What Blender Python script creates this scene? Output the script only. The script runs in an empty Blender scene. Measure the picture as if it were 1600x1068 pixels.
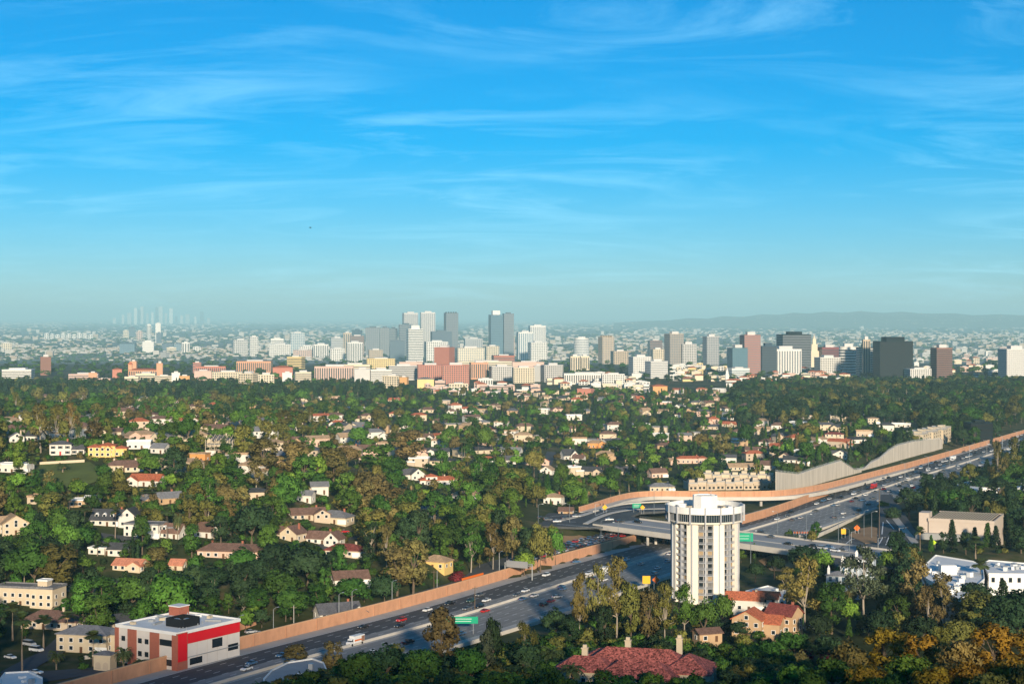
import bpy, bmesh, math, random
import numpy as np
from mathutils import Vector, Matrix
R = math.radians
random.seed(7); RNG = np.random.default_rng(11)
S = bpy.context.scene; COL = S.collection
# ------------------------------------------------------------------ camera
F, HOR, CAMZ = 2600.0, 492.0, 120.0          # focal length and horizon row in photo pixels, eye height over the valley floor
cd = bpy.data.cameras.new('camera'); cam = bpy.data.objects.new('camera', cd); COL.objects.link(cam)
cd.sensor_width = 36.0; cd.lens = 36.0 * F / 1600.0; cd.shift_y = -(534.0 - HOR) / 1600.0
cd.clip_start = 1.0; cd.clip_end = 250000.0
cam.location = (0, 0, CAMZ); cam.rotation_euler = (R(90), 0, 0); S.camera = cam
# ------------------------------------------------------------------ sun and sky
SUN_EL, SUN_AZ = 13.5, 170.5                   # azimuth clockwise from +Y
sdir = Vector((math.sin(R(SUN_AZ)) * math.cos(R(SUN_EL)), math.cos(R(SUN_AZ)) * math.cos(R(SUN_EL)), math.sin(R(SUN_EL))))
sl = bpy.data.lights.new('sun', 'SUN'); sl.energy = 4.5; sl.angle = R(3.0); sl.color = (1.0, 0.85, 0.64)
so = bpy.data.objects.new('sun', sl); COL.objects.link(so); so.rotation_euler = (-sdir).to_track_quat('-Z', 'Y').to_euler()
W = bpy.data.worlds.new('World'); S.world = W; W.use_nodes = True
wn, wl = W.node_tree.nodes, W.node_tree.links
bg = wn['Background']; bg.inputs['Strength'].default_value = 0.14
sky = wn.new('ShaderNodeTexSky'); sky.sky_type = 'NISHITA'; sky.sun_disc = False
sky.sun_elevation = R(SUN_EL); sky.sun_rotation = R(SUN_AZ); sky.altitude = 200; sky.air_density = 0.85; sky.dust_density = 0.2; sky.ozone_density = 6.0
def wnode(t, **k):
    n = wn.new(t)
    for a, v in k.items(): setattr(n, a, v)
    return n
hs = wnode('ShaderNodeHueSaturation'); hs.inputs['Hue'].default_value = 0.490; hs.inputs['Saturation'].default_value = 1.3; hs.inputs['Value'].default_value = 0.60
wl.new(sky.outputs['Color'], hs.inputs['Color'])
tint = wnode('ShaderNodeMix', data_type='RGBA', blend_type='MULTIPLY'); tint.inputs[0].default_value = 1.0
tint.inputs[7].default_value = (1.0, 1.0, 1.0, 1); wl.new(hs.outputs['Color'], tint.inputs[6])
# thin cirrus: noise on the plane of the cloud deck, stretched along the wind
tc = wnode('ShaderNodeTexCoord'); sep = wnode('ShaderNodeSeparateXYZ'); wl.new(tc.outputs['Generated'], sep.inputs[0])
def wmath(op, a, b=None, clamp=False):
    n = wnode('ShaderNodeMath', operation=op); n.use_clamp = clamp
    for i, v in enumerate((a, b)):
        if v is None: continue
        if isinstance(v, (int, float)): n.inputs[i].default_value = v
        else: wl.new(v, n.inputs[i])
    return n.outputs[0]
zc = wmath('ADD', wmath('MAXIMUM', sep.outputs['Z'], 0.0), 0.14)
cx = wmath('DIVIDE', sep.outputs['X'], zc); cy = wmath('DIVIDE', sep.outputs['Y'], zc)
cmb = wnode('ShaderNodeCombineXYZ'); wl.new(cx, cmb.inputs[0]); wl.new(cy, cmb.inputs[1])
mp = wnode('ShaderNodeMapping'); mp.inputs['Rotation'].default_value = (0, 0, R(-32)); mp.inputs['Scale'].default_value = (0.75, 1.6, 1.0); mp.inputs['Location'].default_value = (3.1, 1.7, 0)
wl.new(cmb.outputs[0], mp.inputs['Vector'])
n1 = wnode('ShaderNodeTexNoise'); n1.inputs['Scale'].default_value = 1.7; n1.inputs['Detail'].default_value = 12; n1.inputs['Roughness'].default_value = 0.66; n1.inputs['Distortion'].default_value = 1.3
wl.new(mp.outputs[0], n1.inputs['Vector'])
mp2 = wnode('ShaderNodeMapping'); mp2.inputs['Scale'].default_value = (0.6, 0.7, 1.0); mp2.inputs['Location'].default_value = (0.4, 5.2, 0); wl.new(cmb.outputs[0], mp2.inputs['Vector'])
n2 = wnode('ShaderNodeTexNoise'); n2.inputs['Scale'].default_value = 1.6; n2.inputs['Detail'].default_value = 3; wl.new(mp2.outputs[0], n2.inputs['Vector'])
cl = wmath('MULTIPLY', wmath('MULTIPLY', wmath('SUBTRACT', n1.outputs[0], 0.46, True), 3.6, True), wmath('MULTIPLY', wmath('SUBTRACT', n2.outputs[0], 0.32, True), 3.4, True))
cl = wmath('MULTIPLY', cl, 0.33, True)
cm = wnode('ShaderNodeMix', data_type='RGBA'); wl.new(cl, cm.inputs[0]); wl.new(tint.outputs[2], cm.inputs[6]); cm.inputs[7].default_value = (3.0, 5.9, 7.2, 1)
wl.new(cm.outputs[2], bg.inputs['Color'])
S.view_settings.view_transform = 'Standard'; S.view_settings.look = 'None'; S.view_settings.exposure = 0.58; S.view_settings.gamma = 1.0; S.view_settings.use_curve_mapping = False
HAZE = 5.4e-5
S.cycles.use_denoising = True; S.cycles.max_bounces = 5; S.cycles.diffuse_bounces = 3; S.cycles.glossy_bounces = 2; S.cycles.transparent_max_bounces = 8
S.cycles.volume_bounces = 0; S.cycles.sample_clamp_indirect = 6

# ------------------------------------------------------------------ materials
MATS = {}
def mat(name, col, rough=0.85, var=0.12, scale=0.4, spec=0.25, metal=0.0, rnd=0.0, stretch=None, bump=0.0, rows=None, turn=0.0):
    if name in MATS: return MATS[name]
    m = bpy.data.materials.new(name); m.use_nodes = True; n, l = m.node_tree.nodes, m.node_tree.links
    b = n['Principled BSDF']; b.inputs['Roughness'].default_value = rough; b.inputs['Specular IOR Level'].default_value = spec; b.inputs['Metallic'].default_value = metal
    t = n.new('ShaderNodeTexCoord'); src = t.outputs['Object']
    if stretch:
        mp = n.new('ShaderNodeMapping'); mp.vector_type = 'TEXTURE'; mp.inputs['Rotation'].default_value = (0,0,turn); mp.inputs['Scale'].default_value = tuple(1/q for q in stretch); l.new(src, mp.inputs[0]); src = mp.outputs[0]
    z = n.new('ShaderNodeTexNoise'); z.inputs['Scale'].default_value = scale; z.inputs['Detail'].default_value = 6; z.inputs['Roughness'].default_value = 0.65; l.new(src, z.inputs['Vector'])
    r = n.new('ShaderNodeMapRange'); r.inputs['From Min'].default_value = 0.25; r.inputs['From Max'].default_value = 0.75; r.inputs['To Min'].default_value = 1 - var; r.inputs['To Max'].default_value = 1 + var; l.new(z.outputs[0], r.inputs[0])
    f = r.outputs[0]
    if rnd:
        oi = n.new('ShaderNodeObjectInfo'); q = n.new('ShaderNodeMapRange'); q.inputs['To Min'].default_value = 1 - rnd; q.inputs['To Max'].default_value = 1 + rnd; l.new(oi.outputs['Random'], q.inputs[0])
        k = n.new('ShaderNodeMath'); k.operation = 'MULTIPLY'; l.new(f, k.inputs[0]); l.new(q.outputs[0], k.inputs[1]); f = k.outputs[0]
    v = n.new('ShaderNodeVectorMath'); v.operation = 'SCALE'; v.inputs[0].default_value = col[:3]; l.new(f, v.inputs['Scale'])
    out = v.outputs[0]
    if rows:      # (cell width, course height, speckle): tile or shingle courses as colour speckle
        br = n.new('ShaderNodeTexVoronoi'); br.inputs['Scale'].default_value = rows[0]; l.new(t.outputs['Object'], br.inputs['Vector'])
        hh = n.new('ShaderNodeHueSaturation'); mr = n.new('ShaderNodeMapRange'); mr.inputs['To Min'].default_value = 1 - rows[1]; mr.inputs['To Max'].default_value = 1 + rows[1]
        sx = n.new('ShaderNodeSeparateColor'); l.new(br.outputs['Color'], sx.inputs[0]); l.new(sx.outputs[0], mr.inputs[0]); l.new(mr.outputs[0], hh.inputs['Value']); l.new(out, hh.inputs['Color']); out = hh.outputs[0]
    l.new(out, b.inputs['Base Color'])
    if bump:
        bm_ = n.new('ShaderNodeBump'); bm_.inputs['Strength'].default_value = bump; bm_.inputs['Distance'].default_value = 0.2; l.new(z.outputs[0], bm_.inputs['Height']); l.new(bm_.outputs[0], b.inputs['Normal'])
    MATS[name] = m; return m
def leafmat(name, col, rnd=0.35, hue=0.018):
    m = bpy.data.materials.new(name); m.use_nodes = True; n, l = m.node_tree.nodes, m.node_tree.links
    b = n['Principled BSDF']; b.inputs['Roughness'].default_value = 0.7; b.inputs['Specular IOR Level'].default_value = 0.15
    t = n.new('ShaderNodeTexCoord'); z = n.new('ShaderNodeTexNoise'); z.inputs['Scale'].default_value = 0.55; z.inputs['Detail'].default_value = 5; z.inputs['Roughness'].default_value = 0.7; l.new(t.outputs['Object'], z.inputs['Vector'])
    r = n.new('ShaderNodeMapRange'); r.inputs['From Min'].default_value = 0.3; r.inputs['From Max'].default_value = 0.7; r.inputs['To Min'].default_value = 0.5; r.inputs['To Max'].default_value = 1.65; l.new(z.outputs[0], r.inputs[0])
    oi = n.new('ShaderNodeObjectInfo'); q = n.new('ShaderNodeMapRange'); q.inputs['To Min'].default_value = 1 - rnd; q.inputs['To Max'].default_value = 1 + rnd; l.new(oi.outputs['Random'], q.inputs[0])
    k = n.new('ShaderNodeMath'); k.operation = 'MULTIPLY'; l.new(r.outputs[0], k.inputs[0]); l.new(q.outputs[0], k.inputs[1])
    q2 = n.new('ShaderNodeMapRange'); q2.inputs['To Min'].default_value = 0.5 - hue; q2.inputs['To Max'].default_value = 0.5 + hue
    fr = n.new('ShaderNodeMath'); fr.operation = 'MULTIPLY'; fr.inputs[1].default_value = 7.31; l.new(oi.outputs['Random'], fr.inputs[0]); fc = n.new('ShaderNodeMath'); fc.operation = 'FRACT'; l.new(fr.outputs[0], fc.inputs[0]); l.new(fc.outputs[0], q2.inputs[0])
    h = n.new('ShaderNodeHueSaturation'); h.inputs['Color'].default_value = (*col, 1); l.new(q2.outputs[0], h.inputs['Hue']); l.new(k.outputs[0], h.inputs['Value'])
    l.new(h.outputs[0], b.inputs['Base Color'])
    tr = n.new('ShaderNodeBsdfTranslucent'); l.new(h.outputs[0], tr.inputs['Color']); mx = n.new('ShaderNodeMixShader'); mx.inputs[0].default_value = 0.22
    l.new(b.outputs[0], mx.inputs[1]); l.new(tr.outputs[0], mx.inputs[2]); l.new(mx.outputs[0], n['Material Output'].inputs['Surface'])
    MATS[name] = m; return m
def C3(c): return tuple(c[:3])
# ------------------------------------------------------------------ geometry helpers
def U(px, py, z=0.0):
    Y = F * (CAMZ - z) / (py - HOR); return ((px - 800.0) * Y / F, Y)
def proj(x, y, z): return (800 + F * x / y, HOR + F * (CAMZ - z) / y)
class MB:
    def __init__(s): s.v = []; s.f = []; s.m = []
    def add(s, vs, fs, mi=0):
        o = len(s.v); s.v += [tuple(p) for p in vs]; s.f += [tuple(o + i for i in f) for f in fs]; s.m += [mi] * len(fs); return s
    def box(s, x0, x1, y0, y1, z0, z1, mi=0):
        return s.add([(x0,y0,z0),(x1,y0,z0),(x1,y1,z0),(x0,y1,z0),(x0,y0,z1),(x1,y0,z1),(x1,y1,z1),(x0,y1,z1)], [(3,2,1,0),(4,5,6,7),(0,1,5,4),(1,2,6,5),(2,3,7,6),(3,0,4,7)], mi)
    def prism(s, poly, z0, z1, mi=0):          # poly counter-clockwise in xy
        n = len(poly); return s.add([(x,y,z0) for x,y in poly] + [(x,y,z1) for x,y in poly], [tuple(range(n-1,-1,-1)), tuple(range(n, 2*n))] + [(i,(i+1)%n,n+(i+1)%n,n+i) for i in range(n)], mi)
    def extr(s, prof, a0, a1, axis='x', mi=0):   # profile (u,z), counter-clockwise seen from the + end, swept along x or y
        n = len(prof); P = (lambda a,u,z: (a,u,z)) if axis == 'x' else (lambda a,u,z: (-u if False else u, a, z))
        return s.add([P(a0,u,z) for u,z in prof] + [P(a1,u,z) for u,z in prof], [tuple(range(n-1,-1,-1)), tuple(range(n,2*n))] + [(i,(i+1)%n,n+(i+1)%n,n+i) for i in range(n)], mi)
    def tube(s, pts, rads, seg=6, mi=0):
        rings = []
        for i, p in enumerate(pts):
            p = Vector(p); a = Vector(pts[max(i-1,0)]); b = Vector(pts[min(i+1,len(pts)-1)]); d = (b - a).normalized()
            q = d.to_track_quat('Z', 'Y'); rings.append([p + q @ Vector((rads[i]*math.cos(2*math.pi*k/seg), rads[i]*math.sin(2*math.pi*k/seg), 0)) for k in range(seg)])
        fs = [(i*seg+k, i*seg+(k+1)%seg, (i+1)*seg+(k+1)%seg, (i+1)*seg+k) for i in range(len(pts)-1) for k in range(seg)]
        fs += [tuple(range(seg-1,-1,-1)), tuple((len(pts)-1)*seg+k for k in range(seg))]
        return s.add([v for r in rings for v in r], fs, mi)
    def lathe(s, prof, seg=32, mi=0, a0=0.0, cap=True):
        n = len(prof); vs = [(r*math.sin(a0+2*math.pi*k/seg), -r*math.cos(a0+2*math.pi*k/seg), z) for r, z in prof for k in range(seg)]
        fs = [(i*seg+k, i*seg+(k+1)%seg, (i+1)*seg+(k+1)%seg, (i+1)*seg+k) for i in range(n-1) for k in range(seg)]
        if cap: fs += [tuple(range(seg-1,-1,-1)), tuple((n-1)*seg+k for k in range(seg))]
        return s.add(vs, fs, mi)
    def mesh(s, name):
        me = bpy.data.meshes.new(name); me.from_pydata(s.v, [], s.f); 
        if any(s.m): me.polygons.foreach_set('material_index', s.m)
        me.update(); return me
    def build(s, name, mats, parent=None, loc=(0,0,0), rz=0.0, smooth=False):
        return obj(name, s.mesh(name), mats, parent, loc, rz, smooth)
def obj(name, me, mats, parent=None, loc=(0,0,0), rz=0.0, smooth=False):
    o = bpy.data.objects.new(name, me)
    if mats is not None and not len(me.materials):
        for m in (mats if isinstance(mats, (list, tuple)) else [mats]): me.materials.append(m)
    if smooth: me.polygons.foreach_set('use_smooth', [True]*len(me.polygons))
    COL.objects.link(o); o.parent = parent; o.location = loc; o.rotation_euler = (0,0,rz); return o
def empty(name, loc, rz=0.0):
    o = bpy.data.objects.new(name, None); o.empty_display_size = 1; COL.objects.link(o); o.location = loc; o.rotation_euler = (0,0,rz); return o
def structure(o): o['kind'] = 'structure'; return o
PENDING = []     # (object, base phrase, px, py): label is completed at the end so that it singles the thing out
LANDMARKS = []   # (short phrase, px, py, object)
def tag(o, label, cat, group=None, px=None, py=None, mark=None):
    o['label'] = label; o['category'] = cat
    if group: o['group'] = group
    if px is None: px, py = proj(o.location.x, max(o.location.y, 50), o.location.z)
    PENDING.append((o, label, px, py))
    if mark: LANDMARKS.append((mark, px, py, o))
    return o
def ccopy(o, parent=None):
    c = o.copy(); COL.objects.link(c); c.parent = parent; return c
def copy_tree(o, parent=None):
    c = ccopy(o, parent)
    for ch in list(o.children): copy_tree(ch, c)
    return c
# ------------------------------------------------------------------ freeway line and terrain
WALLP = np.array([(-260,313),(-190,437),(-126.7,549),(-93,606),(-42,686),(10,782),(62,871),(124,974),(205,1122),(258,1218),(371,1420),(525,1708),(720,2070),(905,2420)], float)
def resample(P, step):
    out = []
    for i in range(len(P)-1):
        p0 = P[max(i-1,0)]; p1 = P[i]; p2 = P[i+1]; p3 = P[min(i+2,len(P)-1)]
        n = max(2, int(np.linalg.norm(p2-p1)/step))
        for t in np.arange(n)/n:
            out.append(0.5*((2*p1)+(-p0+p2)*t+(2*p0-5*p1+4*p2-p3)*t*t+(-p0+3*p1-3*p2+p3)*t**3))
    out.append(P[-1]); return np.array(out)
FW = resample(WALLP, 10.0)
for _ in range(12): FW[1:-1] = 0.5*FW[1:-1] + 0.25*(FW[:-2]+FW[2:])
FT = np.gradient(FW, axis=0); FT /= np.linalg.norm(FT, axis=1)[:,None]; FN = np.stack([FT[:,1], -FT[:,0]], 1)   # right-hand normal
FS = np.concatenate([[0], np.cumsum(np.linalg.norm(np.diff(FW, axis=0), axis=1))])
def fwp(s, d):
    x = np.interp(s, FS, FW[:,0]); y = np.interp(s, FS, FW[:,1]); nx = np.interp(s, FS, FN[:,0]); ny = np.interp(s, FS, FN[:,1]); return x+nx*d, y+ny*d
def fwh(s): return math.atan2(np.interp(s, FS, FT[:,1]), np.interp(s, FS, FT[:,0]))
def fsd(X, Y):      # arc length and signed offset (right +) from the wall line
    X = np.atleast_1d(np.asarray(X, float)); Y = np.atleast_1d(np.asarray(Y, float)); s = np.empty(X.shape); d = np.empty(X.shape)
    xf, yf = X.ravel(), Y.ravel(); sf, df = s.ravel(), d.ravel()
    for a in range(0, len(xf), 4000):
        b = slice(a, a+4000); dx = xf[b][:,None]-FW[None,:,0]; dy = yf[b][:,None]-FW[None,:,1]; k = np.argmin(dx*dx+dy*dy, 1); r = np.arange(len(k))
        sf[b] = FS[k] + dx[r,k]*FT[k,0]+dy[r,k]*FT[k,1]; df[b] = dx[r,k]*FN[k,0]+dy[r,k]*FN[k,1]
    return sf.reshape(X.shape), df.reshape(X.shape)
def sst(a, b, x): t = np.clip((x-a)/(b-a), 0, 1); return t*t*(3-2*t)
# unseen ridge behind the viewpoint, heights shaped to shade the valley floor this far
TE = math.tan(R(SUN_EL)); RY = -300.0; rx, rz_ = [], []
for X_, Yb in ((-500,605),(-60,600),(60,585),(150,560),(190,550),(208,535),(228,490),(248,450),(300,430),(900,430)): rx.append(X_); rz_.append((Yb-RY)/-math.cos(R(SUN_AZ))*TE)
PLATEAU = [(-20,938,16,44,7),(5,925,18,48,7),(28,914,18,44,7),(46,908,16,40,7),(38,962,14,34,6.6),(52,1002,12,32,6.4),
           (172,792,20,46,7),(182,820,26,52,7),(205,850,24,60,7),(228,900,22,60,6),(262,965,20,60,4),(215,800,24,60,7.5)]
def farz(Y): return float(-90*sst(3300, 8000, np.float64(Y)))
def UF(px, py):        # valley floor and the lower basin beyond
    Y = F*CAMZ/(py-HOR)
    for _ in range(30): Y = 0.5*Y + 0.5*F*(CAMZ-farz(Y))/(py-HOR)
    return ((px-800)*Y/F, Y)
def vnoise(X, Y, s, seed=0):
    x = X/s + seed*13.7; y = Y/s + seed*7.3
    return (np.sin(x*1.3+1.7*np.sin(y*0.9+seed)) + np.sin(y*1.7+1.3*np.sin(x*1.1+2*seed)) + 0.6*np.sin((x+y)*2.3+seed) + 0.5*np.sin((x-y)*3.1))/3.1
FZS = [float(fsd(*U(*q))[0][0]) for q in ((770,915),(850,893),(1030,845),(1130,815))]
def frontz(s): return 2.4*sst(FZS[0],FZS[1],s)*(1-sst(FZS[2],FZS[3],s))      # the frontage road climbs behind its wall
def hgt(X, Y, raw=False):
    X = np.asarray(X, float); Y = np.asarray(Y, float); X, Y = np.broadcast_arrays(X, Y)
    zn = np.interp(Y, [-900,-500,-300,-160,-30,2,10,60,150,250,330,400,470,530,590], [150,200,0,150,119,118,115,99,74,50,36,26,12,4,0])
    ridge = np.interp(X, rx, rz_) ; w = np.interp(Y, [-900,-500,-300,-160,-30], [0.75,0.9,1,0.62,0]); zn = np.where(Y < -30, np.maximum(118*(1-w)+ridge*w, 0), zn)
    u = 800 + F*X/np.maximum(Y, 60)
    prof = np.interp(Y, [590,660,720,800,870,950,1100,1500,2000,2700], [0,3,12,27,39,47,42,27,11,0])
    m = np.interp(u, [-800,350,520,700,900,1050], [1,1,0.62,0.34,0.1,0])
    z = np.maximum(zn, 0) + prof*m
    z = z + (1-sst(2600,4000,Y))*sst(700,1100,Y)*vnoise(X,Y,120,1)*3.0*np.interp(u,[0,1300,1600],[1,0.8,0.5])
    rt = sst(1150,1330,u)*sst(1000,1200,Y)*(1-sst(2000,2600,Y))
    z = z - 90*sst(3300, 8000, Y)
    if raw: return z
    p = np.zeros_like(z)
    for (x, y, r0, r1, h) in PLATEAU: p = np.maximum(p, h*(1-sst(r0, r1, np.hypot(X-x, Y-y))))
    near = (Y > 480) & (Y < 2500); 
    if near.any():
        s, d = fsd(X[near], Y[near]); k = np.maximum(sst(-17,-30,d)*0+ (1-sst(-33,-17,d)), sst(64,82,d)); fz = frontz(s); wd = fz/2.4*8; k = np.where(d < 24, 1-sst(-33-wd,-17-wd,d), sst(64,82,d)); low = np.where(d < -0.4, fz, 0.0)-0.35
        zz = z[near]; pp = p[near]
        # the terrace behind the great retaining wall stands above the freeway
        terr = 11*sst(1195,1240,800+F*X[near]/Y[near])*(1-sst(1560,1900,Y[near]))*sst(-22,-60,d)*sst(1120,1190,Y[near])
        z = z.copy(); z[near] = np.maximum(np.maximum(zz, pp), terr)*k + low*(1-k)
    return z
_TX, _TY = np.arange(-720, 1040, 4.0), np.arange(300, 3600, 4.0); _TZ = hgt(*np.meshgrid(_TX, _TY))
def hlook(X, Y):     # table look-up of the same terrain
    X = np.asarray(X, float); Y = np.asarray(Y, float); fx = np.clip((X-_TX[0])/4, 0, len(_TX)-1.001); fy = np.clip((Y-_TY[0])/4, 0, len(_TY)-1.001); i = fx.astype(int); j = fy.astype(int); a = fx-i; b = fy-j
    z = _TZ[j,i]*(1-a)*(1-b)+_TZ[j,i+1]*a*(1-b)+_TZ[j+1,i]*(1-a)*b+_TZ[j+1,i+1]*a*b; return np.where(Y > 3595, 0.0, z)
def ground_z(x, y): return float(hlook(np.array([x]), np.array([y]))[0])
_YS = np.concatenate([np.arange(300, 1400, 3.0), np.arange(1400, 3600, 8.0), np.geomspace(3600, 90000, 400)])
def G(px, py):       # where the sight line through a photo pixel meets the terrain
    zr = CAMZ - (py-HOR)/F*_YS; zt = hlook((px-800)/F*_YS, _YS); k = np.nonzero(zr <= zt)[0]
    if not len(k): return ((px-800)*25.0, 65000.0, 0.0)
    k = k[0]
    if k == 0: Y = _YS[0]
    else:
        a, b = zr[k-1]-zt[k-1], zt[k]-zr[k]; Y = _YS[k-1] + (_YS[k]-_YS[k-1])*a/max(a+b, 1e-9)
    x = (px-800)/F*Y; return (x, Y, ground_z(x, Y))
# ------------------------------------------------------------------ palette
M = lambda k: MATS[k]
mat('concrete', (0.42,0.39,0.35), 0.9, 0.14, 0.25); mat('pale_concrete', (0.55,0.51,0.45), 0.9, 0.12, 0.12); mat('shoulder', (0.40,0.385,0.36), 0.9, 0.16, 0.08)
mat('asphalt', (0.078,0.077,0.076), 0.85, 0.3, 1.0, stretch=(0.012,0.5,1), turn=R(60.5)); mat('lane_concrete', (0.245,0.235,0.22), 0.88, 0.32, 1.0, stretch=(0.010,0.55,1), turn=R(60.5)); mat('street', (0.075,0.078,0.08), 0.88, 0.25, 0.08)
mat('paint_white', (0.72,0.72,0.70), 0.8, 0.15, 0.5); mat('terracotta_wall', (0.52,0.27,0.155), 0.92, 0.2, 0.3, stretch=(1,1,0.5)); mat('wall_cap', (0.60,0.36,0.20), 0.9, 0.08)
mat('streaked_concrete', (0.50,0.45,0.38), 0.92, 0.3, 0.35, stretch=(1,1,0.06)); mat('dirt', (0.33,0.20,0.10), 0.95, 0.25, 0.08, bump=0.3); mat('rail_metal', (0.20,0.23,0.25), 0.5, 0.05, metal=0.4)
mat('steel', (0.42,0.44,0.45), 0.45, 0.05, metal=0.5); mat('dark_glass', (0.015,0.022,0.028), 0.12, 0.05, spec=0.6); mat('blue_glass', (0.05,0.10,0.15), 0.12, 0.1, spec=0.7)
mat('orange_paint', (0.75,0.16,0.02), 0.6, 0.05); mat('sign_green', (0.0,0.30,0.16), 0.6, 0.05); mat('sign_yellow', (0.80,0.42,0.02), 0.6, 0.05); mat('black_paint', (0.012,0.012,0.013), 0.6, 0.05)
mat('white_paint', (0.80,0.79,0.76), 0.7, 0.05, 0.6); mat('white_roof', (0.72,0.72,0.71), 0.85, 0.10, 0.2); mat('lawn', (0.10,0.13,0.03), 0.95, 0.35, 0.08); mat('fresh_lawn', (0.05,0.13,0.02), 0.95, 0.2, 0.1)
# ground: dry soil and grass, going over to paved blocks far out in the basin
gm = bpy.data.materials.new('ground_cover'); gm.use_nodes = True; n, l = gm.node_tree.nodes, gm.node_tree.links; b = n['Principled BSDF']; b.inputs['Roughness'].default_value = 0.95; b.inputs['Specular IOR Level'].default_value = 0.1
t = n.new('ShaderNodeTexCoord'); z1 = n.new('ShaderNodeTexNoise'); z1.inputs['Scale'].default_value = 0.012; z1.inputs['Detail'].default_value = 8; z2 = n.new('ShaderNodeTexNoise'); z2.inputs['Scale'].default_value = 0.11; z2.inputs['Detail'].default_value = 6
l.new(t.outputs['Object'], z1.inputs['Vector']); l.new(t.outputs['Object'], z2.inputs['Vector'])
rp = n.new('ShaderNodeValToRGB'); e = rp.color_ramp.elements; e[0].position = 0.36; e[0].color = (0.022,0.036,0.012,1); e[1].position = 0.68; e[1].color = (0.17,0.12,0.065,1); q = rp.color_ramp.elements.new(0.52); q.color = (0.06,0.07,0.024,1)
ad = n.new('ShaderNodeMath'); ad.operation = 'MULTIPLY_ADD'; ad.inputs[1].default_value = 0.45; l.new(z2.outputs[0], ad.inputs[0]); ml = n.new('ShaderNodeMath'); ml.operation = 'MULTIPLY'; ml.inputs[1].default_value = 0.55; l.new(z1.outputs[0], ml.inputs[0]); l.new(ml.outputs[0], ad.inputs[2]); l.new(ad.outputs[0], rp.inputs[0])
vz = n.new('ShaderNodeTexVoronoi'); vz.inputs['Scale'].default_value = 0.006; l.new(t.outputs['Object'], vz.inputs['Vector'])
r2 = n.new('ShaderNodeValToRGB'); e = r2.color_ramp.elements; e[0].color = (0.07,0.09,0.075,1); e[1].color = (0.24,0.23,0.20,1); sc_ = n.new('ShaderNodeSeparateColor'); l.new(vz.outputs['Color'], sc_.inputs[0]); l.new(sc_.outputs[0], r2.inputs[0])
sp = n.new('ShaderNodeSeparateXYZ'); l.new(t.outputs['Object'], sp.inputs[0]); mr = n.new('ShaderNodeMapRange'); mr.inputs['From Min'].default_value = 3000; mr.inputs['From Max'].default_value = 6000; l.new(sp.outputs['Y'], mr.inputs[0])
mx = n.new('ShaderNodeMix'); mx.data_type = 'RGBA'; l.new(mr.outputs[0], mx.inputs[0]); l.new(rp.outputs[0], mx.inputs[6]); l.new(r2.outputs[0], mx.inputs[7]); l.new(mx.outputs[2], b.inputs['Base Color']); MATS['ground_cover'] = gm
# ------------------------------------------------------------------ ground sheet
xs = np.concatenate([-np.geomspace(90000, 560, 38), np.arange(-540, 700, 7.0), np.geomspace(720, 90000, 38)])
ys = np.concatenate([np.linspace(-2500,-900,6), np.arange(-860, 480, 24.0), np.arange(482, 1450, 6.0), np.arange(1456, 2800, 16.0), np.geomspace(2820, 90000, 70)])
GX, GY = np.meshgrid(xs, ys); GZ = hgt(GX, GY)
vv = np.stack([GX, GY, GZ], -1).reshape(-1, 3); nx_, ny_ = len(xs), len(ys)
ii = (np.arange(ny_-1)[:,None]*nx_ + np.arange(nx_-1)[None,:]).ravel(); ff = np.stack([ii, ii+1, ii+nx_+1, ii+nx_], 1)
me = bpy.data.meshes.new('ground'); me.from_pydata(vv.tolist(), [], ff.tolist()); structure(obj('ground', me, M('ground_cover'), smooth=True))
# far hills on the right of the basin
def hills(name, rows, Y0, depth, seed):
    us = np.linspace(rows[0][0], rows[-1][0], 160); tops = np.interp(us, [r[0] for r in rows], [r[1] for r in rows]); K = 14; V = []
    for j in range(K+1):
        t = j/K; Y = Y0 + depth*t; prof = math.sin(math.pi*min(t*1.02, 1))**0.8
        X = (us-800)/F*Y; zt = CAMZ - (tops-HOR)/F*(Y0+depth*0.5); nz = vnoise(X, np.full_like(X, Y), 1500, seed)*0.16 + vnoise(X, np.full_like(X, Y), 420, seed+1)*0.10
        V += [(float(x), Y, float(max(-94, z))) for x, z in zip(X, -92+(zt+92)*prof*(1+nz*.6))]
    n_ = len(us); fs = [(j*n_+i, j*n_+i+1, (j+1)*n_+i+1, (j+1)*n_+i) for j in range(K) for i in range(n_-1)]
    me = bpy.data.meshes.new(name); me.from_pydata(V, [], fs); structure(obj(name, me, mat('hillside', (0.09,0.095,0.06), 0.95, 0.5, 0.004), smooth=True))
hills('hills', [(960,504),(1000,501),(1040,500),(1075,497),(1105,498),(1130,494),(1160,495),(1190,491.5),(1215,493),(1240,490),(1265,491.5),(1290,488.5),(1320,489.5),(1345,486.5),(1380,488.5),(1410,487.5),(1450,490),(1490,489),(1520,491.5),(1560,490),(1600,492),(1640,490.5),(1720,494),(1850,505)], 27000, 8000, 3)
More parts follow.
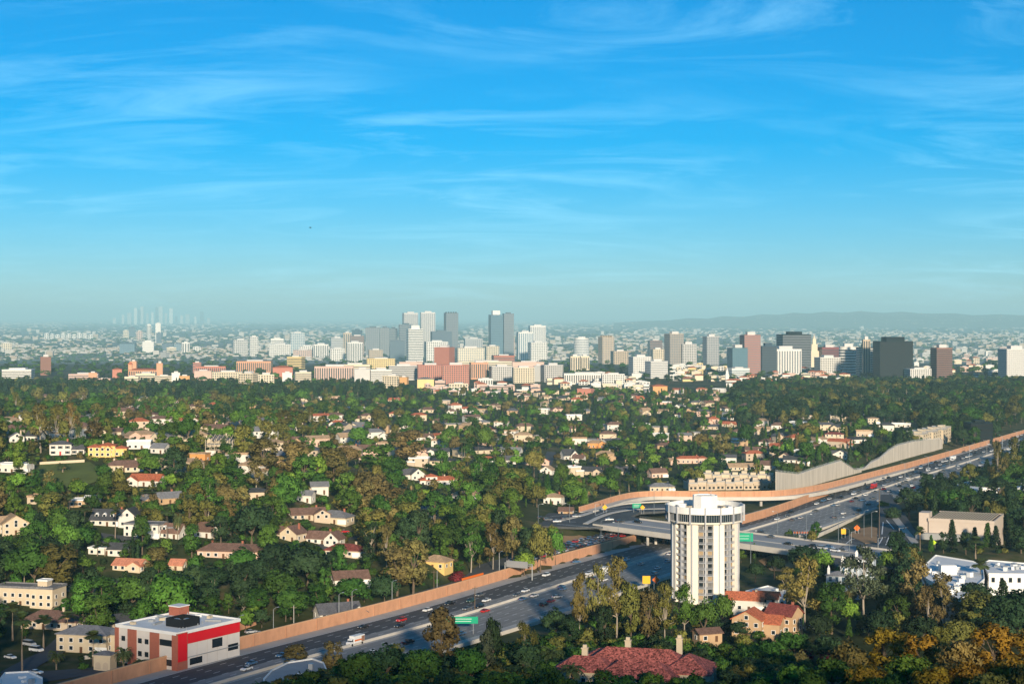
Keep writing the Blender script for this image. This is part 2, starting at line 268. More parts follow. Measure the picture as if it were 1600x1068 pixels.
# ------------------------------------------------------------------ freeway
def loft(lines, closed=True):
    mb = MB(); n = len(lines[0]); k = len(lines); V = [lines[j][i] for i in range(n) for j in range(k)]
    fs = [(i*k+j, i*k+(j+1)%k, (i+1)*k+(j+1)%k, (i+1)*k+j) for i in range(n-1) for j in range(k if closed else k-1)]
    if closed: fs += [tuple(range(k-1,-1,-1)), tuple((n-1)*k+j for j in range(k))]
    return mb.add(V, fs)
def ribbon(mb, ss, d0, d1, z, mi=0, dz=None):
    o = len(mb.v); a = fwp(ss, d0); c = fwp(ss, d1)
    for i in range(len(ss)): mb.v += [(a[0][i], a[1][i], z), (c[0][i], c[1][i], z)]
    mb.f += [(o+2*i, o+2*i+1, o+2*i+3, o+2*i+2) for i in range(len(ss)-1)]; mb.m += [mi]*(len(ss)-1)
sA = float(fsd(*U(60,1100))[0][0]); SS = np.arange(max(sA-120, 40), FS[-1]-5, 8.0)
mb = MB()
for d0, d1, mi in ((0.3,7.2,0),(7.2,22,1),(22,29,2),(29,32,0),(32,46,2),(46,58.5,2),(58.5,64,0)): ribbon(mb, SS, d0, d1, 0.0, mi)
fwy = structure(mb.build('freeway', [M('shoulder'), M('asphalt'), M('lane_concrete')]))
mb = MB()
for d in (11,14.6,18.3,22,25.5,36,39.6,43.2,46.8,50.4,54):
    for s in np.arange(SS[0]+2, SS[-1]-5, 12.0): ribbon(mb, np.array([s, s+3.4]), d-0.13, d+0.13, 0.012)
for d in (7.4,28.8,32.3,58.2): ribbon(mb, SS, d-0.12, d+0.12, 0.012)
o = mb.build('lane_markings', M('paint_white'), fwy); o['kind'] = 'stuff'
# frontage street behind the noise wall
mb = MB(); s0 = float(fsd(*U(640,950))[0][0]); s1 = float(fsd(*U(1190,800))[0][0]); sq = np.arange(SS[0], s1, 8.0); L0 = [(*map(float, fwp(s, -16.5-8*frontz(s)/2.4)), float(frontz(s))+.02) for s in sq]; L1 = [(*map(float, fwp(s, -0.5)), float(frontz(s))+.02) for s in sq]
structure(loft([L0, L1], False).build('frontage_road', M('street')))
def path_wall(pts, thick):       # pts: (x, y, z0, z1) -> closed wall mesh
    n = len(pts); P = np.array([p[:2] for p in pts]); T = np.gradient(P, axis=0); T /= np.linalg.norm(T, axis=1)[:,None]; N = np.stack([T[:,1], -T[:,0]], 1)*thick/2
    mb = MB(); V = []
    for i, p in enumerate(pts): V += [(P[i,0]-N[i,0], P[i,1]-N[i,1], p[2]), (P[i,0]+N[i,0], P[i,1]+N[i,1], p[2]), (P[i,0]+N[i,0], P[i,1]+N[i,1], p[3]), (P[i,0]-N[i,0], P[i,1]-N[i,1], p[3])]
    fs = []
    for i in range(n-1):
        a, c = 4*i, 4*i+4; fs += [(a,a+1,c+1,c),(a+1,a+2,c+2,c+1),(a+2,a+3,c+3,c+2),(a+3,a,c,c+3)]
    fs += [(3,2,1,0), tuple(4*(n-1)+k for k in range(4))]
    return mb.add(V, fs)
PIL = {}; PM = mat('pilaster_block', (0.46,0.24,0.14), 0.92, 0.2, 0.4)
def wall_thing(name, pts, thick, m, label, cat, cap=None, px=None, py=None, mark=None, lean=0.0):
    r = empty(name, (pts[0][0], pts[0][1], pts[0][2])); L = [(a-pts[0][0], b-pts[0][1], c-pts[0][2], d-pts[0][2]) for a, b, c, d in pts]
    path_wall(L, thick).build('wall_body', m, r)
    if cap: path_wall([(a,b,d,d+0.28) for a,b,c,d in L], thick+0.24).build('coping', cap, r)
    if name == 'noise_wall':      # block pilasters every ten metres or so
        acc = 0.0
        for a, c in zip(L, L[1:]):
            seg = math.hypot(c[0]-a[0], c[1]-a[1]); acc += seg
            if acc < 9: continue
            acc = 0.0; hh_ = round(c[3]-c[2], 1)
            if hh_ not in PIL: PIL[hh_] = MB().box(-.35,.35,-.42,.42,0,hh_-.02).mesh('pilaster'); PIL[hh_].materials.append(PM)
            obj('pilaster', PIL[hh_], None, r, (c[0],c[1],c[2]), math.atan2(c[1]-a[1], c[0]-a[0]))
    k = len(pts)//2; q = proj(pts[k][0], pts[k][1], pts[k][3]); return tag(r, label, cat, px=px or q[0], py=py or q[1], mark=mark)
s1 = float(fsd(*U(1016,848))[0][0]); sv = np.arange(SS[0], s1, 9.0); a = fwp(sv, 0.0)
wall_thing('noise_wall', [(x,y,-0.3,4.3) for x,y in zip(*a)], 0.5, M('terracotta_wall'), 'long terracotta noise wall between freeway shoulder and frontage road, ending before the overpass', 'wall', M('wall_cap'), 560, 975, 'frontage noise wall')
def upath(rows, h): return [(*U(px,py,z), z-0.4, z+hh) for (px,py,z), hh in zip(rows, h)]
wall_thing('noise_wall', upath([(1160,818,0),(1195,808,0),(1230,796,0),(1262,784,0),(1293,773,0)], [4.6,4.6,4.6,4.5,3.6]), 0.5, M('terracotta_wall'), 'short terracotta noise wall right of the round hotel, under the curved ramp', 'wall', M('wall_cap'))
RW = [(905,799,7),(930,792,7),(958,783,7),(985,777,6.8),(1012,775,6.3),(1050,775,5.6),(1090,776,5.2),(1150,776,5.0),(1200,776,4.9),(1240,773,4.4),(1290,764,3.2),(1350,748,1.2),(1420,730,0.2),(1480,713,0),(1545,694,0),(1600,678,0),(1690,653,0),(1760,636,0)]
RKERB = [[(868,814),(905,806),(940,795),(975,786),(1045,782)],[(915,818),(940,806),(965,799),(1000,795),(1050,794)]]
RWp = np.array([U(*r) for r in RW]); RWz = np.array([r[2] for r in RW], float)
tt = np.linspace(0, len(RW)-1, 120); rxx = np.interp(tt, range(len(RW)), RWp[:,0]); ryy = np.interp(tt, range(len(RW)), RWp[:,1]); rzz = np.interp(tt, range(len(RW)), RWz)
for _ in range(10):
    for q in (rxx, ryy, rzz): q[1:-1] = 0.5*q[1:-1]+0.25*(q[:-2]+q[2:])
wall_thing('noise_wall', [(x,y,z-0.3,z+hh) for x,y,z,hh in zip(rxx,ryy,rzz,np.interp(tt,[0,2,17],[2.6,3.0,4.4]))], 0.5, M('terracotta_wall'), 'long curving terracotta noise wall on the outer edge of the ramp and far freeway', 'wall', M('wall_cap'), 1330, 742, 'curving ramp noise wall')
# curved ramp: deck on piers inside the wall
P = np.stack([rxx, ryy], 1); T = np.gradient(P, axis=0); T /= np.linalg.norm(T, axis=1)[:,None]; N = np.stack([T[:,1], -T[:,0]], 1); K = 84
def side(off, dz): return [(float(P[i,0]+N[i,0]*off), float(P[i,1]+N[i,1]*off), float(rzz[i]+dz)) for i in range(K)]
ramp = empty('curved_ramp', (0,0,0)); W0 = 8.6
loft([side(0.35,-1.3), side(W0,-1.3), side(W0,0.0), side(0.35,0.0)]).build('deck', M('pale_concrete'), ramp)
loft([side(W0,-1.3), side(W0+0.4,-1.3), side(W0+0.4,0.95), side(W0,0.95)]).build('parapet', M('pale_concrete'), ramp)
for i in (38,46,54,62):
    c = P[i]+N[i]*4.4; MB().prism([(0.9*math.cos(a),0.7*math.sin(a)) for a in np.linspace(0,2*math.pi,9)[:-1]], 0, rzz[i]-1.3).build('pier', M('concrete'), ramp, (c[0], c[1], -0.3))
tag(ramp, 'pale concrete on-ramp curving behind the round hotel on short piers', 'ramp', px=1190, py=780, mark='curved ramp')
# overpass
BA, BB = Vector((57,907,0)), Vector((172,780,0)); bd = (BB-BA).normalized(); ang = math.atan2(bd.y, bd.x); L = (BB-BA).length
br = empty('overpass_bridge', (BA.x, BA.y, 7.12), ang)
MB().box(0,L,-18,18,-0.5,0).build('deck', mat('bridge_deck', (0.34,0.335,0.33), 0.9, 0.15, 0.08), br)
for y in (-17.2,-9,0,9,17.2): MB().box(1,L-1,y-0.5,y+0.5,-1.75,-0.5).build('girder', M('concrete'), br)
for y0 in (-18.4, 18.0):
    MB().box(0,L,y0,y0+0.4,-1.9 if y0<0 else -0.5,0.85).build('parapet', M('pale_concrete'), br)
    f = MB(); f.box(0,L,y0+0.15,y0+0.23,2.0,2.08)
    for x in np.arange(0.5, L, 2.0): f.box(x,x+0.07,y0+0.15,y0+0.22,0.85,2.0)
    for x in np.arange(0.5, L, 0.5): f.box(x,x+0.04,y0+0.17,y0+0.2,0.85,2.0)
    o = f.build('fence', M('rail_metal'), br); o['kind'] = 'stuff'
MB().box(4,L-4,-0.6,0.6,0.0,0.18).build('median_kerb', M('pale_concrete'), br)
for fx in (0.22, 0.52, 0.86):
    for y in np.linspace(-15.5,15.5,6): MB().prism([(0.75*math.cos(a),0.75*math.sin(a)) for a in np.linspace(0,2*math.pi,11)[:-1]], -7.4, -1.75).build('pier', M('pale_concrete'), br, (L*fx, y, 0))
    MB().box(L*fx-0.8,L*fx+0.8,-17.6,17.6,-2.3,-1.755).build('pier_cap', M('pale_concrete'), br)
tag(br, 'concrete road overpass crossing the freeway behind the round hotel', 'bridge', px=1010, py=828, mark='freeway overpass')
# road sheets at street level
def sheet(name, rows, z, m, thick=1.2):
    pts = [U(px, py, z) for px, py in rows]; ar = sum(a[0]*c[1]-c[0]*a[1] for a, c in zip(pts, pts[1:]+pts[:1]))
    if ar < 0: pts = pts[::-1]
    return structure(MB().prism(pts, z-thick, z).build(name, m))
LX = sheet('street_junction', [(800,806),(845,801),(905,801),(935,796),(975,788),(1050,786),(1060,796),(1000,800),(985,806),(1015,812),(985,822),(955,822),(900,823),(850,821),(800,818)], 7.1, M('street'))
mb = MB()
for q in ([(860,806),(905,803)],[(905,803),(950,794),(990,791),(1045,791)],[(870,818),(955,826)],[(835,811),(900,815)],[(930,805),(950,797),(1000,794),(1040,794)]):
    for a, c in zip(q, q[1:]):
        p, r = np.array(U(*a,7.12)), np.array(U(*c,7.12)); d = (r-p)/np.linalg.norm(r-p); n_ = np.array([-d[1],d[0]])*0.25
        mb.add([(*(p-n_),7.12),(*(r-n_),7.12),(*(r+n_),7.12),(*(p+n_),7.12)], [(0,1,2,3)])
mb.build('lane_line', M('paint_white'), LX)
for rows in RKERB:
    P_ = resample(np.array([U(*q,7.1) for q in rows]), 3.0); structure(path_wall([(float(a),float(c),6.6,7.28) for a,c in P_], 3.0).build('kerb', M('pale_concrete')))
RX = sheet('road_junction', [(1285,866),(1305,884),(1345,892),(1400,884),(1440,858),(1432,832),(1416,805),(1402,785),(1392,772),(1376,772),(1374,795),(1372,832),(1352,838),(1325,836),(1296,850)], 7.1, M('asphalt'))
mb = MB()
for a, c in ([(1372,836),(1330,842)],[(1330,842),(1306,862)],[(1380,838),(1373,850)],[(1389,838),(1384,851)],[(1397,838),(1395,851)],[(1378,834),(1380,815)],[(1372,858),(1318,866)],[(1385,812),(1397,826)],[(1366,866),(1425,858)],[(1366,870),(1425,862)]):
    p, r = np.array(U(*a,7.12)), np.array(U(*c,7.12)); d = (r-p)/np.linalg.norm(r-p); n_ = np.array([-d[1],d[0]])*0.28
    mb.add([(*(p-n_),7.12),(*(r-n_),7.12),(*(r+n_),7.12),(*(p+n_),7.12)], [(0,1,2,3)])
mb.build('lane_line', M('paint_white'), RX)
sheet('pavement', [(1394,810),(1402,806),(1418,826),(1436,848),(1440,862),(1432,858),(1412,832)], 7.26, M('concrete'))
sheet('verge', [(1326,836),(1338,826),(1362,822),(1371,824),(1370,846),(1352,848)], 7.3, M('dirt'), 1.4)
def drape(name, rows, width, m, lift=0.35):
    P = np.array([G(px,py)[:2] for px,py in rows]); P = resample(P, 6.0); T = np.gradient(P, axis=0); T /= np.linalg.norm(T, axis=1)[:,None]+1e-9; N = np.stack([T[:,1],-T[:,0]],1)
    mb = MB(); V = []
    for off in (-width/2, 0, width/2):
        q = P+N*off; zz = hgt(q[:,0], q[:,1])+lift; V.append([(float(a),float(c),float(z)) for a,c,z in zip(q[:,0],q[:,1],zz)])
    return structure(loft(V, False).build(name, m))
STREETS = [([(15,1062),(60,1030),(100,1004),(118,985)],9),([(40,1060),(120,1052),(180,1046),(225,1052)],8),([(620,775),(560,768),(552,755),(566,742),(590,734)],8),([(850,745),(853,728),(862,706)],8),([(60,800),(90,818),(150,836),(205,842),(240,838)],7),([(160,848),(205,838)],6),([(110,925),(130,905),(165,910),(205,908)],5),([(395,770),(330,790),(345,815)],5),([(470,868),(540,842),(580,838)],6)]
for rows, w in STREETS: drape('street', rows, w, M('street'))
def patch(name, rows, m, lift=0.3, nseg=10):     # a bit of ground cover draped on the slope
    c = [G(px,py) for px,py in rows]; bm_ = bmesh.new(); vs = [bm_.verts.new((a,b_,0)) for a,b_,_ in c]; f = bm_.faces.new(vs); bmesh.ops.triangulate(bm_, faces=[f])
    for _ in range(3): bmesh.ops.subdivide_edges(bm_, edges=bm_.edges[:], cuts=1, use_grid_fill=True)
    X = np.array([v.co.x for v in bm_.verts]); Y = np.array([v.co.y for v in bm_.verts]); Z = hgt(X,Y)+lift
    for v, z in zip(bm_.verts, Z): v.co.z = z
    bmesh.ops.recalc_face_normals(bm_, faces=bm_.faces[:]); 
    if sum(f.normal.z for f in bm_.faces) < 0: bmesh.ops.reverse_faces(bm_, faces=bm_.faces[:])
    me = bpy.data.meshes.new(name); bm_.to_mesh(me); bm_.free(); return structure(obj(name, me, m, smooth=True))
patch('lawn', [(55,752),(62,726),(140,722),(160,735),(152,752),(120,762),(85,764)], M('lawn'))
patch('bare_slope', [(868,836),(905,836),(955,840),(962,852),(952,862),(920,868),(890,858)], M('dirt'), 0.25)
patch('bare_slope', [(845,888),(868,866),(884,868),(880,880),(850,902)], M('dirt'), 0.25)
patch('bare_slope', [(1185,876),(1215,862),(1265,864),(1318,882),(1322,900),(1250,890),(1205,892)], M('dirt'), 0.3)
patch('lawn', [(150,905),(205,904),(207,912),(148,914)], M('fresh_lawn'))
patch('lawn', [(300,765),(350,766),(345,780),(300,776)], M('fresh_lawn'))
patch('garden_terrace', [(110,935),(148,910),(205,915),(208,935),(160,950),(118,950)], mat('garden_soil', (0.19,0.15,0.10), 0.95, 0.3, 0.15))
patch('lawn', [(1545,935),(1600,930),(1640,950),(1600,962),(1548,958)], M('fresh_lawn'))
# concrete barriers
mb = MB(); sv = np.arange(SS[0], SS[-1], 9.0)
a = fwp(sv, 30.5); wall_thing('median_barrier', [(x,y,-0.1,1.0) for x,y in zip(*a)], 0.45, M('pale_concrete'), 'low pale concrete median barrier down the middle of the freeway', 'barrier', px=900, py=935)
a = fwp(sv, 64.2); wall_thing('edge_barrier', [(x,y,-0.4,1.1) for x,y in zip(*a)], 0.4, M('pale_concrete'), 'low concrete barrier along the near edge of the freeway', 'barrier', px=880, py=965)
wall_thing('ramp_barrier', upath([(1278,838,1.2),(1300,828,1),(1322,817,.6),(1345,806,0)], [1.6,1.6,1.5,1.3]), 0.5, M('pale_concrete'), 'short pale barrier beside the off-ramp next to the right junction', 'barrier')
# great retaining walls
def ret(rows, d, label, mark):
    pts = []
    for px, pt in rows:
        best = min(np.arange(700, 2200, 2.0), key=lambda s: abs(proj(*fwp(s, d), 0)[0]-px)); x, y = fwp(best, d); pts.append((float(x), float(y), -0.4, max(1.0, CAMZ-(pt-HOR)*float(y)/F)))
    w = wall_thing('retaining_wall', pts, 0.9, M('streaked_concrete'), label, 'wall', M('pale_concrete'), mark=mark)
    f = MB(); o = pts[0]
    for (a, c) in zip(pts, pts[1:]):
        k = max(1, int(math.hypot(c[0]-a[0], c[1]-a[1])/2.5))
        for j in range(k):
            t = j/k; x = a[0]+(c[0]-a[0])*t-o[0]; y = a[1]+(c[1]-a[1])*t-o[1]; z = a[3]+(c[3]-a[3])*t-o[2]; f.box(x-.05,x+.05,y-.05,y+.05,z,z+1.6)
        A_, B_ = Vector((a[0]-o[0],a[1]-o[1],a[3]-o[2]+1.5)), Vector((c[0]-o[0],c[1]-o[1],c[3]-o[2]+1.5)); f.tube([A_,B_],[.05,.05],4); dz = Vector((0,0,-0.6)); f.tube([A_+dz,B_+dz],[.05,.05],4)
    q = f.build('railing', M('steel'), w); q['kind'] = 'stuff'
ret([(1212,737),(1230,739),(1247,741),(1270,733),(1295,725),(1313,720),(1324,727),(1334,734),(1345,739)], -20, 'tall streaked concrete retaining wall with a stepped top above the curved ramp', 'stepped retaining wall')
ret([(1340,735),(1352,731),(1362,722),(1375,716),(1388,704),(1402,696),(1425,690),(1450,687),(1472,686)], -23, 'longest and tallest streaked concrete retaining wall beside the far freeway', 'tallest retaining wall')
# ------------------------------------------------------------------ the round hotel
HX, HY = U(1101.5, 935, 2.0); HX, HY = HX*704/HY, 704.0
def ring_seg(r0, r1, a0, a1, z0, z1, n=6):
    A = np.linspace(R(a0), R(a1), n); p = [(r1*math.sin(a), -r1*math.cos(a)) for a in A] + [(r0*math.sin(a), -r0*math.cos(a)) for a in A[::-1]]
    return MB().prism(p, z0, z1)
hotel = empty('hotel_tower', (HX, HY, -0.3)); HW = mat('hotel_plaster', (0.80,0.74,0.63), 0.8, 0.05, 0.3); HG = mat('hotel_grey', (0.40,0.41,0.43), 0.8, 0.08)
CUR = [M('dark_glass'), mat('tan_curtain', (0.34,0.25,0.15), 0.8, 0.15, 1.0), mat('grey_curtain', (0.13,0.13,0.13), 0.5, 0.2, 1.0)]
MB().lathe([(13.3,0),(13.3,34.2)], 48).build('core_wall', mat('core_plaster', (0.36,0.35,0.34), 0.85, 0.06), hotel)
NF, FH, RO = 12, 2.62, 14.6
pm = ring_seg(13.2, RO, -9.8, 9.8, 0, 34.2, 8).mesh('pier_panel'); pm.materials.append(HW)
fm = MB().box(-0.22,0.22,-RO-0.45,-RO+0.1,0,34.6).mesh('fin'); fm.materials.append(HG)
slab = ring_seg(13.2, RO-0.15, -12.6, 12.6, 0, 0.22, 6); A = np.linspace(R(-12.1), R(12.1), 7)
for z in (0.55, 0.95): 
    for a, c in zip(A, A[1:]): slab.tube([((RO-.25)*math.sin(a), -(RO-.25)*math.cos(a), z), ((RO-.25)*math.sin(c), -(RO-.25)*math.cos(c), z)], [.05,.05], 4)
for a in np.linspace(R(-12), R(12), 15): x, y = (RO-.25)*math.sin(a), -(RO-.25)*math.cos(a); slab.box(x-.03,x+.03,y-.03,y+.03,.2,.95)
slab = slab.mesh('balcony'); slab.materials.append(HG)
dv = ring_seg(13.2, RO-0.1, -1.0, 1.0, 0, 34.0, 2).mesh('bay_divider'); dv.materials.append(HG)
wms = {}
for side, (a0, a1) in enumerate(((-11.6,-4.2),(4.2,11.6))):
    for ci, c in enumerate(CUR):
        wm = ring_seg(13.25, 13.4, a0, a1, 0.25, 2.35, 4); wm = wm.mesh('window'); wm.materials.append(c); wms[side,ci] = wm
for k in range(8):
    a = R(17+45*k); b_ = R(17+45*k-22.6)
    p = obj('pier_panel', pm, None, hotel); p.rotation_euler = (0,0,a); p = obj('fin', fm, None, hotel); p.rotation_euler = (0,0,a); p = obj('bay_divider', dv, None, hotel); p.rotation_euler = (0,0,b_)
    for f in range(NF):
        z = 1.6+f*FH; p = obj('balcony', slab, None, hotel, (0,0,z)); p.rotation_euler = (0,0,b_)
        for side in (0,1):
            p = obj('window', wms[side, random.choice((0,0,1,1,2))], None, hotel, (0,0,z)); p.rotation_euler = (0,0,b_)
MB().lathe([(14.0,33.2),(15.8,33.6),(16.1,34.1),(16.1,34.4),(13.5,34.4)], 64).build('crown_sill', HW, hotel)
MB().lathe([(15.4,34.35),(15.4,37.7)], 64).build('crown_band', M('black_paint'), hotel)
cw = ring_seg(15.42, 15.56, -9.8, 9.8, 34.5, 37.6, 6); 
cwm = cw.mesh('crown_window'); cwm.materials.append(mat('crown_glass', (0.02,0.035,0.045), 0.15, 0.1, spec=0.6))
mul = MB()
for a in np.linspace(R(-9.6), R(9.6), 6): mul.box(15.56*math.sin(a)-.04, 15.56*math.sin(a)+.04, -15.64*math.cos(a)-.03, -15.5*math.cos(a), 34.45, 37.65)
mum = mul.mesh('mullion'); mum.materials.append(HG)
MB().lathe([(15.0,37.65),(16.35,37.65),(16.35,40.5),(15.9,40.5),(15.9,38.3),(15.0,38.3)], 64).build('crown_parapet', mat('hotel_white', (0.82,0.80,0.75), 0.75, 0.04), hotel)
rm = MB().box(-0.28,0.28,-16.75,-16.0,33.6,40.6).mesh('crown_rib'); rm.materials.append(HG)
for k in range(16):
    a = R(16.6+22.5*k); p = obj('crown_rib', rm, None, hotel); p.rotation_euler = (0,0,a)
    p = obj('crown_window', cwm, None, hotel); p.rotation_euler = (0,0,a+R(11.25)); q = obj('mullions', mum, None, p); q['kind'] = 'stuff'
MB().lathe([(15.92,38.0),(15.92,38.35)], 64).build('roof_deck', mat('roof_gravel', (0.36,0.34,0.31), 0.95, 0.2, 0.5), hotel)
MB().lathe([(5.4,38.3),(5.4,44.3),(5.0,44.3),(5.0,43.9),(0.1,43.9)], 8, a0=R(22.5)).build('penthouse', M('hotel_white'), hotel)
for k, (x, y, s) in enumerate(((-9,-6,1.6),(-10.5,-3,1.2),(-7.5,-8.5,1.0),(8,-7,1.1),(10,-5,1.3),(6.5,-9.5,0.8),(9.5,2,1.4),(-9,5,1.5))):
    MB().box(-s,s,-s*.7,s*.7,0,1.3+0.5*(k%3)).build('roof_unit', [M('steel'), M('white_paint'), mat('tan_paint', (0.5,0.42,0.3))][k%3], hotel, (x,y,38.35), 0.4*k)
for k, (x, y) in enumerate(((2,-3),(-2.5,2),(3,3),(8.5,-3))): MB().tube([(x,y,38.3),(x,y,46.2+k*0.5 if k<3 else 42)],[.09,.05],5).build('antenna', M('steel'), hotel)
tag(hotel, 'round white high-rise hotel with window crown and columns of balconies beside the freeway', 'hotel', px=1101, py=850, mark='round hotel')
# ------------------------------------------------------------------ houses
WALLS = {'white': mat('wall_white', (0.66,0.62,0.55), 0.85, 0.06, rnd=0.05), 'cream': mat('wall_cream', (0.58,0.48,0.34), 0.85, 0.06, rnd=0.06), 'beige': mat('wall_beige', (0.52,0.42,0.31), 0.85, 0.07, rnd=0.08), 'pink': mat('wall_pink', (0.62,0.43,0.33), 0.85, 0.06, rnd=0.06),
         'yellow': mat('wall_yellow', (0.72,0.50,0.18), 0.85, 0.06), 'orange': mat('wall_orange', (0.62,0.28,0.09), 0.85, 0.08), 'grey': mat('wall_grey', (0.36,0.36,0.35), 0.85, 0.06, rnd=0.08), 'brick': mat('wall_brick', (0.36,0.13,0.08), 0.9, 0.15, 1.0), 'tan': mat('wall_tan', (0.46,0.31,0.18), 0.88, 0.1)}
ROOFS = {'brown': mat('roof_brown', (0.17,0.10,0.075), 0.92, 0.2, 0.5, rnd=0.12, rows=(2.2,.25)), 'grey': mat('roof_grey', (0.19,0.19,0.20), 0.92, 0.15, 0.5, rnd=0.12, rows=(2.2,.2)), 'dark': mat('roof_dark', (0.055,0.057,0.062), 0.9, 0.2, 0.6, rnd=0.15, rows=(2.2,.2)),
         'red': mat('roof_red', (0.43,0.125,0.06), 0.9, 0.2, 0.8, rnd=0.1, rows=(2.6,.35)), 'salmon': mat('roof_salmon', (0.56,0.22,0.13), 0.9, 0.12, 0.8, rows=(2.4,.2)), 'tan': mat('roof_tan', (0.38,0.26,0.16), 0.92, 0.15, 0.5, rnd=0.1, rows=(2.2,.25)), 'white': M('white_roof'), 'maroon': mat('roof_maroon', (0.20,0.05,0.04), 0.9, 0.25, 0.8, rows=(2.6,.4)), 'charcoal': mat('roof_charcoal', (0.10,0.10,0.11), 0.9, 0.2, 0.6, rows=(2.2,.2))}
TRIM = mat('trim_white', (0.78,0.77,0.74), 0.7, 0.03); SHUT = mat('shutter_black', (0.02,0.02,0.022), 0.7, 0.05); DOOR = mat('door_wood', (0.12,0.06,0.03), 0.6, 0.15); REDP = mat('door_red', (0.45,0.03,0.03), 0.6, 0.05)
WM = {}
def unit(kind):
    if kind in WM: return WM[kind]
    w, h, m = {'window': (1.3,1.35,M('dark_glass')), 'wide_window': (2.4,1.5,M('dark_glass')), 'door': (1.05,2.1,DOOR), 'red_door': (1.05,2.1,REDP), 'garage_door': (4.6,2.2,TRIM), 'wood_garage_door': (4.2,2.2,mat('garage_wood', (0.38,0.13,0.06), 0.7, 0.1)), 'arch_window': (1.5,2.0,M('dark_glass'))}[kind]
    me = MB().box(-w/2,w/2,-0.07,0.05,0,h).mesh(kind); me.materials.append(m)
    fr = MB(); t = 0.14
    for a in ((-w/2-t,w/2+t,-t,0),(-w/2-t,w/2+t,h,h+t),(-w/2-t,-w/2,0,h),(w/2,w/2+t,0,h)): fr.box(a[0],a[1],-0.12,0.04,a[2],a[3])
    fm = fr.mesh('frame'); fm.materials.append(TRIM); WM[kind] = (me, fm); return WM[kind]
def opening(root, kind, x, y, z, rz, frame=True, shutters=False):
    me, fm = unit(kind); nm = 'window' if 'window' in kind else ('garage_door' if 'garage' in kind else 'door')
    o = obj(nm, me, None, root, (x,y,z), rz)
    if frame and nm == 'window': obj('frame', fm, None, o)
    if shutters:
        for s in (-1,1): MB().box(s*0.95-.25,s*0.95+.25,-0.13,0.02,-0.05,1.4).build('shutter', SHUT, o)
    return o
def roof_mesh(w, d, h, kind, rh, ridge, ov=0.55, t=0.28):
    mb = MB()
    if kind == 'gable':
        if ridge == 'x': a = d/2+ov; e = ov*rh/(d/2); z0 = h-e; mb.extr([(-a,z0),(-a,z0-t),(0,h+rh-t),(a,z0-t),(a,z0),(0,h+rh)], -w/2-ov, w/2+ov, 'x')
        else: a = w/2+ov; e = ov*rh/(w/2); z0 = h-e; mb.extr([(a,z0),(a,z0-t),(0,h+rh-t),(-a,z0-t),(-a,z0),(0,h+rh)], -d/2-ov, d/2+ov, 'y')
    elif kind == 'hip':
        W2, D2 = w/2+ov, d/2+ov; k = min(W2, D2)
        rx, ry = (W2-k, 0) if W2 >= D2 else (0, D2-k)
        V = [(-W2,-D2,h-.15),(W2,-D2,h-.15),(W2,D2,h-.15),(-W2,D2,h-.15),(-W2,-D2,h+.12),(W2,-D2,h+.12),(W2,D2,h+.12),(-W2,D2,h+.12)]
        if W2 >= D2: V += [(-rx-.01,0,h+rh),(rx+.01,0,h+rh)]; fs = [(4,5,9,8),(5,6,9),(6,7,8,9),(7,4,8)]
        else: V += [(0,-ry-.01,h+rh),(0,ry+.01,h+rh)]; fs = [(4,5,8),(5,6,9,8),(6,7,9),(7,4,8,9)]
        mb.add(V, fs+[(3,2,1,0),(0,1,5,4),(1,2,6,5),(2,3,7,6),(3,0,4,7)])
    else:
        mb.box(-w/2-.25,w/2+.25,-d/2-.25,d/2+.25,h,h+.3)
        for a in ((-w/2-.3,w/2+.3,-d/2-.3,-d/2),(-w/2-.3,w/2+.3,d/2,d/2+.3),(-w/2-.3,-w/2,-d/2,d/2),(w/2,w/2+.3,-d/2,d/2)): mb.box(*a, h-.1, h+.3+rh)
    return mb
def wall_mesh(w, d, h, kind, rh, ridge, found=4.0):
    if kind == 'gable':
        if ridge == 'x': return MB().extr([(-d/2,-found),(d/2,-found),(d/2,h),(0,h+rh-.15),(-d/2,h)], -w/2, w/2, 'x')
        return MB().extr([(w/2,-found),(-w/2,-found),(-w/2,h),(0,h+rh-.15),(w/2,h)], -d/2, d/2, 'y')
    return MB().box(-w/2,w/2,-d/2,d/2,-found,h)
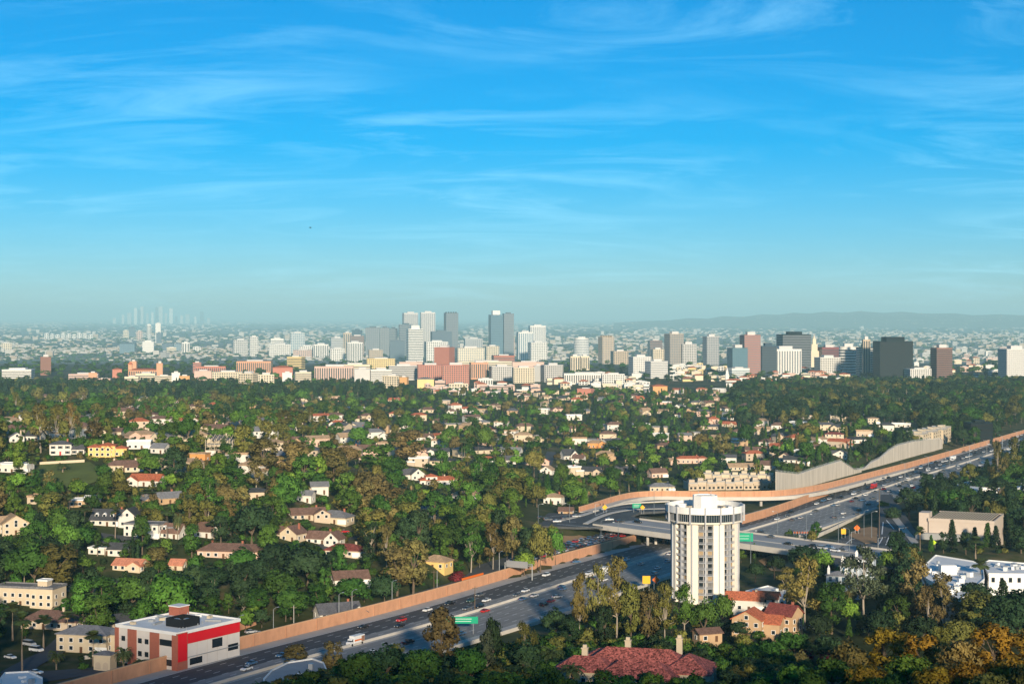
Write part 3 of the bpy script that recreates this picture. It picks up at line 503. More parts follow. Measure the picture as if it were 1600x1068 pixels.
def house(x, y, z, yaw, vols, wall, roof, label, mark=None, chim=1, dorm=0, ops='auto', cat='house', name='house', group=None, hero=True, px=None, py=None, shutters=False, extra=None):
    r = empty(name, (x,y,z), R(yaw)); cnt = 0
    for vi, v in enumerate(vols):
        dx, dy, w, d, h, kind, rh, ridge = v[:8]; wm = WALLS[v[8] if len(v) > 8 else wall]; rm = ROOFS[v[9] if len(v) > 9 else roof]
        wo = wall_mesh(w,d,h,kind,rh,ridge).build('wall', wm, r, (dx,dy,0)); ro = roof_mesh(w,d,h,kind,rh,ridge).build('roof', rm, r, (dx,dy,0))
        if vi == 0 and chim:
            for c in range(chim):
                cxx = w*(0.28 if c == 0 else -0.3); top = h+max(rh,0.6)+.7; MB().box(-.42,.42,-.3,.3,h-0.5,top).box(-.5,.5,-.38,.38,top,top+.15).build('chimney', M('wall_brick') if (chim+len(label))%2 == 0 else WALLS['beige'], ro, (cxx, d*0.12, 0))
        for k in range(dorm if vi == 0 else 0):
            xx = -w*.34+ w*.68*k/max(dorm-1,1); q = MB().extr([(.9,0),(-.9,0),(-.9,1.3),(0,2.2),(.9,1.3)], -d*.38, 0, 'y').build('dormer', TRIM, ro, (xx,0,h+0.5)); me_, _ = unit('window'); obj('dormer_window', me_, None, q, (0,-d*.38-.02,0.1))
        # openings
        if ops == 'auto':
            st = max(1, int(h//2.7)); nc = max(1, int(w//(3.2 if hero else 4.5)))
            for s in range(st):
                for c in range(nc):
                    if cnt > (22 if hero else 3): break
                    xx = dx-w/2+w*(c+.5)/nc; kind_ = 'window' if not (s == 0 and c == nc//2 and vi == 0) else ('red_door' if 'red door' in label else 'door')
                    if s == 0 and hero and c == nc-1 and w > 12 and vi == 0: kind_ = 'garage_door'
                    opening(r, kind_, xx, dy-d/2-.03, (0.9 if 'window' in kind_ else 0)+s*2.8, 0, hero, shutters and 'window' in kind_); cnt += 1
            ns = max(1, int(d//4.5))
            for sgn, rz in ((1,90),(-1,-90)):
                if not hero: break
                for s in range(st):
                    for c in range(ns): opening(r, 'window', dx+sgn*(w/2+.03), dy-d/2+d*(c+.5)/ns, .9+s*2.8, R(rz), True)
            if kind == 'gable' and ridge == 'y' and rh > 2 and hero: opening(r, 'window', dx, dy-d/2-.03, h-.2, 0)
    if extra: extra(r)
    if px is None: px, py = proj(x, y, z+3)
    return tag(r, label, cat, group, px, py, mark)
HOUSE_RECT = []    # screen rectangles kept clear of trees standing in front
def H(px, py, vols, yaw, wall, roof, label, mark=None, keep=0.85, **k):
    x, y, z = G(px, py); w = max(v[2] for v in vols); h = max(v[4]+v[6] for v in vols); sc = F/y
    half = (max(v[0]+v[2]/2 for v in vols)-min(v[0]-v[2]/2 for v in vols))/2*sc
    HOUSE_RECT.append((px-half*.95, py-h*sc, px+half*.95, py-1, y-3, keep, x, y, max(w,10)*.62))
    return house(x, y+5, z, yaw, vols, wall, roof, label, mark, px=px, py=py-h*sc*.5, **k)
V = lambda dx,dy,w,d,h,kind,rh,ridge='x',*a: (dx,dy,w,d,h,kind,rh,ridge,*a)
H(92,711,[V(0,0,11.5,9,6,'hip',1.8),V(9,1.5,7,8,3.4,'gable',2.0)],8,'white','charcoal','white two-storey colonial house with charcoal roof, black shutters and red door','white colonial house',shutters=True,chim=1)
H(165,714,[V(0,0,9,9,6.2,'hip',1.6),V(-6.5,-1,6.5,9,5.6,'hip',1.5),V(7,1.5,7,8,4.6,'hip',1.4),V(1,-4.6,3.4,3,5.4,'gable',1.2,'y')],5,'yellow','red','yellow villa with stepped red tile roofs above a walled terrace','yellow tile-roofed villa',chim=2)
H(20,739,[V(0,0,17,8,4.4,'flat',.4)],-12,'white','white','long low white flat-roofed house at the edge of the lawn','flat white lawn house',chim=0)
H(192,737,[V(0,0,19,8.5,3.4,'hip',2.4),V(4,-3,7,5,3.0,'gable',1.6)],6,'cream','brown','cream ranch house with long brown hip roof below the yellow villa','cream ranch house',chim=2)
H(248,709,[V(0,0,8.5,7,3.6,'gable',2.2)],-20,'white','grey','small white gabled house with grey roof beside the flat white annexe',chim=0)
H(215,702,[V(0,0,13,7,4.2,'flat',.5)],4,'white','white','white flat-roofed annexe right of the yellow villa',chim=0)
H(310,722,[V(0,0,9,7,4.4,'flat',.2,'x','orange','tan')],-15,'orange','tan','orange timber-clad box house under construction beside dead trees','orange box house',chim=0)
H(22,692,[V(0,0,8,7,3.6,'gable',2.4,'y')],20,'white','grey','little white gabled cottage with brick chimney','gabled cottage',chim=1)
H(52,690,[V(0,0,9,7,3.8,'gable',2.4)],-14,'white','dark','white cottage with black roof right of the gabled cottage',chim=0)
H(128,792,[V(0,0,15,9,3.2,'flat',.3),V(3,2,6,5,4.2,'flat',.3)],10,'tan','white','low tan house with broad white flat roof','tan flat-roofed house',chim=0)
H(170,822,[V(0,0,17,9,3.4,'gable',4.2),V(10.5,0.5,9,12,5.2,'gable',3.6,'y')],-12,'white','dark','big white house with dark steep roof and a row of dormers','white dormer house',chim=1,dorm=4)
H(224,840,[V(0,0,17,10,6.0,'flat',.35),V(11,3,6,8,4.4,'flat',.3)],-14,'white','grey','white two-storey block house with flat grey roof','flat-roofed block house',chim=0)
H(268,842,[V(0,0,9.5,8,3.2,'gable',3.6)],-18,'white','brown','white cottage with brown steep roof and two dormers','brown-roofed dormer cottage',chim=0,dorm=2)
H(322,840,[V(0,0,9,9,3.4,'gable',3.4),V(5,2,6,8,3.4,'gable',3.0,'y')],-24,'white','brown','white house with crossed brown gables half behind a round tree',chim=1)
H(16,835,[V(0,0,12,11,5.4,'gable',3.6,'y'),V(-6,3,9,9,5,'gable',3)],28,'cream','tan','tall cream gabled house at the left edge of the hillside','tall cream gabled house',chim=0)
H(352,872,[V(0,0,24,10,3.2,'hip',3.0),V(12,3,12,9,3.2,'gable',2.4)],-10,'pink','brown','sprawling brown-roofed ranch house with pale pink walls','sprawling ranch house',chim=3)
H(200,893,[V(0,0,13,8,3.0,'gable',2.2,'x'),V(4,-3,6,4,2.9,'gable',1.6,'y')],-16,'cream','salmon','cream bungalow with salmon pink roof above a green terrace','salmon-roofed bungalow',chim=0)
H(162,868,[V(0,0,14,7,3.0,'flat',.3),V(6,-1,7,7,3.4,'gable',2.2,'x','white','dark')],-10,'white','white','white flat-roofed bungalow with a black gable behind two palms',chim=0)
H(275,893,[V(0,0,6,6,3,'gable',2)],-12,'cream','salmon','small salmon-roofed outbuilding among dark trees',chim=0)
H(45,948,[V(-5,1,20,9,7.2,'flat',.5),V(7,0,10,11,7.6,'flat',.5),V(5,1,4.2,4,10,'flat',.2,'x','cream','white')],-14,'cream','grey','cream apartment building with flat grey roof and stair tower','cream apartment building',chim=0)
H(72,982,[V(0,0,18,11,3.2,'hip',3.2),V(9,-2,9,9,3.2,'hip',2.4)],-10,'beige','brown','dark brown hip-roofed house with a skylight below the apartment building','dark hip-roofed house',chim=1)
H(133,1018,[V(0,0,19,12,6.4,'hip',2.4),V(11,2,8,9,6.2,'hip',2)],-12,'cream','grey','cream two-storey apartment house with grey hip roof and shuttered windows','grey hip-roofed apartments',chim=0)
H(165,985,[V(0,0,14,9,3.0,'gable',2.4)],25,'beige','dark','dark gabled roof tucked in the trees above the red and white office block',chim=0,keep=.4)
H(525,968,[V(0,0,17,9,3.0,'gable',3.2,'x'),V(7,-2.5,7,7,3.0,'gable',2.4,'y')],24,'white','charcoal','white gabled house with charcoal roof right behind the noise wall','house behind noise wall',chim=1)
H(545,915,[V(0,0,15,9,3.2,'gable',2.8)],18,'white','brown','shaded white house with brown roof among dark trees',chim=0)
H(682,889,[V(0,0,12,9,3.4,'hip',2.6)],-24,'yellow','tan','yellow house with tan hip roof beside the frontage road','yellow hip-roofed house',chim=0)
H(680,759,[V(0,0,20,9,3.6,'hip',2.0),V(-3,-1,7,7,5.8,'hip',1.6),V(8,2,10,8,3.8,'hip',1.8)],10,'white','red','white Mediterranean house with red tile roofs and small tower','red-tiled Mediterranean house',chim=2)
H(648,750,[V(0,0,9,8,4,'gable',3.2,'y'),V(-5,2,8,8,4,'gable',3)],30,'white','charcoal','white house with black gable left of the red-tiled Mediterranean house',chim=0)
H(730,781,[V(0,0,16,10,3.2,'hip',2.6)],-8,'white','tan','white round-fronted house with broad tan tile roof','tan-tiled house',chim=0)
H(478,812,[V(0,0,17,9,3.0,'gable',2.6),V(6,-3,8,7,3,'gable',2.2,'y')],20,'beige','brown','brown shingle-roofed house behind the cream gable','brown shingle house',chim=1)
H(522,818,[V(0,0,16,10,3.2,'hip',3.0)],-20,'cream','grey','cream garage house with big grey hip roof','big grey hip roof house',chim=1)
H(456,846,[V(0,0,9,9,4,'gable',3.2,'y'),V(-6,2,9,8,3.4,'gable',2.8)],-25,'cream','brown','cream house with its gable end and two windows in the sun','sunlit cream gable house',chim=1)
H(502,851,[V(0,0,13,8,3.2,'gable',2.8),V(7,-2,7,8,3.4,'gable',3.0,'y')],-18,'white','brown','white house with three pale gables and pinkish brown roof','three-gabled white house',chim=1)
H(538,870,[V(0,0,17,9,3,'hip',2.6)],-12,'beige','maroon','dark maroon-roofed house with chimney at the edge of the shade',chim=1)
H(758,724,[V(0,0,14,7,3.6,'hip',1.6)],6,'white','red','white house with thin red tile roof near the tall palms','house near tall palms',chim=0)
H(497,772,[V(0,0,9,8,4.4,'gable',2.0)],12,'white','grey','white timber-framed house half hidden left of the curved street',chim=0)
H(476,785,[V(0,0,8,7,4,'gable',2.0)],-12,'white','grey','small white house with blue-grey roof under a round tree',chim=1)
H(668,808,[V(0,0,13,9,3.2,'hip',2.6)],-30,'beige','grey','grey shingled roof with red chimney between green trees',chim=1)
H(905,727,[V(0,0,9,8,6,'gable',2.4)],-18,'white','brown','white house with red brick front and two tall brick chimneys','brick-chimney house',chim=2)
H(887,718,[V(0,0,10,9,4,'gable',4.6),V(4,-2,7,7,4,'gable',3.6,'y')],24,'white','dark','white house with very steep black roof','steep black roof house',chim=1)
H(856,741,[V(0,0,9,8,3.4,'gable',2.6,'y')],-20,'white','tan','white gabled cottage at the end of the straight street',chim=0)
H(932,700,[V(0,0,17,9,4.6,'hip',2.2),V(4,-3,6,6,4.4,'gable',2,'y')],8,'orange','tan','apricot house with wide tan roof','apricot house',chim=1)
H(1078,724,[V(0,0,22,8,4.2,'hip',1.8),V(10,-2,7,7,4.6,'hip',1.6)],4,'pink','red','long Spanish house with arched front and red tile roofs','long Spanish house',chim=1)
H(1140,724,[V(0,0,12,8,5.2,'gable',2.0)],-6,'white','charcoal','white two-storey house with dark roof right of the long Spanish house',chim=0)
H(1158,735,[V(0,0,20,8,3.2,'gable',2.4)],8,'cream','tan','long cream house with pale brown gable roof above the townhouses','long cream house',chim=0)
H(1034,768,[V(0,0,17,8,3.4,'hip',2.4)],6,'cream','grey','cream bungalow with grey hip roof and red chimney by the curved ramp','bungalow by the ramp',chim=1)
H(1028,746,[V(0,0,13,8,4,'gable',2.8)],22,'pink','brown','pink gabled house left of the townhouses','pink gabled house',chim=1)
H(866,788,[V(0,0,11,8,4.4,'hip',2.0)],-16,'white','tan','small white house with tan roof above the street junction','white junction house',chim=1)
H(885,806,[V(0,0,8,6,3.0,'gable',1.8)],-12,'tan','brown','tiny tan house beside the street junction',chim=0)
H(1316,716,[V(0,0,12,9,3.6,'gable',3.0,'y'),V(-8,2,10,8,3.4,'gable',2.4)],-18,'white','charcoal','white gabled house on top of the stepped retaining wall','house above retaining wall',chim=0)
H(1246,724,[V(0,0,19,8,3.2,'gable',2.4)],-8,'white','dark','white low house with long black roof near the stepped retaining wall',chim=1)
H(1228,722,[V(0,0,8,7,4.4,'gable',2.6,'y')],-20,'cream','brown','cream gable end left of the long black roof',chim=0)
H(1305,688,[V(0,0,16,8,5.5,'hip',1.8),V(5,-2,6,6,5.5,'hip',1.4)],-8,'cream','maroon','cream house with maroon tile roofs among trees above the retaining wall','maroon-tiled house',chim=2)
H(1365,662,[V(0,0,13,9,6,'hip',1.2)],4,'cream','tan','cream box house in front of the dark wood','cream box house',chim=0)
H(1352,682,[V(0,0,15,8,5,'flat',.5)],-4,'beige','tan','beige flat-roofed house in front of the dark wood',chim=0)
# scattered houses of the far neighbourhood
def rnd_house(px, py):
    x, y, z = G(px, py); w = random.uniform(11,19); d = random.uniform(8,10); st = random.choice((3.2,3.4,5.6,6.0)); k = random.choice(('hip','gable','gable','hip','flat')); wall = random.choices(('white','cream','beige','pink','tan'),(5,5,4,2,1))[0]; roof = random.choices(('brown','grey','red','tan','dark','charcoal'),(7,3,4,4,2,2))[0]
    if k == 'flat': roof = random.choice(('white','grey','tan'))
    rh = 0.5 if k == 'flat' else random.uniform(1.8,3.0); vols = [V(0,0,w,d,st,k,rh,'x')]
    if random.random() < 0.6: vols.append(V(random.choice((-1,1))*w*.38, -2.0, w*.42, d*.9, 3.2, 'gable' if k != 'flat' else 'flat', 2.0 if k != 'flat' else .5, 'y'))
    kind = {'hip':'hip roof','gable':'gabled roof','flat':'flat roof'}[k]; sc = F/y
    HOUSE_RECT.append((px-w*.5*sc, py-(st+rh)*sc, px+w*.5*sc, py-1, y-3, 0.5, x, y, w*.6))
    house(x, y+4, z, random.uniform(-35,35), vols, wall, roof, f'{wall} {"two-storey " if st > 4 else ""}house with {roof} {kind}', None, chim=random.choice((0,1,1)), hero=False, group='houses of the hillside neighbourhood', px=px, py=py-st*sc*.5)
zones = [((0,622,560,668),44,20,7),((180,690,560,760),10,44,15),((500,628,1130,700),74,17,6),((640,700,1060,745),16,30,12),((0,648,420,690),18,34,11),((1190,648,1420,735),26,22,10),((60,735,640,800),6,60,20),((420,650,640,720),12,34,12),((1130,640,1200,720),8,22,10),((800,612,1140,632),26,17,4)]
placed = [(h[0]*.5+h[2]*.5, h[3]) for h in HOUSE_RECT]
for (x0,y0,x1,y1), n_, dx, dy in zones:
    k = tries = 0
    while k < n_ and tries < 3000:
        tries += 1; a, c = random.uniform(x0,x1), random.uniform(y0,y1)
        if any(abs(a-p) < dx and abs(c-q) < dy for p, q in placed) or (40 < a < 175 and 715 < c < 775): continue
        g = G(a, c); s_, d_ = fsd(g[0], g[1])
        if -60 < d_[0] < 75: continue
        placed.append((a,c)); rnd_house(a, c); k += 1
# ------------------------------------------------------------------ red and white office block
ox, oy, oz = G(268, 1040); ob = empty('office_block', (ox, oy+12, oz), R(-33))
OWH = mat('panel_white', (0.62,0.58,0.54), 0.8, 0.05, 0.5); OBR = mat('office_brick', (0.34,0.115,0.075), 0.9, 0.12, 1.2); ORD = mat('signal_red', (0.62,0.012,0.02), 0.6, 0.03)
w2, d2, hh = 14.5, 15.5, 12.5
MB().box(-w2,w2,-d2,d2,-4,hh).build('wall', OWH, ob)
rf = MB().box(-w2-.15,w2+.15,-d2-.15,d2+.15,hh,hh+.25); 
for a in ((-w2-.25,w2+.25,-d2-.25,-d2+.1),(-w2-.25,w2+.25,d2-.1,d2+.25),(-w2-.25,-w2+.1,-d2+.1,d2-.1),(w2-.1,w2+.25,-d2+.1,d2-.1)): rf.box(*a, hh-.3, hh+.8)
ro = rf.build('roof', M('white_roof'), ob)
for x0, x1 in ((-14.8,-13.2),(-8.6,-4.6),(2.0,6.2),(12.4,14.8)): MB().box(x0,x1,-d2-.45,-d2+.2,-4,hh-.35).build('brick_pier', OBR, ob)
for z in (3.2,7.6,):
    for x in (-11,-3,0.2): MB().box(x-.85,x+.85,-d2-.12,-d2+.05,z+.2,z+1.9).build('window', M('dark_glass'), ob)
for z in (1.6,8.2): MB().box(6.4,12.2,-d2-.12,-d2+.05,z,z+2.1).build('ribbon_window', M('dark_glass'), ob)
MB().box(w2-.05,w2+.5,-d2-.4,-d2+4.5,-4,hh+.3).build('brick_pier', OBR, ob)
MB().box(w2+.02,w2+.58,-d2-.1,-d2+4.2,3.2,hh+.1).build('red_panel', ORD, ob)
MB().box(w2-.05,w2+.35,-d2+4.7,d2-.3,hh-3.8,hh-.4).build('red_band', ORD, ob)
MB().box(w2-.05,w2+.18,-d2+5,d2-.3,3.9,4.15).build('belt_course', M('steel'), ob)
for y0, y1, z0, z1 in ((-9.5,-3.5,1.2,3.4),(1.5,6.5,5.2,8.2),(9.5,14.5,2.8,5.0)): MB().box(w2-.05,w2+.14,y0,y1,z0,z1).build('ribbon_window', M('dark_glass'), ob)
MB().box(-13.5,-8.5,9,14,hh-1,hh+3.4).build('stair_tower', OBR, ob); MB().box(-13.7,-8.3,8.8,14.2,hh+3.4,hh+3.7).build('stair_tower_roof', M('white_roof'), ob)
cg = MB(); 
for a in ((0,8,-8.2,-8),(0,8,0,0.2),(0,.2,-8,0),(7.8,8,-8,0)): cg.box(*a, hh+.3, hh+3.2)
cg.build('plant_screen', mat('screen_black', (0.012,0.014,0.016), 0.7, 0.1), ro, (1,1,0))
for x, y in ((2,-5),(5,-3),(3.5,-6)): MB().box(x-.8,x+.8,y-.8,y+.8,hh+.3,hh+2.6).build('roof_unit', M('steel'), ro, (1,1,0))
for k, (x, y) in enumerate(((-11,-11),(-9,-4),(-10.5,-2),(-8,0),(-6,9),(-2,12),(3,12.5),(-9,3))): MB().box(-1,1,-.6,.6,0,.9).build('roof_unit', [M('tan_paint'), M('steel'), M('white_paint')][k%3], ro, (x,y,hh+.25), .3*k)
for k, (x, y, l_) in enumerate(((-11.5,4,7),(-4,-6,5),(9,8,6),(-3,7,4))): MB().box(-l_/2,l_/2,-.35,.35,.1,.75).build('roof_duct', M('steel'), ro, (x,y,hh+.25), .2*k+(1.57 if k%2 else 0))
for k in range(9): MB().tube([(0,0,0),(0,0,.9)],[.16,.16],6).build('roof_vent', M('steel'), ro, (random.uniform(-12,12),random.uniform(-13,13),hh+.25))
for z in (4.3,8.4): MB().box(-13,12.2,-d2-.06,-d2+.02,z-.06,z+.06).build('panel_joint', M('concrete'), ob)
for y in (-6,-1,4,9): MB().box(w2-.02,w2+.06,y-.05,y+.05,-1,hh-3.9).build('panel_joint', M('concrete'), ob)
tag(ob, 'three-storey white office block with brick piers and bright red panels beside the freeway wall', 'office building', px=268, py=995, mark='red and white office block')
HOUSE_RECT.append((168,940,362,1048,oy-3,1.0,ox,oy+12,26))
# small arched gate lodge
gx, gy, gz = G(162, 1048); gl = empty('gate_lodge', (gx,gy+2,gz), R(-12)); MB().box(-3,3,-2.5,2.5,-2,5).build('wall', WALLS['cream'], gl); MB().box(-3.4,3.4,-2.9,2.9,5,5.5).build('cornice', WALLS['cream'], gl); roof_mesh(5.4,4.4,5.5,'hip',1.2,'x').build('roof', ROOFS['grey'], gl)
for x in (-1.4,1.4): MB().add([(x+1.0*math.cos(a), -2.56, 2.2+1.0*math.sin(a)) for a in np.linspace(0,math.pi,9)]+[(x-1.0,-2.56,.8),(x+1.0,-2.56,.8)], [tuple(range(11))]).build('arched_niche', WALLS['beige'], gl)
tag(gl, 'small cream gate lodge with twin arched niches in front of the office block', 'building', mark='cream gate lodge'); HOUSE_RECT.append((145,1020,180,1050,gy-3,1,gx,gy,5))
# ------------------------------------------------------------------ townhouses behind the ramp
def row_block(name, px0, py0, px1, py1, n_, h, dep, wall, label, mark):
    a, c = G(px0,py0), G(px1,py1); dx, dy = c[0]-a[0], c[1]-a[1]; L = math.hypot(dx,dy); r = empty(name, a, math.atan2(dy,dx)); u = L/n_
    for k in range(n_):
        hk = h+(0.9 if k%2 else 0); o = (k*u,(k%2)*1.2,0)
        MB().box(0.06,u-.06,0,dep,-4,hk).build('wall', wall, r, o); rr = MB().box(-.05,u+.05,-.2,dep+.2,hk,hk+.25); [rr.box(*q, hk+.25, hk+1.0) for q in ((-.05,u+.05,-.2,.05),(-.05,.15,.05,dep),(u-.15,u+.05,.05,dep))]
        ro = rr.build('roof', M('roof_gravel'), r, o); MB().box(u*.2,u*.8,dep*.25,dep*.5,hk+.25,hk+2.4).build('stair_hut', wall, ro); MB().box(u*.3,u*.6,dep*.65,dep*.8,hk+.25,hk+1.3).build('roof_unit', M('steel'), ro)
        for st in range(int(h//3)):
            for fx in (.28,.72): MB().box(u*fx-.8,u*fx+.8,-.07,.05,.9+3*st,2.4+3*st).build('window', M('dark_glass'), r, o)
        MB().box(u*.1,u*.9,-1.0,-.05,3.1,4.1).build('balcony', WALLS['beige'], r, o)
    q = proj(a[0]+dx/2, a[1]+dy/2, h); tag(r, label, 'townhouses', px=q[0], py=q[1], mark=mark); HOUSE_RECT.append((min(px0,px1),q[1]-10,max(px0,px1),max(py0,py1)+12,min(a[1],c[1])-40,1.0,a[0]+dx/2,a[1]+dy/2,L*.45))
row_block('townhouse_row', 1076,766,1205,764,9,4.6,16,WALLS['beige'],'beige terrace of flat-roofed townhouses just behind the ramp noise wall','beige townhouse terrace')
row_block('townhouse_row', 1085,754,1212,752,9,5.4,14,WALLS['cream'],'rear terrace of cream flat-roofed townhouses behind the beige terrace',None)
row_block('townhouse_row', 1442,700,1488,690,6,12,18,WALLS['cream'],'pale cluttered flat-roofed apartment row above the tallest retaining wall','pale apartment row')
# ------------------------------------------------------------------ buildings right of the freeway
def G0(px, py, z): x, y = U(px, py, z); return x, y, z
x, y, z = G0(1520, 846, 7); hb = empty('banded_hall', (x, y+10, z), R(-24))
MB().box(-18,14,-7,27,-6,10).build('wall', mat('wall_peach', (0.54,0.45,0.37), 0.85, 0.06), hb); MB().box(-18.3,14.3,-7.3,-6.6,9.0,10.6).box(-18.3,14.3,26.6,27.3,9.0,10.6).box(13.6,14.3,-6.6,26.6,9,10.6).build('parapet', MATS['wall_peach'], hb)
ro = MB().box(-18,13.6,-6.6,26.6,10.0,10.2).build('roof', ROOFS['brown'], hb)
for k in range(22): MB().box(-16.8+k*1.36,-16.3+k*1.36,-6.2,26.2,10.25,10.75).build('louvre', mat('louvre_pale', (0.42,0.36,0.27), 0.8, 0.1), ro)
MB().box(-23,-18,-6,3,-6,13).build('stair_tower', MATS['wall_peach'], hb); MB().box(-24,15,-10,-7,-6,3.2).build('lower_wing', WALLS['grey'], hb)
tag(hb, 'peach-coloured hall with louvred roof and square stair tower among dark trees', 'building', px=1510, py=822, mark='louvred peach hall'); HOUSE_RECT.append((1448,792,1578,848,y-3,.97,x,y+14,28)); HOUSE_RECT.append((1440,866,1600,915,y-60,.9,-900,0,1))
def flatbuild(name, rows, h, m, label, cat, mark, base=4.0, units=14, rh=0.6, roofm=None):
    pts = [U(px, py, base+h) for px, py in rows]; ar = sum(a[0]*c[1]-c[0]*a[1] for a, c in zip(pts, pts[1:]+pts[:1])); pts = pts if ar > 0 else pts[::-1]
    cx_, cy_ = sum(p[0] for p in pts)/len(pts), sum(p[1] for p in pts)/len(pts); r = empty(name, (cx_,cy_,base)); q = [(a-cx_,c-cy_) for a,c in pts]
    MB().prism(q, -5, h).build('wall', m, r); ro = MB().prism([(a*.985,c*.985) for a,c in q], h, h+.12).build('roof', roofm or M('white_roof'), r)
    for k in range(len(q)):
        a, c = Vector(q[k]), Vector(q[(k+1)%len(q)]); d = (c-a); L_ = d.length; e = MB().box(0.02,L_-.02,-.15,.2,h-.2,h+rh).build('parapet', M('white_paint'), r, (a.x,a.y,0), math.atan2(d.y,d.x))
        nw = int(L_//3.4)
        for j in range(nw): MB().box(-.7,.7,-.08,.05,0,2.0).build('window', M('dark_glass'), r, (a.x+d.x*(j+.5)/nw, a.y+d.y*(j+.5)/nw, max(h-3.2,.6)), math.atan2(d.y,d.x))
    for k in range(units):
        i = k%len(q); t = random.uniform(.15,.75); j = (i+2)%len(q); a = Vector(q[i])*(1-t)*.8+Vector(q[j])*t*.8*.6; s_ = random.uniform(.5,1.3); MB().box(-s_,s_,-s_*.8,s_*.8,h+.1,h+random.uniform(.8,2.0)).build('roof_unit', random.choice((M('steel'),M('white_paint'),M('white_roof'))), ro, (a.x,a.y,0), random.uniform(0,3))
    p = proj(cx_,cy_,base+h); return tag(r, label, cat, px=p[0], py=p[1], mark=mark), r, q, h
_, wr, q, h = flatbuild('white_wing', [(1440,888),(1462,868),(1535,880),(1538,905),(1492,945),(1478,940),(1470,918),(1448,905)], 7.5, M('white_paint'), 'white flat-roofed building crowded with roof units behind rust-coloured trees', 'building', 'cluttered white roof', units=40)
MB().box(-3.2,3.2,-2.6,2.6,7.5,11.5).build('lift_tower', M('white_paint'), wr, (3,14,0)); MB().box(-2,2,-2,2,7.5,9.6).build('lift_tower', M('white_paint'), wr, (-14,16,0))
flatbuild('white_wing', [(1536,882),(1545,876),(1640,884),(1640,898),(1545,897)], 7.5, M('white_paint'), 'long white wing with a row of roof units at the right edge', 'building', 'long white wing', units=16)
flatbuild('white_villa', [(1496,757),(1530,748),(1570,752),(1600,756),(1590,764),(1540,762),(1512,768)], 5, M('white_paint'), 'white flat-roofed villa in the dark trees right of the freeway', 'building', 'white villa in the trees', units=5)
flatbuild('curved_roof_building', [(412,1062),(425,1048),(450,1036),(488,1030),(505,1036),(512,1052),(508,1075),(415,1078)], 5, WALLS['cream'], 'cream building with curved parapet and pale flat roof under the foreground trees', 'building', 'curved parapet building', base=0, units=3, roofm=mat('grey_membrane', (0.30,0.31,0.32), .9, .12, .2))
flatbuild('flat_roofed_shop', [(0,1062),(8,1052),(45,1050),(66,1060),(66,1080),(0,1080)], 4, WALLS['grey'], 'pale flat shop roof in the bottom left corner', 'building', None, base=0, units=3)
flatbuild('white_annexe', [(1165,924),(1200,916),(1228,924),(1228,934),(1180,938)], 4, M('white_paint'), 'low white annexe at the foot of the round hotel', 'building', None, base=1, units=3)
HOUSE_RECT.append((412,1030,512,1060,560,.95,-900,0,1))
# stepped glasshouse-like white building
for k, (px, py, w, h) in enumerate(((1310,930,9,9),(1330,926,8,12),(1352,922,8,14))):
    x, y, z = G0(px, py, 2); r = empty('finial_house', (x,y,z), R(-20)); MB().box(-w/2,w/2,-4,4,-4,h).build('wall', mat('pale_blue_wall', (0.50,0.55,0.58), 0.7, 0.06), r); ro = roof_mesh(w,8,h,'hip',1.5,'x').build('roof', ROOFS['grey'], r)
    for sx in (-1,1): MB().box(sx*w*.4-.5,sx*w*.4+.5,-3.5,-2.5,h-.3,h+3).tube([(sx*w*.4,-3,h+3),(sx*w*.4,-3,h+4.2)],[.45,.05],6).build('finial', M('white_paint'), ro)
    for fz in range(int(h//3)):
        for fx in (-.3,0,.3): MB().box(fx*w-.6,fx*w+.6,-4.08,-3.95,.6+3*fz,2.5+3*fz).build('window', M('blue_glass'), r)
    tag(r, ['lowest','middle','tallest'][k]+' of three pale blue-grey houses with white finials behind the pale eucalyptus', 'house', mark='finial houses' if k == 1 else None); HOUSE_RECT.append((px-14,py-40,px+14,py-8,y-3,.55,x,y,7))
# red tiled houses by the hotel and the big foreground villa
def HZ(px, py, z, *a, **k):
    x, y, _ = G0(px, py, z); vols = a[0]; sc = F/y; hm = max(v[4]+v[6] for v in vols); half = max(abs(v[0])+v[2]/2 for v in vols)*sc
    HOUSE_RECT.append((px-half*.9, py-hm*sc, px+half*.9, py-3, y-3, .9, x, y, max(v[2] for v in vols)*.55)); return house(x, y, z, *a[1:2], vols, *a[2:], px=px, py=py-hm*sc/2, **k)
HZ(1165,952,1.5,[V(0,0,15,8,5,'gable',2.4),V(8,2,10,8,5.5,'gable',2.2)],-16,'white','red','white house with bright red tile roof at the foot of the round hotel','red-roofed hotel-side house',chim=1)
HZ(1172,990,2,[V(0,0,11,10,6.5,'gable',3,'y'),V(7,3,9,9,5,'gable',2.4)],-24,'tan','red','tan house with weathered red gable facing the viewer','tan red-gabled house',chim=0)
HZ(1225,985,2,[V(0,0,11,9,7,'gable',3.2,'x'),V(-6,3,8,8,5,'gable',2)],-38,'tan','maroon','tall tan house with rust-red roof beside the yellowish eucalyptus',None,chim=1)
HZ(1105,1000,2,[V(0,0,9,6,3.4,'gable',1.4)],20,'tan','brown','low brown-roofed shed under the foreground trees',None,chim=0)
x, y = U(1000, 1075, 5)
vols = [V(0,0,34,14,4.6,'hip',5.2,'x'),V(16,-2,15,17,4.6,'hip',4.6,'x'),V(-15,-7,19,11,4.2,'hip',3.8,'x'),V(-9,8,20,10,4.4,'hip',3.2,'x'),V(2,-11,24,13,3.8,'hip',4.6,'x')]
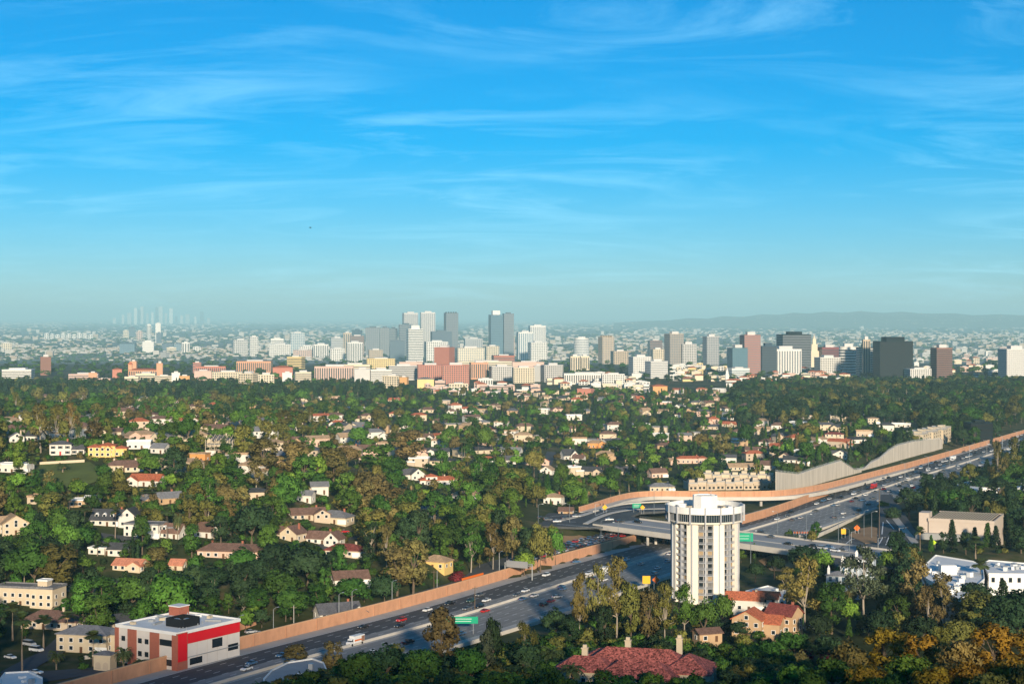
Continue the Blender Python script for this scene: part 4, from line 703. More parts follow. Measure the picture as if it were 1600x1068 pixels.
def villa_extra(r):
    for cx_, cy_, zt in ((-4,4,11),(12,6,12),(-16,-5,9.8)):
        o = MB().box(-.9,.9,-.7,.7,3,zt).box(-1.1,1.1,-.9,.9,zt,zt+.3).box(-.6,.6,-.45,.45,zt+.3,zt+1.2).build('chimney', WALLS['cream'], r, (cx_,cy_,0))
    for k in range(6): MB().box(-.28,.28,-.28,.28,-2,4.4).build('column', WALLS['cream'], r, (9.5+k*2.1,-9.6,0))
VR = mat('villa_tiles', (0.33,0.095,0.075), 0.9, 0.4, 0.5, rows=(2.2,.75), bump=0.5); ROOFS['villa'] = VR
house(x, y+6, 6.6, -14, vols, 'cream', 'villa', 'sprawling foreground villa with weathered red tile hip roofs and cream chimneys', 'big foreground villa', chim=0, px=1000, py=1040, extra=villa_extra)
HOUSE_RECT.append((880,1003,1118,1062,y-10,1.0,x,y+2,26)); HOUSE_RECT.append((1044,770,1160,918,HY-16,1.0,HX,HY,19))
# frame of a house being built
x, y, z = G(345, 712); cf = empty('unfinished_house', (x,y+4,z), R(-10)); tm = mat('raw_timber', (0.55,0.46,0.34), 0.85, 0.15)
for fl in range(3): MB().box(-8,8,-5,5,fl*3.1-.15,fl*3.1).build('floor_deck', tm, cf)
for i in range(7):
    for j in (-4.8,4.8): MB().box(-.12,.12,-.12,.12,-3,9).build('post', tm, cf, (-7.8+i*2.6,j,0))
for i in range(6): MB().extr([(5.2,0),(5.2,-.25),(0,2.4),(-5.2,-.25),(-5.2,0),(0,2.7)], -.1, .1, 'y').build('rafter', tm, cf, (-6.5+i*2.6,0,9)).rotation_euler = (0,0,R(90))
MB().box(-7.8,-2,-4.7,-4.55,.2,2.9).build('wall_panel', WALLS['white'], cf); MB().box(2,7.8,-4.7,-4.55,3.3,6).build('wall_panel', WALLS['white'], cf)
HOUSE_RECT.append((60,724,158,760,880,.92,-900,0,1)); tag(cf, 'open timber frame of a house under construction on the hillside', 'house frame', px=345, py=695, mark='timber house frame'); HOUSE_RECT.append((322,682,368,714,y-3,.9,x,y,10))
# ------------------------------------------------------------------ skyline
PAL = {'white':(0.72,0.69,0.63),'cream':(0.68,0.58,0.42),'pink':(0.60,0.42,0.34),'tan':(0.50,0.40,0.29),'grey':(0.42,0.42,0.41),'lgrey':(0.55,0.53,0.50),'slate':(0.10,0.13,0.16),'navy':(0.05,0.08,0.11),'black':(0.012,0.02,0.024),'brick':(0.40,0.15,0.10),'maroon':(0.22,0.07,0.07),'orange':(0.62,0.34,0.14),'redbr':(0.50,0.20,0.14),'brown':(0.24,0.13,0.10),'teal':(0.08,0.16,0.18),'yellow':(0.72,0.55,0.25),'terra':(0.60,0.32,0.19)}
for k, c in PAL.items(): mat('facade_'+k, c, 0.8 if k not in ('slate','navy','black','teal') else 0.6, 0.06, 0.05, rnd=0.04, spec=0.25 if k not in ('slate','navy','black','teal','maroon','brown') else 0.06)
mat('strip_glass', (0.045,0.055,0.062), 0.25, 0.1, spec=0.5); mat('strip_light', (0.60,0.58,0.54), 0.7, 0.05); mat('strip_blue', (0.12,0.20,0.25), 0.25, 0.1, spec=0.5); mat('strip_black', (0.004,0.006,0.007), 0.5, 0.1, spec=.2); mat('strip_mid', (0.17,0.19,0.21), 0.4, 0.1)
def tower(x0, x1, yt, yb, wall, style, label, yaw=14, glass='strip_glass', top=None, mark=None, name='office_tower', cat='tower', Y=None, dep=0.75, cell=None, group=None, roof=None):
    if Y is None: Y = UF(800, yb)[1]
    elif 4500 < Y < 6000: Y *= 1.6
    gz = farz(Y); sc = F/Y; wp = (x1-x0)/sc; a = R(abs(yaw)); w = wp/(math.cos(a)+dep*math.sin(a)); d = w*dep; h = CAMZ-(yt-HOR)/sc-gz; X = ((x0+x1)/2-800)/sc
    r = empty(name, (X, Y+d*.5, gz), R(yaw)); fm = MATS['facade_'+wall]; gm_ = MATS[glass]
    seg = 20 if style == 'round' else 4
    if style == 'round': MB().prism([(w/2*math.cos(t), d/2*math.sin(t)) for t in np.linspace(0,2*math.pi,seg+1)[:-1]], -3, h).build('wall', fm, r)
    else: MB().box(-w/2,w/2,-d/2,d/2,-3,h).build('wall', fm, r)
    mb = MB(); c = cell or max(3.4, 2.6/sc); e = 0.25
    if style in ('hband','round'):
        z = c*.9
        while z < h-c*.5:
            if style == 'round': mb.prism([((w/2+e)*math.cos(t), (d/2+e)*math.sin(t)) for t in np.linspace(0,2*math.pi,21)[:-1]], z, z+c*.5)
            else: mb.box(-w/2-e,w/2+e,-d/2-e,d/2+e,z,z+c*.48)
            z += c
    elif style == 'vstripe':
        for L_, ax in ((w,0),(d,1)):
            n_ = max(3, int(L_/(c*1.15)))
            for i in range(n_):
                p = -L_/2+L_*(i+.5)/n_; q = L_/n_*.27
                if ax == 0: mb.box(p-q,p+q,-d/2-e,d/2+e,2,h-c*.6)
                else: mb.box(-w/2-e,w/2+e,p-q,p+q,2,h-c*.6)
    elif style in ('grid','glass'):
        f = (.30,.30) if style == 'grid' else (.42,.40); nz = max(2, int(h/c))
        for L_, ax in ((w,0),(d,1)):
            n_ = max(2, int(L_/(c*1.1)))
            for i in range(n_):
                p = -L_/2+L_*(i+.5)/n_; q = L_/n_*f[0]
                for j in range(nz):
                    z0 = h*(j+.5)/nz-h/nz*f[1]; z1 = h*(j+.5)/nz+h/nz*f[1]
                    for sg in (-1,1):
                        if ax == 0: k = sg*(d/2+e); V_ = [(p-q,k,z0),(p+q,k,z0),(p+q,k,z1),(p-q,k,z1)]
                        else: k = sg*(w/2+e); V_ = [(k,p-q,z0),(k,p+q,z0),(k,p+q,z1),(k,p-q,z1)]
                        mb.add(V_, [(0,1,2,3)])
    if mb.v: o = mb.build('windows', gm_, r); o['kind'] = 'stuff'
    if roof: roof_mesh(w,d,h,'hip',max(h*.16,2.5),'x',ov=1.0).build('roof', ROOFS[roof], r)
    else:
        MB().box(-w/2-.3,w/2+.3,-d/2-.3,d/2+.3,h,h+1.0).build('parapet', fm, r)
        if top == 'crown': MB().box(-w*.3,w*.3,-d*.3,d*.3,h+1,h+h*.09+2).build('crown', MATS['facade_white'], r)
        elif top == 'spikes':
            for i in range(5): MB().box(-w*.4+i*w*.2-.8,-w*.4+i*w*.2+.8,-d*.3,d*.3,h+1,h+6).build('spire', fm, r)
        elif top == 'core': MB().box(-w*.28,w*.28,-d*.35,d*.35,h+1,h+h*.1+2).build('core', fm, r)
        else: MB().box(-w*.22,w*.25,-d*.2,d*.25,h+1,h+1+min(6,h*.12)).build('roof_plant', MATS['facade_lgrey'] if wall not in ('black','navy','slate') else fm, r)
    return tag(r, label, cat, group, (x0+x1)/2, (yt+yb)/2, mark)
T = tower
# distant downtown cluster
NTH = ['first','second','third','fourth','fifth','sixth','seventh','eighth','ninth','tenth','eleventh','twelfth','thirteenth','fourteenth','fifteenth','sixteenth','seventeenth','eighteenth']
DT = sorted((190,198,209,215,219,228,236,242,247.5,257,264,273,281,289,303,312,176,323))
for i, (x0,x1,yt) in enumerate(((190,194,492),(198,205,489),(209,214,481),(215,219,484),(219,224,479),(228,232,490),(236,240,488),(242,247,480),(247.5,254,479),(257,261,489),(264,270,482),(273,277,494),(281,286,493),(289,296,491),(303,307,495),(312,318,487),(176,181,497),(323,328,497))):
    T(x0,x1,yt,505,('lgrey','grey','white','slate')[i%4],'none',NTH[DT.index(x0)]+' from the left among the hazy skyscrapers of distant downtown',8,Y=38000+150*i,name='distant_skyscraper',group='distant downtown skyscrapers',mark='hazy downtown cluster' if i == 8 else None)
# mid-distance group, left
T(229,236,507,531,'white','vstripe','slim white high-rise standing left of the banded one',10,mark='slim white high-rise'); T(242,251,505,536,'white','none','slim pale high-rise with blue-grey lower half',10,mark='two-tone slim high-rise'); T(243,252,520,538,'slate','none','blue-grey glass block below the pale high-rise',10)
T(191,201,516,529,'cream','grid','small cream tower of the far left group'); T(200,211,511,528,'slate','none','far blue tower behind the small cream tower'); T(212,222,517,531,'pink','grid','small pinkish tower of the far left group')
T(185,210,537,552,'navy','glass','wide dark blue glass office slab at the tree line',6,'strip_blue',mark='dark blue glass slab'); T(221,240,534,552,'white','hband','white stepped office block right of the dark blue slab',8,'strip_light',top='core'); T(258,275,543,551,'cream','hband','low cream office right of the white stepped block'); T(251,270,537,548,'slate','none','low blue glass building behind the low cream office'); T(270,283,537,550,'slate','glass','small blue glass block beside the white striped one',10,'strip_blue'); T(283,296,535,552,'white','vstripe','small white tower with one dark stripe',8); T(300,313,542,550,'white','grid','low white building right of the dark-striped tower')
for i in range(9): T(69+i*8.6,76+i*8.6,521+(i%3),530,'white','grid',NTH[i]+' from the left in a far row of pale apartment slabs',5,name='apartment_slab',cat='apartment block',group='far row of pale apartment slabs',mark='far apartment slabs' if i == 4 else None)
T(0,18,536,549,'cream','grid','low cream block at the left edge of the plain')
T(361,387,531,556,'lgrey','grid','grey hotel-like slab left of the white tower',16); T(388,403,526,557,'white','grid','white tower with dark grid windows, first of the boulevard towers',18,mark='first boulevard tower')
T(417,454,538,558,'white','grid','broad white apartment slab with many small windows',8,mark='broad white slab'); T(421,443,529,556,'white','hband','pale block with dark crown behind the broad white slab',8); T(451,476,520,552,'white','glass','white and teal glass apartment tower',12,'strip_blue',mark='teal glass apartment tower'); T(456,487,547,559,'pink','grid','low pinkish block below the teal glass tower',6); T(487,513,538,559,'white','vstripe','white ribbed apartment block',10); T(466,490,541,558,'white','grid','white block left of the ribbed apartments',8)
T(515,537,528,556,'grey','hband','grey slab tower with fine bands',10,'strip_mid'); T(535,549,520,556,'tan','vstripe','slim tan tower beside the brown-topped one',10); T(549,566,516,552,'navy','none','dark tower behind the brown-topped tower',6); T(545,569,525,558,'brown','hband','brown-topped tower between tan and dark towers',8); T(539,567,535,565,'white','vstripe','white tower with bold dark vertical stripes',12,mark='boldly striped white tower',cell=6); T(514,539,545,564,'white','grid','low white block left of the boldly striped tower',8); T(574,598,547,566,'tan','grid','low tan block right of the boldly striped tower',10)
T(570,593,512,548,'slate','glass','blue-grey glass slab tower',4,'strip_mid',Y=5200,mark='blue-grey glass slab'); T(593,608,512,548,'slate','glass','narrow blue-grey glass tower joined to the glass slab',4,'strip_mid',Y=5250); T(607,621,513,548,'navy','hband','dark narrow tower between glass towers',6,'strip_mid',Y=5300); T(622,645,507,550,'navy','hband','dark blue tower in front of the first twin tower',8,'strip_mid',Y=5000); T(608,632,533,552,'slate','none','low dark glass block below the dark blue tower',5,Y=4900)
T(628,653,489,560,'lgrey','vstripe','left one of two matching tall grey triangular towers',18,'strip_mid',Y=5100,dep=.5,mark='twin grey towers'); T(656,680,488,560,'lgrey','vstripe','right one of two matching tall grey triangular towers',10,'strip_mid',Y=5150,dep=.5)
T(634,661,514,565,'white','hband','tall white and pink banded tower in front of the twin grey towers',14,top='core',mark='white banded tower'); T(662,700,534,565,'white','grid','ornate white block right of the white banded tower',10); T(672,706,518,552,'slate','none','dark teal low tower behind the ornate white block',8,Y=4950); T(693,716,489,556,'slate','glass','tall slate-blue tower with notched top',16,'strip_mid',top='spikes',Y=5000,mark='notched slate-blue tower'); T(678,710,543,571,'brick','none','red-brown block with dark left side',-24,mark='red-brown block')
T(710,757,544,567,'cream','grid','cream block with blue end walls',10,'strip_blue'); T(724,754,529,554,'grey','vstripe','grey-green ribbed office behind the cream block',8,'strip_mid'); T(763,786,492,556,'navy','glass','tall dark blue tower with white crown',16,'strip_blue',top='crown',Y=4900,mark='white-crowned blue tower'); T(785,803,490,556,'slate','glass','tall slate tower touching the white-crowned blue tower',12,'strip_mid',Y=4960); T(776,804,528,560,'pink','grid','pinkish tower below the tall slate tower',12); T(757,780,541,564,'cream','grid','short cream tower left of the pinkish tower',12)
T(807,833,519,564,'white','vstripe','white tower with green-tinted glass strips',10,'strip_blue',mark='green-tinted white tower'); T(826,853,509,540,'white','vstripe','pale slab tower behind the green-tinted white tower',8,'strip_mid',Y=5400); T(825,855,535,565,'white','grid','white tower with dark square window grid',14,mark='dark-grid white tower')
T(897,921,528,560,'white','round','rounded white banded tower',0,'strip_mid',mark='rounded white tower'); T(890,906,557,580,'cream','vstripe','left half of a low cream pair with tall slots',8); T(906,921,557,578,'cream','vstripe','right half of a low cream pair with tall slots',8); T(935,960,527,568,'tan','grid','grey-tan tower with dark spiky crown',24,'strip_mid',top='spikes',mark='spiky-crowned tower'); T(955,982,549,569,'tan','grid','squat tan block right of the spiky-crowned tower',12); T(983,1018,558,586,'white','grid','white block with pink window grid',16,'strip_mid',mark='pink-grid white block'); T(1009,1044,565,592,'white','hband','white ribbed block in front of the pink-grid block',20,'strip_mid'); T(1017,1038,546,568,'cream','grid','cream tower behind the white ribbed block',14); T(1013,1035,532,560,'brown','hband','brown banded tower left of the tall tan pair',10)
T(1039,1069,522,572,'tan','glass','tall tan and grey residential tower',24,'strip_mid',mark='tall tan residential tower'); T(1062,1089,538,572,'lgrey','grid','shorter residential tower joined to the tall tan one',14); T(1099,1124,526,570,'lgrey','glass','tall pale residential tower standing alone',20,'strip_mid',mark='lone pale residential tower'); T(1138,1169,544,589,'teal','glass','teal glass office with white outlined face',18,'strip_blue',mark='teal glass office'); T(1136,1172,576,590,'white','hband','white podium of the teal glass office',18,'strip_blue',Y=3150); T(1158,1189,524,588,'brick','hband','tall brick-red tower',14,'strip_mid',mark='tall brick-red tower'); T(1188,1214,541,586,'navy','hband','dark low tower right of the brick-red one',8,'strip_glass')
T(1218,1268,523,582,'black','hband','broad dark green-black tower behind the white ribbed hotel',8,'strip_mid',Y=3600,mark='broad green-black tower'); T(1203,1253,546,585,'white','vstripe','white ribbed block in front of the broad green-black tower',8,'strip_mid',mark='white ribbed hotel',cell=4.5)
T(1281,1312,543,575,'maroon','hband','maroon block behind the white grid block',8); T(1276,1314,559,587,'white','grid','white block with heavy window grid',12,mark='heavy-grid white block'); T(1313,1341,542,587,'white','round','rounded white tower with bold dark bands',0,mark='bold-banded round tower',cell=5.5); T(1341,1368,543,589,'black','hband','dark banded tower with cream central shaft',6,'strip_light',mark='dark tower with cream shaft'); T(1348,1360,531,589,'tan','vstripe','cream ribbed shaft in the middle of the dark banded tower',6,'strip_glass',Y=3190,dep=.5)
T(1372,1427,534,594,'black','hband','biggest black office block, wide with a raised core',4,'strip_black',top='core',mark='biggest black block'); T(1418,1456,577,595,'white','grid','low white grid block at the foot of the biggest black block',8); T(1458,1489,544,593,'brown','hband','red-brown glass tower standing alone right of the black block',14,'strip_glass',mark='lone red-brown tower'); T(1567,1612,546,595,'white','grid','white slab with dense window grid at the right edge',10,'strip_mid',mark='right-edge white slab')
T(1512,1552,662,694,'black','hband','dark low office building beside the far freeway behind the tallest retaining wall',10,'strip_black',mark='dark low office',cell=4.2)
# spired temple
Yt = 3900; x = (1272-800)/F*Yt; tp = empty('temple_tower', (x, Yt, 0)); MB().box(-10,10,-9,9,-2,36).build('wall', MATS['facade_cream'], tp); MB().box(-7,7,-6,6,36,52).build('upper_stage', MATS['facade_cream'], tp); MB().box(-4,4,-4,4,52,64).build('belfry', MATS['facade_cream'], tp); MB().tube([(0,0,64),(0,0,74)],[3,.2],8).build('spire', MATS['facade_cream'], tp); tag(tp, 'cream stepped temple tower tapering to a spire', 'temple', px=1272, py=545, mark='temple spire')
Yc = F*CAMZ/(598-HOR); x = (1136-800)/F*Yc; tp = empty('church_tower', (x, Yc, 0)); MB().box(-3,3,-3,3,-2,16).build('wall', MATS['facade_white'], tp); MB().box(-2.2,2.2,-2.2,2.2,16,21).build('belfry', MATS['facade_white'], tp); MB().tube([(0,0,21),(0,0,29)],[2,.1],8).build('spire', MATS['facade_white'], tp); tag(tp, 'white church tower with pointed spire below the teal glass office', 'church', px=1136, py=585)
# campus
Cc = lambda x0,x1,yt,yb,wall,style,label,yaw=6,**k: T(x0,x1,yt,yb,wall,style,label,yaw,name='campus_building',cat='campus building',**k)
Cc(0,48,578,592,'white','hband','long white campus building with a stepped roof at the left edge',mark='stepped white campus building',top='core'); Cc(60,79,558,586,'brown','none','lone brown campus tower rising from dark trees',18,mark='lone brown campus tower'); Cc(102,152,585,600,'pink','hband','pinkish banded campus block among trees',10,mark='pinkish campus block'); Cc(137,151,583,600,'terra','none','terracotta stair block of the pinkish campus block',10); Cc(150,172,592,600,'pink','none','low pink hall right of the terracotta stair block',6)
Cc(200,245,578,594,'terra','vstripe','terracotta hall between two square towers',4,roof='red',dep=.4,mark='twin-towered terracotta hall'); Cc(200,206,569,594,'terra','none','left square tower of the terracotta hall',4,roof='red'); Cc(244,254,568,594,'terra','none','right square tower of the terracotta hall',4); Cc(174,190,577,590,'redbr','none','red hall with low roof left of the terracotta hall',10,roof='red'); Cc(203,213,565,588,'terra','none','domed lantern behind the terracotta hall',0)
Cc(193,216,589,602,'cream','hband','cream laboratory block, left end',6); Cc(210,242,584,600,'cream','hband','cream laboratory block, tall middle',6); Cc(240,268,588,602,'cream','hband','cream laboratory block, right end',6); Cc(267,281,583,602,'white','none','pale stair tower beside the cream laboratory',8); Cc(278,296,588,604,'orange','none','ochre block at the end of the cream laboratory',10)
Cc(300,314,567,584,'redbr','hband','red-brown library tower left of its long wing',10); Cc(304,352,573,585,'redbr','vstripe','long red-brown wing with flat roof',6,dep=.4,mark='long red-brown wing'); Cc(301,330,580,594,'pink','none','pink hall below the long red-brown wing',8); Cc(328,378,582,600,'cream','grid','cream block with rows of square windows',6,mark='square-windowed cream block'); Cc(372,402,584,610,'cream','grid','bright cream block with dark left side',-22,mark='bright cream block')
Cc(367,423,565,582,'terra','vstripe','long terracotta building with ribs',4,mark='ribbed terracotta building'); Cc(448,475,558,576,'yellow','hband','ochre block tilted against the trees',-12,mark='ochre block'); Cc(400,428,586,611,'cream','grid','cream block with large window rows',10); Cc(424,457,574,592,'redbr','none','red hall right of the ribbed terracotta building',6,roof='red'); Cc(440,456,583,601,'white','none','white block beside the cream window rows',6); Cc(458,486,582,604,'cream','hband','cream and red building in front of tall dark trees',12); Cc(490,552,573,596,'pink','vstripe','long pinkish hall behind tall dark trees',4,dep=.4); Cc(528,578,570,590,'cream','hband','long cream roofline behind the pinkish hall',4,dep=.4); Cc(570,617,561,576,'yellow','grid','cream and yellow stepped block',6,mark='stepped yellow block')
Cc(552,578,577,599,'lgrey','none','pale grey hall with red end'); Cc(576,612,578,599,'white','hband','white banded hospital wing',8,mark='banded hospital wing'); Cc(606,652,572,594,'lgrey','hband','long grey banded hospital wing',6,dep=.4); Cc(597,628,588,612,'cream','grid','cream wing with a grid of windows',-14); Cc(624,638,590,613,'orange','none','orange end wall of the cream wing',-14)
Cc(650,692,571,596,'redbr','grid','left red brick hospital wing',6); Cc(689,733,571,601,'redbr','grid','biggest red brick hospital block',4,mark='biggest red brick hospital block'); Cc(622,660,566,580,'pink','none','pink rooftop block behind the red hospital',4); Cc(733,763,567,592,'terra','vstripe','terracotta ribbed block right of the red brick hospital',8); Cc(716,800,565,578,'cream','hband','long cream roof behind the hospital',3,dep=.3); Cc(764,802,573,594,'lgrey','grid','grey and white block with slanted glass end',10); Cc(768,804,556,572,'brick','hband','red-brown low block below the pinkish tower',8); Cc(700,731,600,612,'cream','grid','low cream house-like block below the red brick hospital',4); Cc(650,678,592,606,'yellow','none','yellow hall with grey roof below the hospital',6,roof='grey'); Cc(746,770,592,602,'white','vstripe','small white colonnaded hall',4); Cc(750,800,604,616,'pink','hband','low pinkish garage below the white hall',3,dep=.3)
T(800,835,575,598,'cream','grid','cream square-windowed office at the village edge',6,mark='cream village office'); T(834,847,572,596,'grey','none','grey joining block between two pale offices',4); T(846,880,571,597,'lgrey','grid','pale office with dark window rows and slanted roof',12); T(880,945,584,600,'white','vstripe','long white low office',4,dep=.3,mark='long white low office'); T(940,976,585,602,'white','grid','white low block right of the long white office',4,dep=.4); T(800,850,566,580,'pink','none','long low pink roof behind the cream village office',3,dep=.3)
T(902,929,608,621,'redbr','none','small red brick block among white apartments',-20,name='brick_block',cat='building',mark='small red brick block'); T(1017,1043,603,617,'orange','none','bright orange villa among trees below the village',10,roof='red',name='orange_villa',cat='villa',mark='bright orange villa')
# low-rise village: individual blocks in rows
k = 0; VR_ = [(930,1012,588,614,34,('white','cream','white')),(1045,1135,574,596,34,('yellow','cream','white','cream')),(1170,1385,580,606,58,('cream','white','pink','terra')),(858,935,600,612,10,('white','cream')),(1140,1200,596,610,12,('white','cream')),(650,860,604,622,30,('cream','white','pink')),(1428,1570,548,590,38,('white','cream','white','pink'))]
for (x0,x1,y0,y1,n_,cols) in VR_:
    for i in range(n_):
        px = random.uniform(x0,x1); py = random.uniform(y0,y1); w = random.uniform(9,19)*(.8 if y0 < 570 else 1); hh_ = random.uniform(5,9); c = random.choice(cols)
        rf_ = 'red' if random.random() < (.45 if x0 > 1100 and x0 < 1400 else .15) else None
        T(px-w/2,px+w/2,py-hh_,py,c,random.choice(('none','hband','grid')),f'{c.replace("terra","terracotta")} low-rise {"red-roofed " if rf_ else "flat-roofed "}block',random.uniform(-18,18),name='low_rise_block',cat='building',group='low-rise blocks of the village',roof=rf_,cell=4.5)
# ------------------------------------------------------------------ far plain: uncountable small buildings
rng = np.random.default_rng(5); V_, F_, MI = [], [], []
def far_box(px, py, w, hh_, dep, mi, yaw):
    X, Y = UF(px, py); gz = farz(Y); c, s = math.cos(yaw), math.sin(yaw); o = len(V_)
    for zz in (gz-1, gz+hh_):
        for a, b_ in ((-w/2,-dep/2),(w/2,-dep/2),(w/2,dep/2),(-w/2,dep/2)): V_.append((X+a*c-b_*s, Y+a*s+b_*c, zz))
    F_.extend([(o+4,o+5,o+6,o+7),(o,o+1,o+5,o+4),(o+1,o+2,o+6,o+5),(o+2,o+3,o+7,o+6),(o+3,o,o+4,o+7)]); MI.extend([mi]*5)
n_ = 0
while n_ < 5600:
    px = rng.uniform(-60,1660); t = rng.random(); py = 498 + 66*t**1.1
    if px > 980 and py < 512 and px < 1700: 
        if rng.random() < .7: continue
    X, Y = UF(px,py); dn = 0.5+0.5*vnoise(np.array([px*1.0]), np.array([py*9.0]), 55, 4)[0]
    if rng.random() > dn**1.6*1.3: continue
    s = 1.0 + Y/16000; far_box(px, py, rng.uniform(9,27)*s, rng.uniform(3.5,7.5)*(1 if rng.random() < .96 else 3)*min(s,2), rng.uniform(9,20)*s, int(rng.choice([0,0,1,2,3],1)[0]), rng.uniform(-.5,.5)); n_ += 1
for (x0,x1,yy,n2) in ((60,150,549,50),(90,210,548,60),(300,420,548,60),(400,470,536,40),(1000,1120,507,60),(1100,1240,519,60),(1400,1600,525,120),(1250,1420,521,60),(840,1000,535,90),(0,60,541,30),(860,1010,560,50)):
    for i in range(n2): far_box(rng.uniform(x0,x1), yy+rng.uniform(-3,3), rng.uniform(15,45), rng.uniform(6,14), 25, int(rng.choice([0,0,1])), rng.uniform(-.4,.4))
hv = bpy.data.objects['hills'].data.vertices
for i in range(260):
    q = hv[int(rng.integers(0, 160*7))].co; X, Y, Z = q.x+rng.uniform(-60,60), q.y, q.z
    if Z < -70: continue
    o = len(V_); w = rng.uniform(8,26); hh_ = rng.uniform(4,9)
    for zz in (Z-14, Z+hh_):
        for a, b_ in ((-w/2,-10),(w/2,-10),(w/2,10),(-w/2,10)): V_.append((X+a, Y+b_, zz))
    F_.extend([(o+4,o+5,o+6,o+7),(o,o+1,o+5,o+4),(o+1,o+2,o+6,o+5),(o+2,o+3,o+7,o+6),(o+3,o,o+4,o+7)]); MI.extend([int(rng.choice([2,3]))]*5)
me = bpy.data.meshes.new('distant_city'); me.from_pydata(V_, [], F_); me.polygons.foreach_set('material_index', MI)
o = obj('distant_city', me, [mat('plain_white', (0.46,0.43,0.39)), mat('plain_cream', (0.40,0.34,0.27)), mat('plain_grey', (0.34,0.33,0.32)), mat('plain_tan', (0.36,0.29,0.22))]); o['kind'] = 'stuff'; o['label'] = 'countless small pale buildings of the hazy city plain'; o['category'] = 'city'
# ------------------------------------------------------------------ trees
for k, c in {'deep':(0.055,0.122,0.020),'mid':(0.092,0.180,0.026),'bright':(0.140,0.240,0.030),'olive':(0.170,0.165,0.038),'rust':(0.180,0.145,0.050),'grey':(0.115,0.140,0.075),'dark':(0.034,0.068,0.026),'gold':(0.30,0.19,0.02),'straw':(0.20,0.155,0.045),'crimson':(0.20,0.03,0.04),'hedge':(0.06,0.15,0.02)}.items(): leafmat('leaf_'+k, c)
leafmat('palm_leaf', (0.07,0.10,0.035), 0.2); mat('dry_frond', (0.33,0.22,0.10), 0.9, 0.2); mat('bark', (0.13,0.095,0.065), 0.95, 0.3, 1.0); mat('pale_bark', (0.34,0.29,0.23), 0.9, 0.2, 0.8); mat('palm_bark', (0.24,0.19,0.14), 0.95, 0.2, 1.0)
CW = {'deep':'deep green','mid':'green','bright':'bright green','olive':'olive','rust':'rust-brown','grey':'grey-green','dark':'dark','gold':'golden-tipped','straw':'yellowish','crimson':'crimson','hedge':'vivid green'}
def leaves(clumps, per, size, seed, crown_c, squash=1.0, hang=0.0, mix=0.55):
    rg = np.random.default_rng(seed); n = len(clumps); C = np.array([c[:3] for c in clumps]); r = np.array([c[3] for c in clumps])
    k = np.repeat(np.arange(n), per); d = rg.normal(size=(len(k),3)); d /= np.linalg.norm(d,axis=1)[:,None]; d[:,2] *= squash
    rad = r[k]*rg.uniform(.55,1.08,len(k)); p = C[k]+d*rad[:,None]
    out = p-np.array(crown_c); out /= np.linalg.norm(out,axis=1)[:,None]+1e-6
    nrm = d*mix+out*.55+rg.normal(size=d.shape)*.28; nrm /= np.linalg.norm(nrm,axis=1)[:,None]
    fn = nrm+rg.normal(size=d.shape)*.55; fn /= np.linalg.norm(fn,axis=1)[:,None]
    t = np.cross(fn, rg.normal(size=d.shape)); t /= np.linalg.norm(t,axis=1)[:,None]+1e-6; b_ = np.cross(fn, t); s = size*rg.uniform(.6,1.25,len(k))[:,None]
    if hang: t = t*(1-hang)+np.array([0,0,-1])*hang
    Vq = np.stack([p-t*s, p-b_*s*.6, p+t*s, p+b_*s*.6], 1)   # diamond leaves clusters
    return Vq.reshape(-1,3), np.repeat(nrm, 4, 0)
def leaf_mesh(name, clumps, per, size, seed, cc, **k):
    Vq, N_ = leaves(clumps, per, size, seed, cc, **k); me = bpy.data.meshes.new(name); n = len(Vq)//4
    me.from_pydata(Vq.tolist(), [], np.arange(4*n).reshape(-1,4).tolist()); me.polygons.foreach_set('use_smooth', [True]*n); me.normals_split_custom_set_from_vertices(N_.tolist()); return me
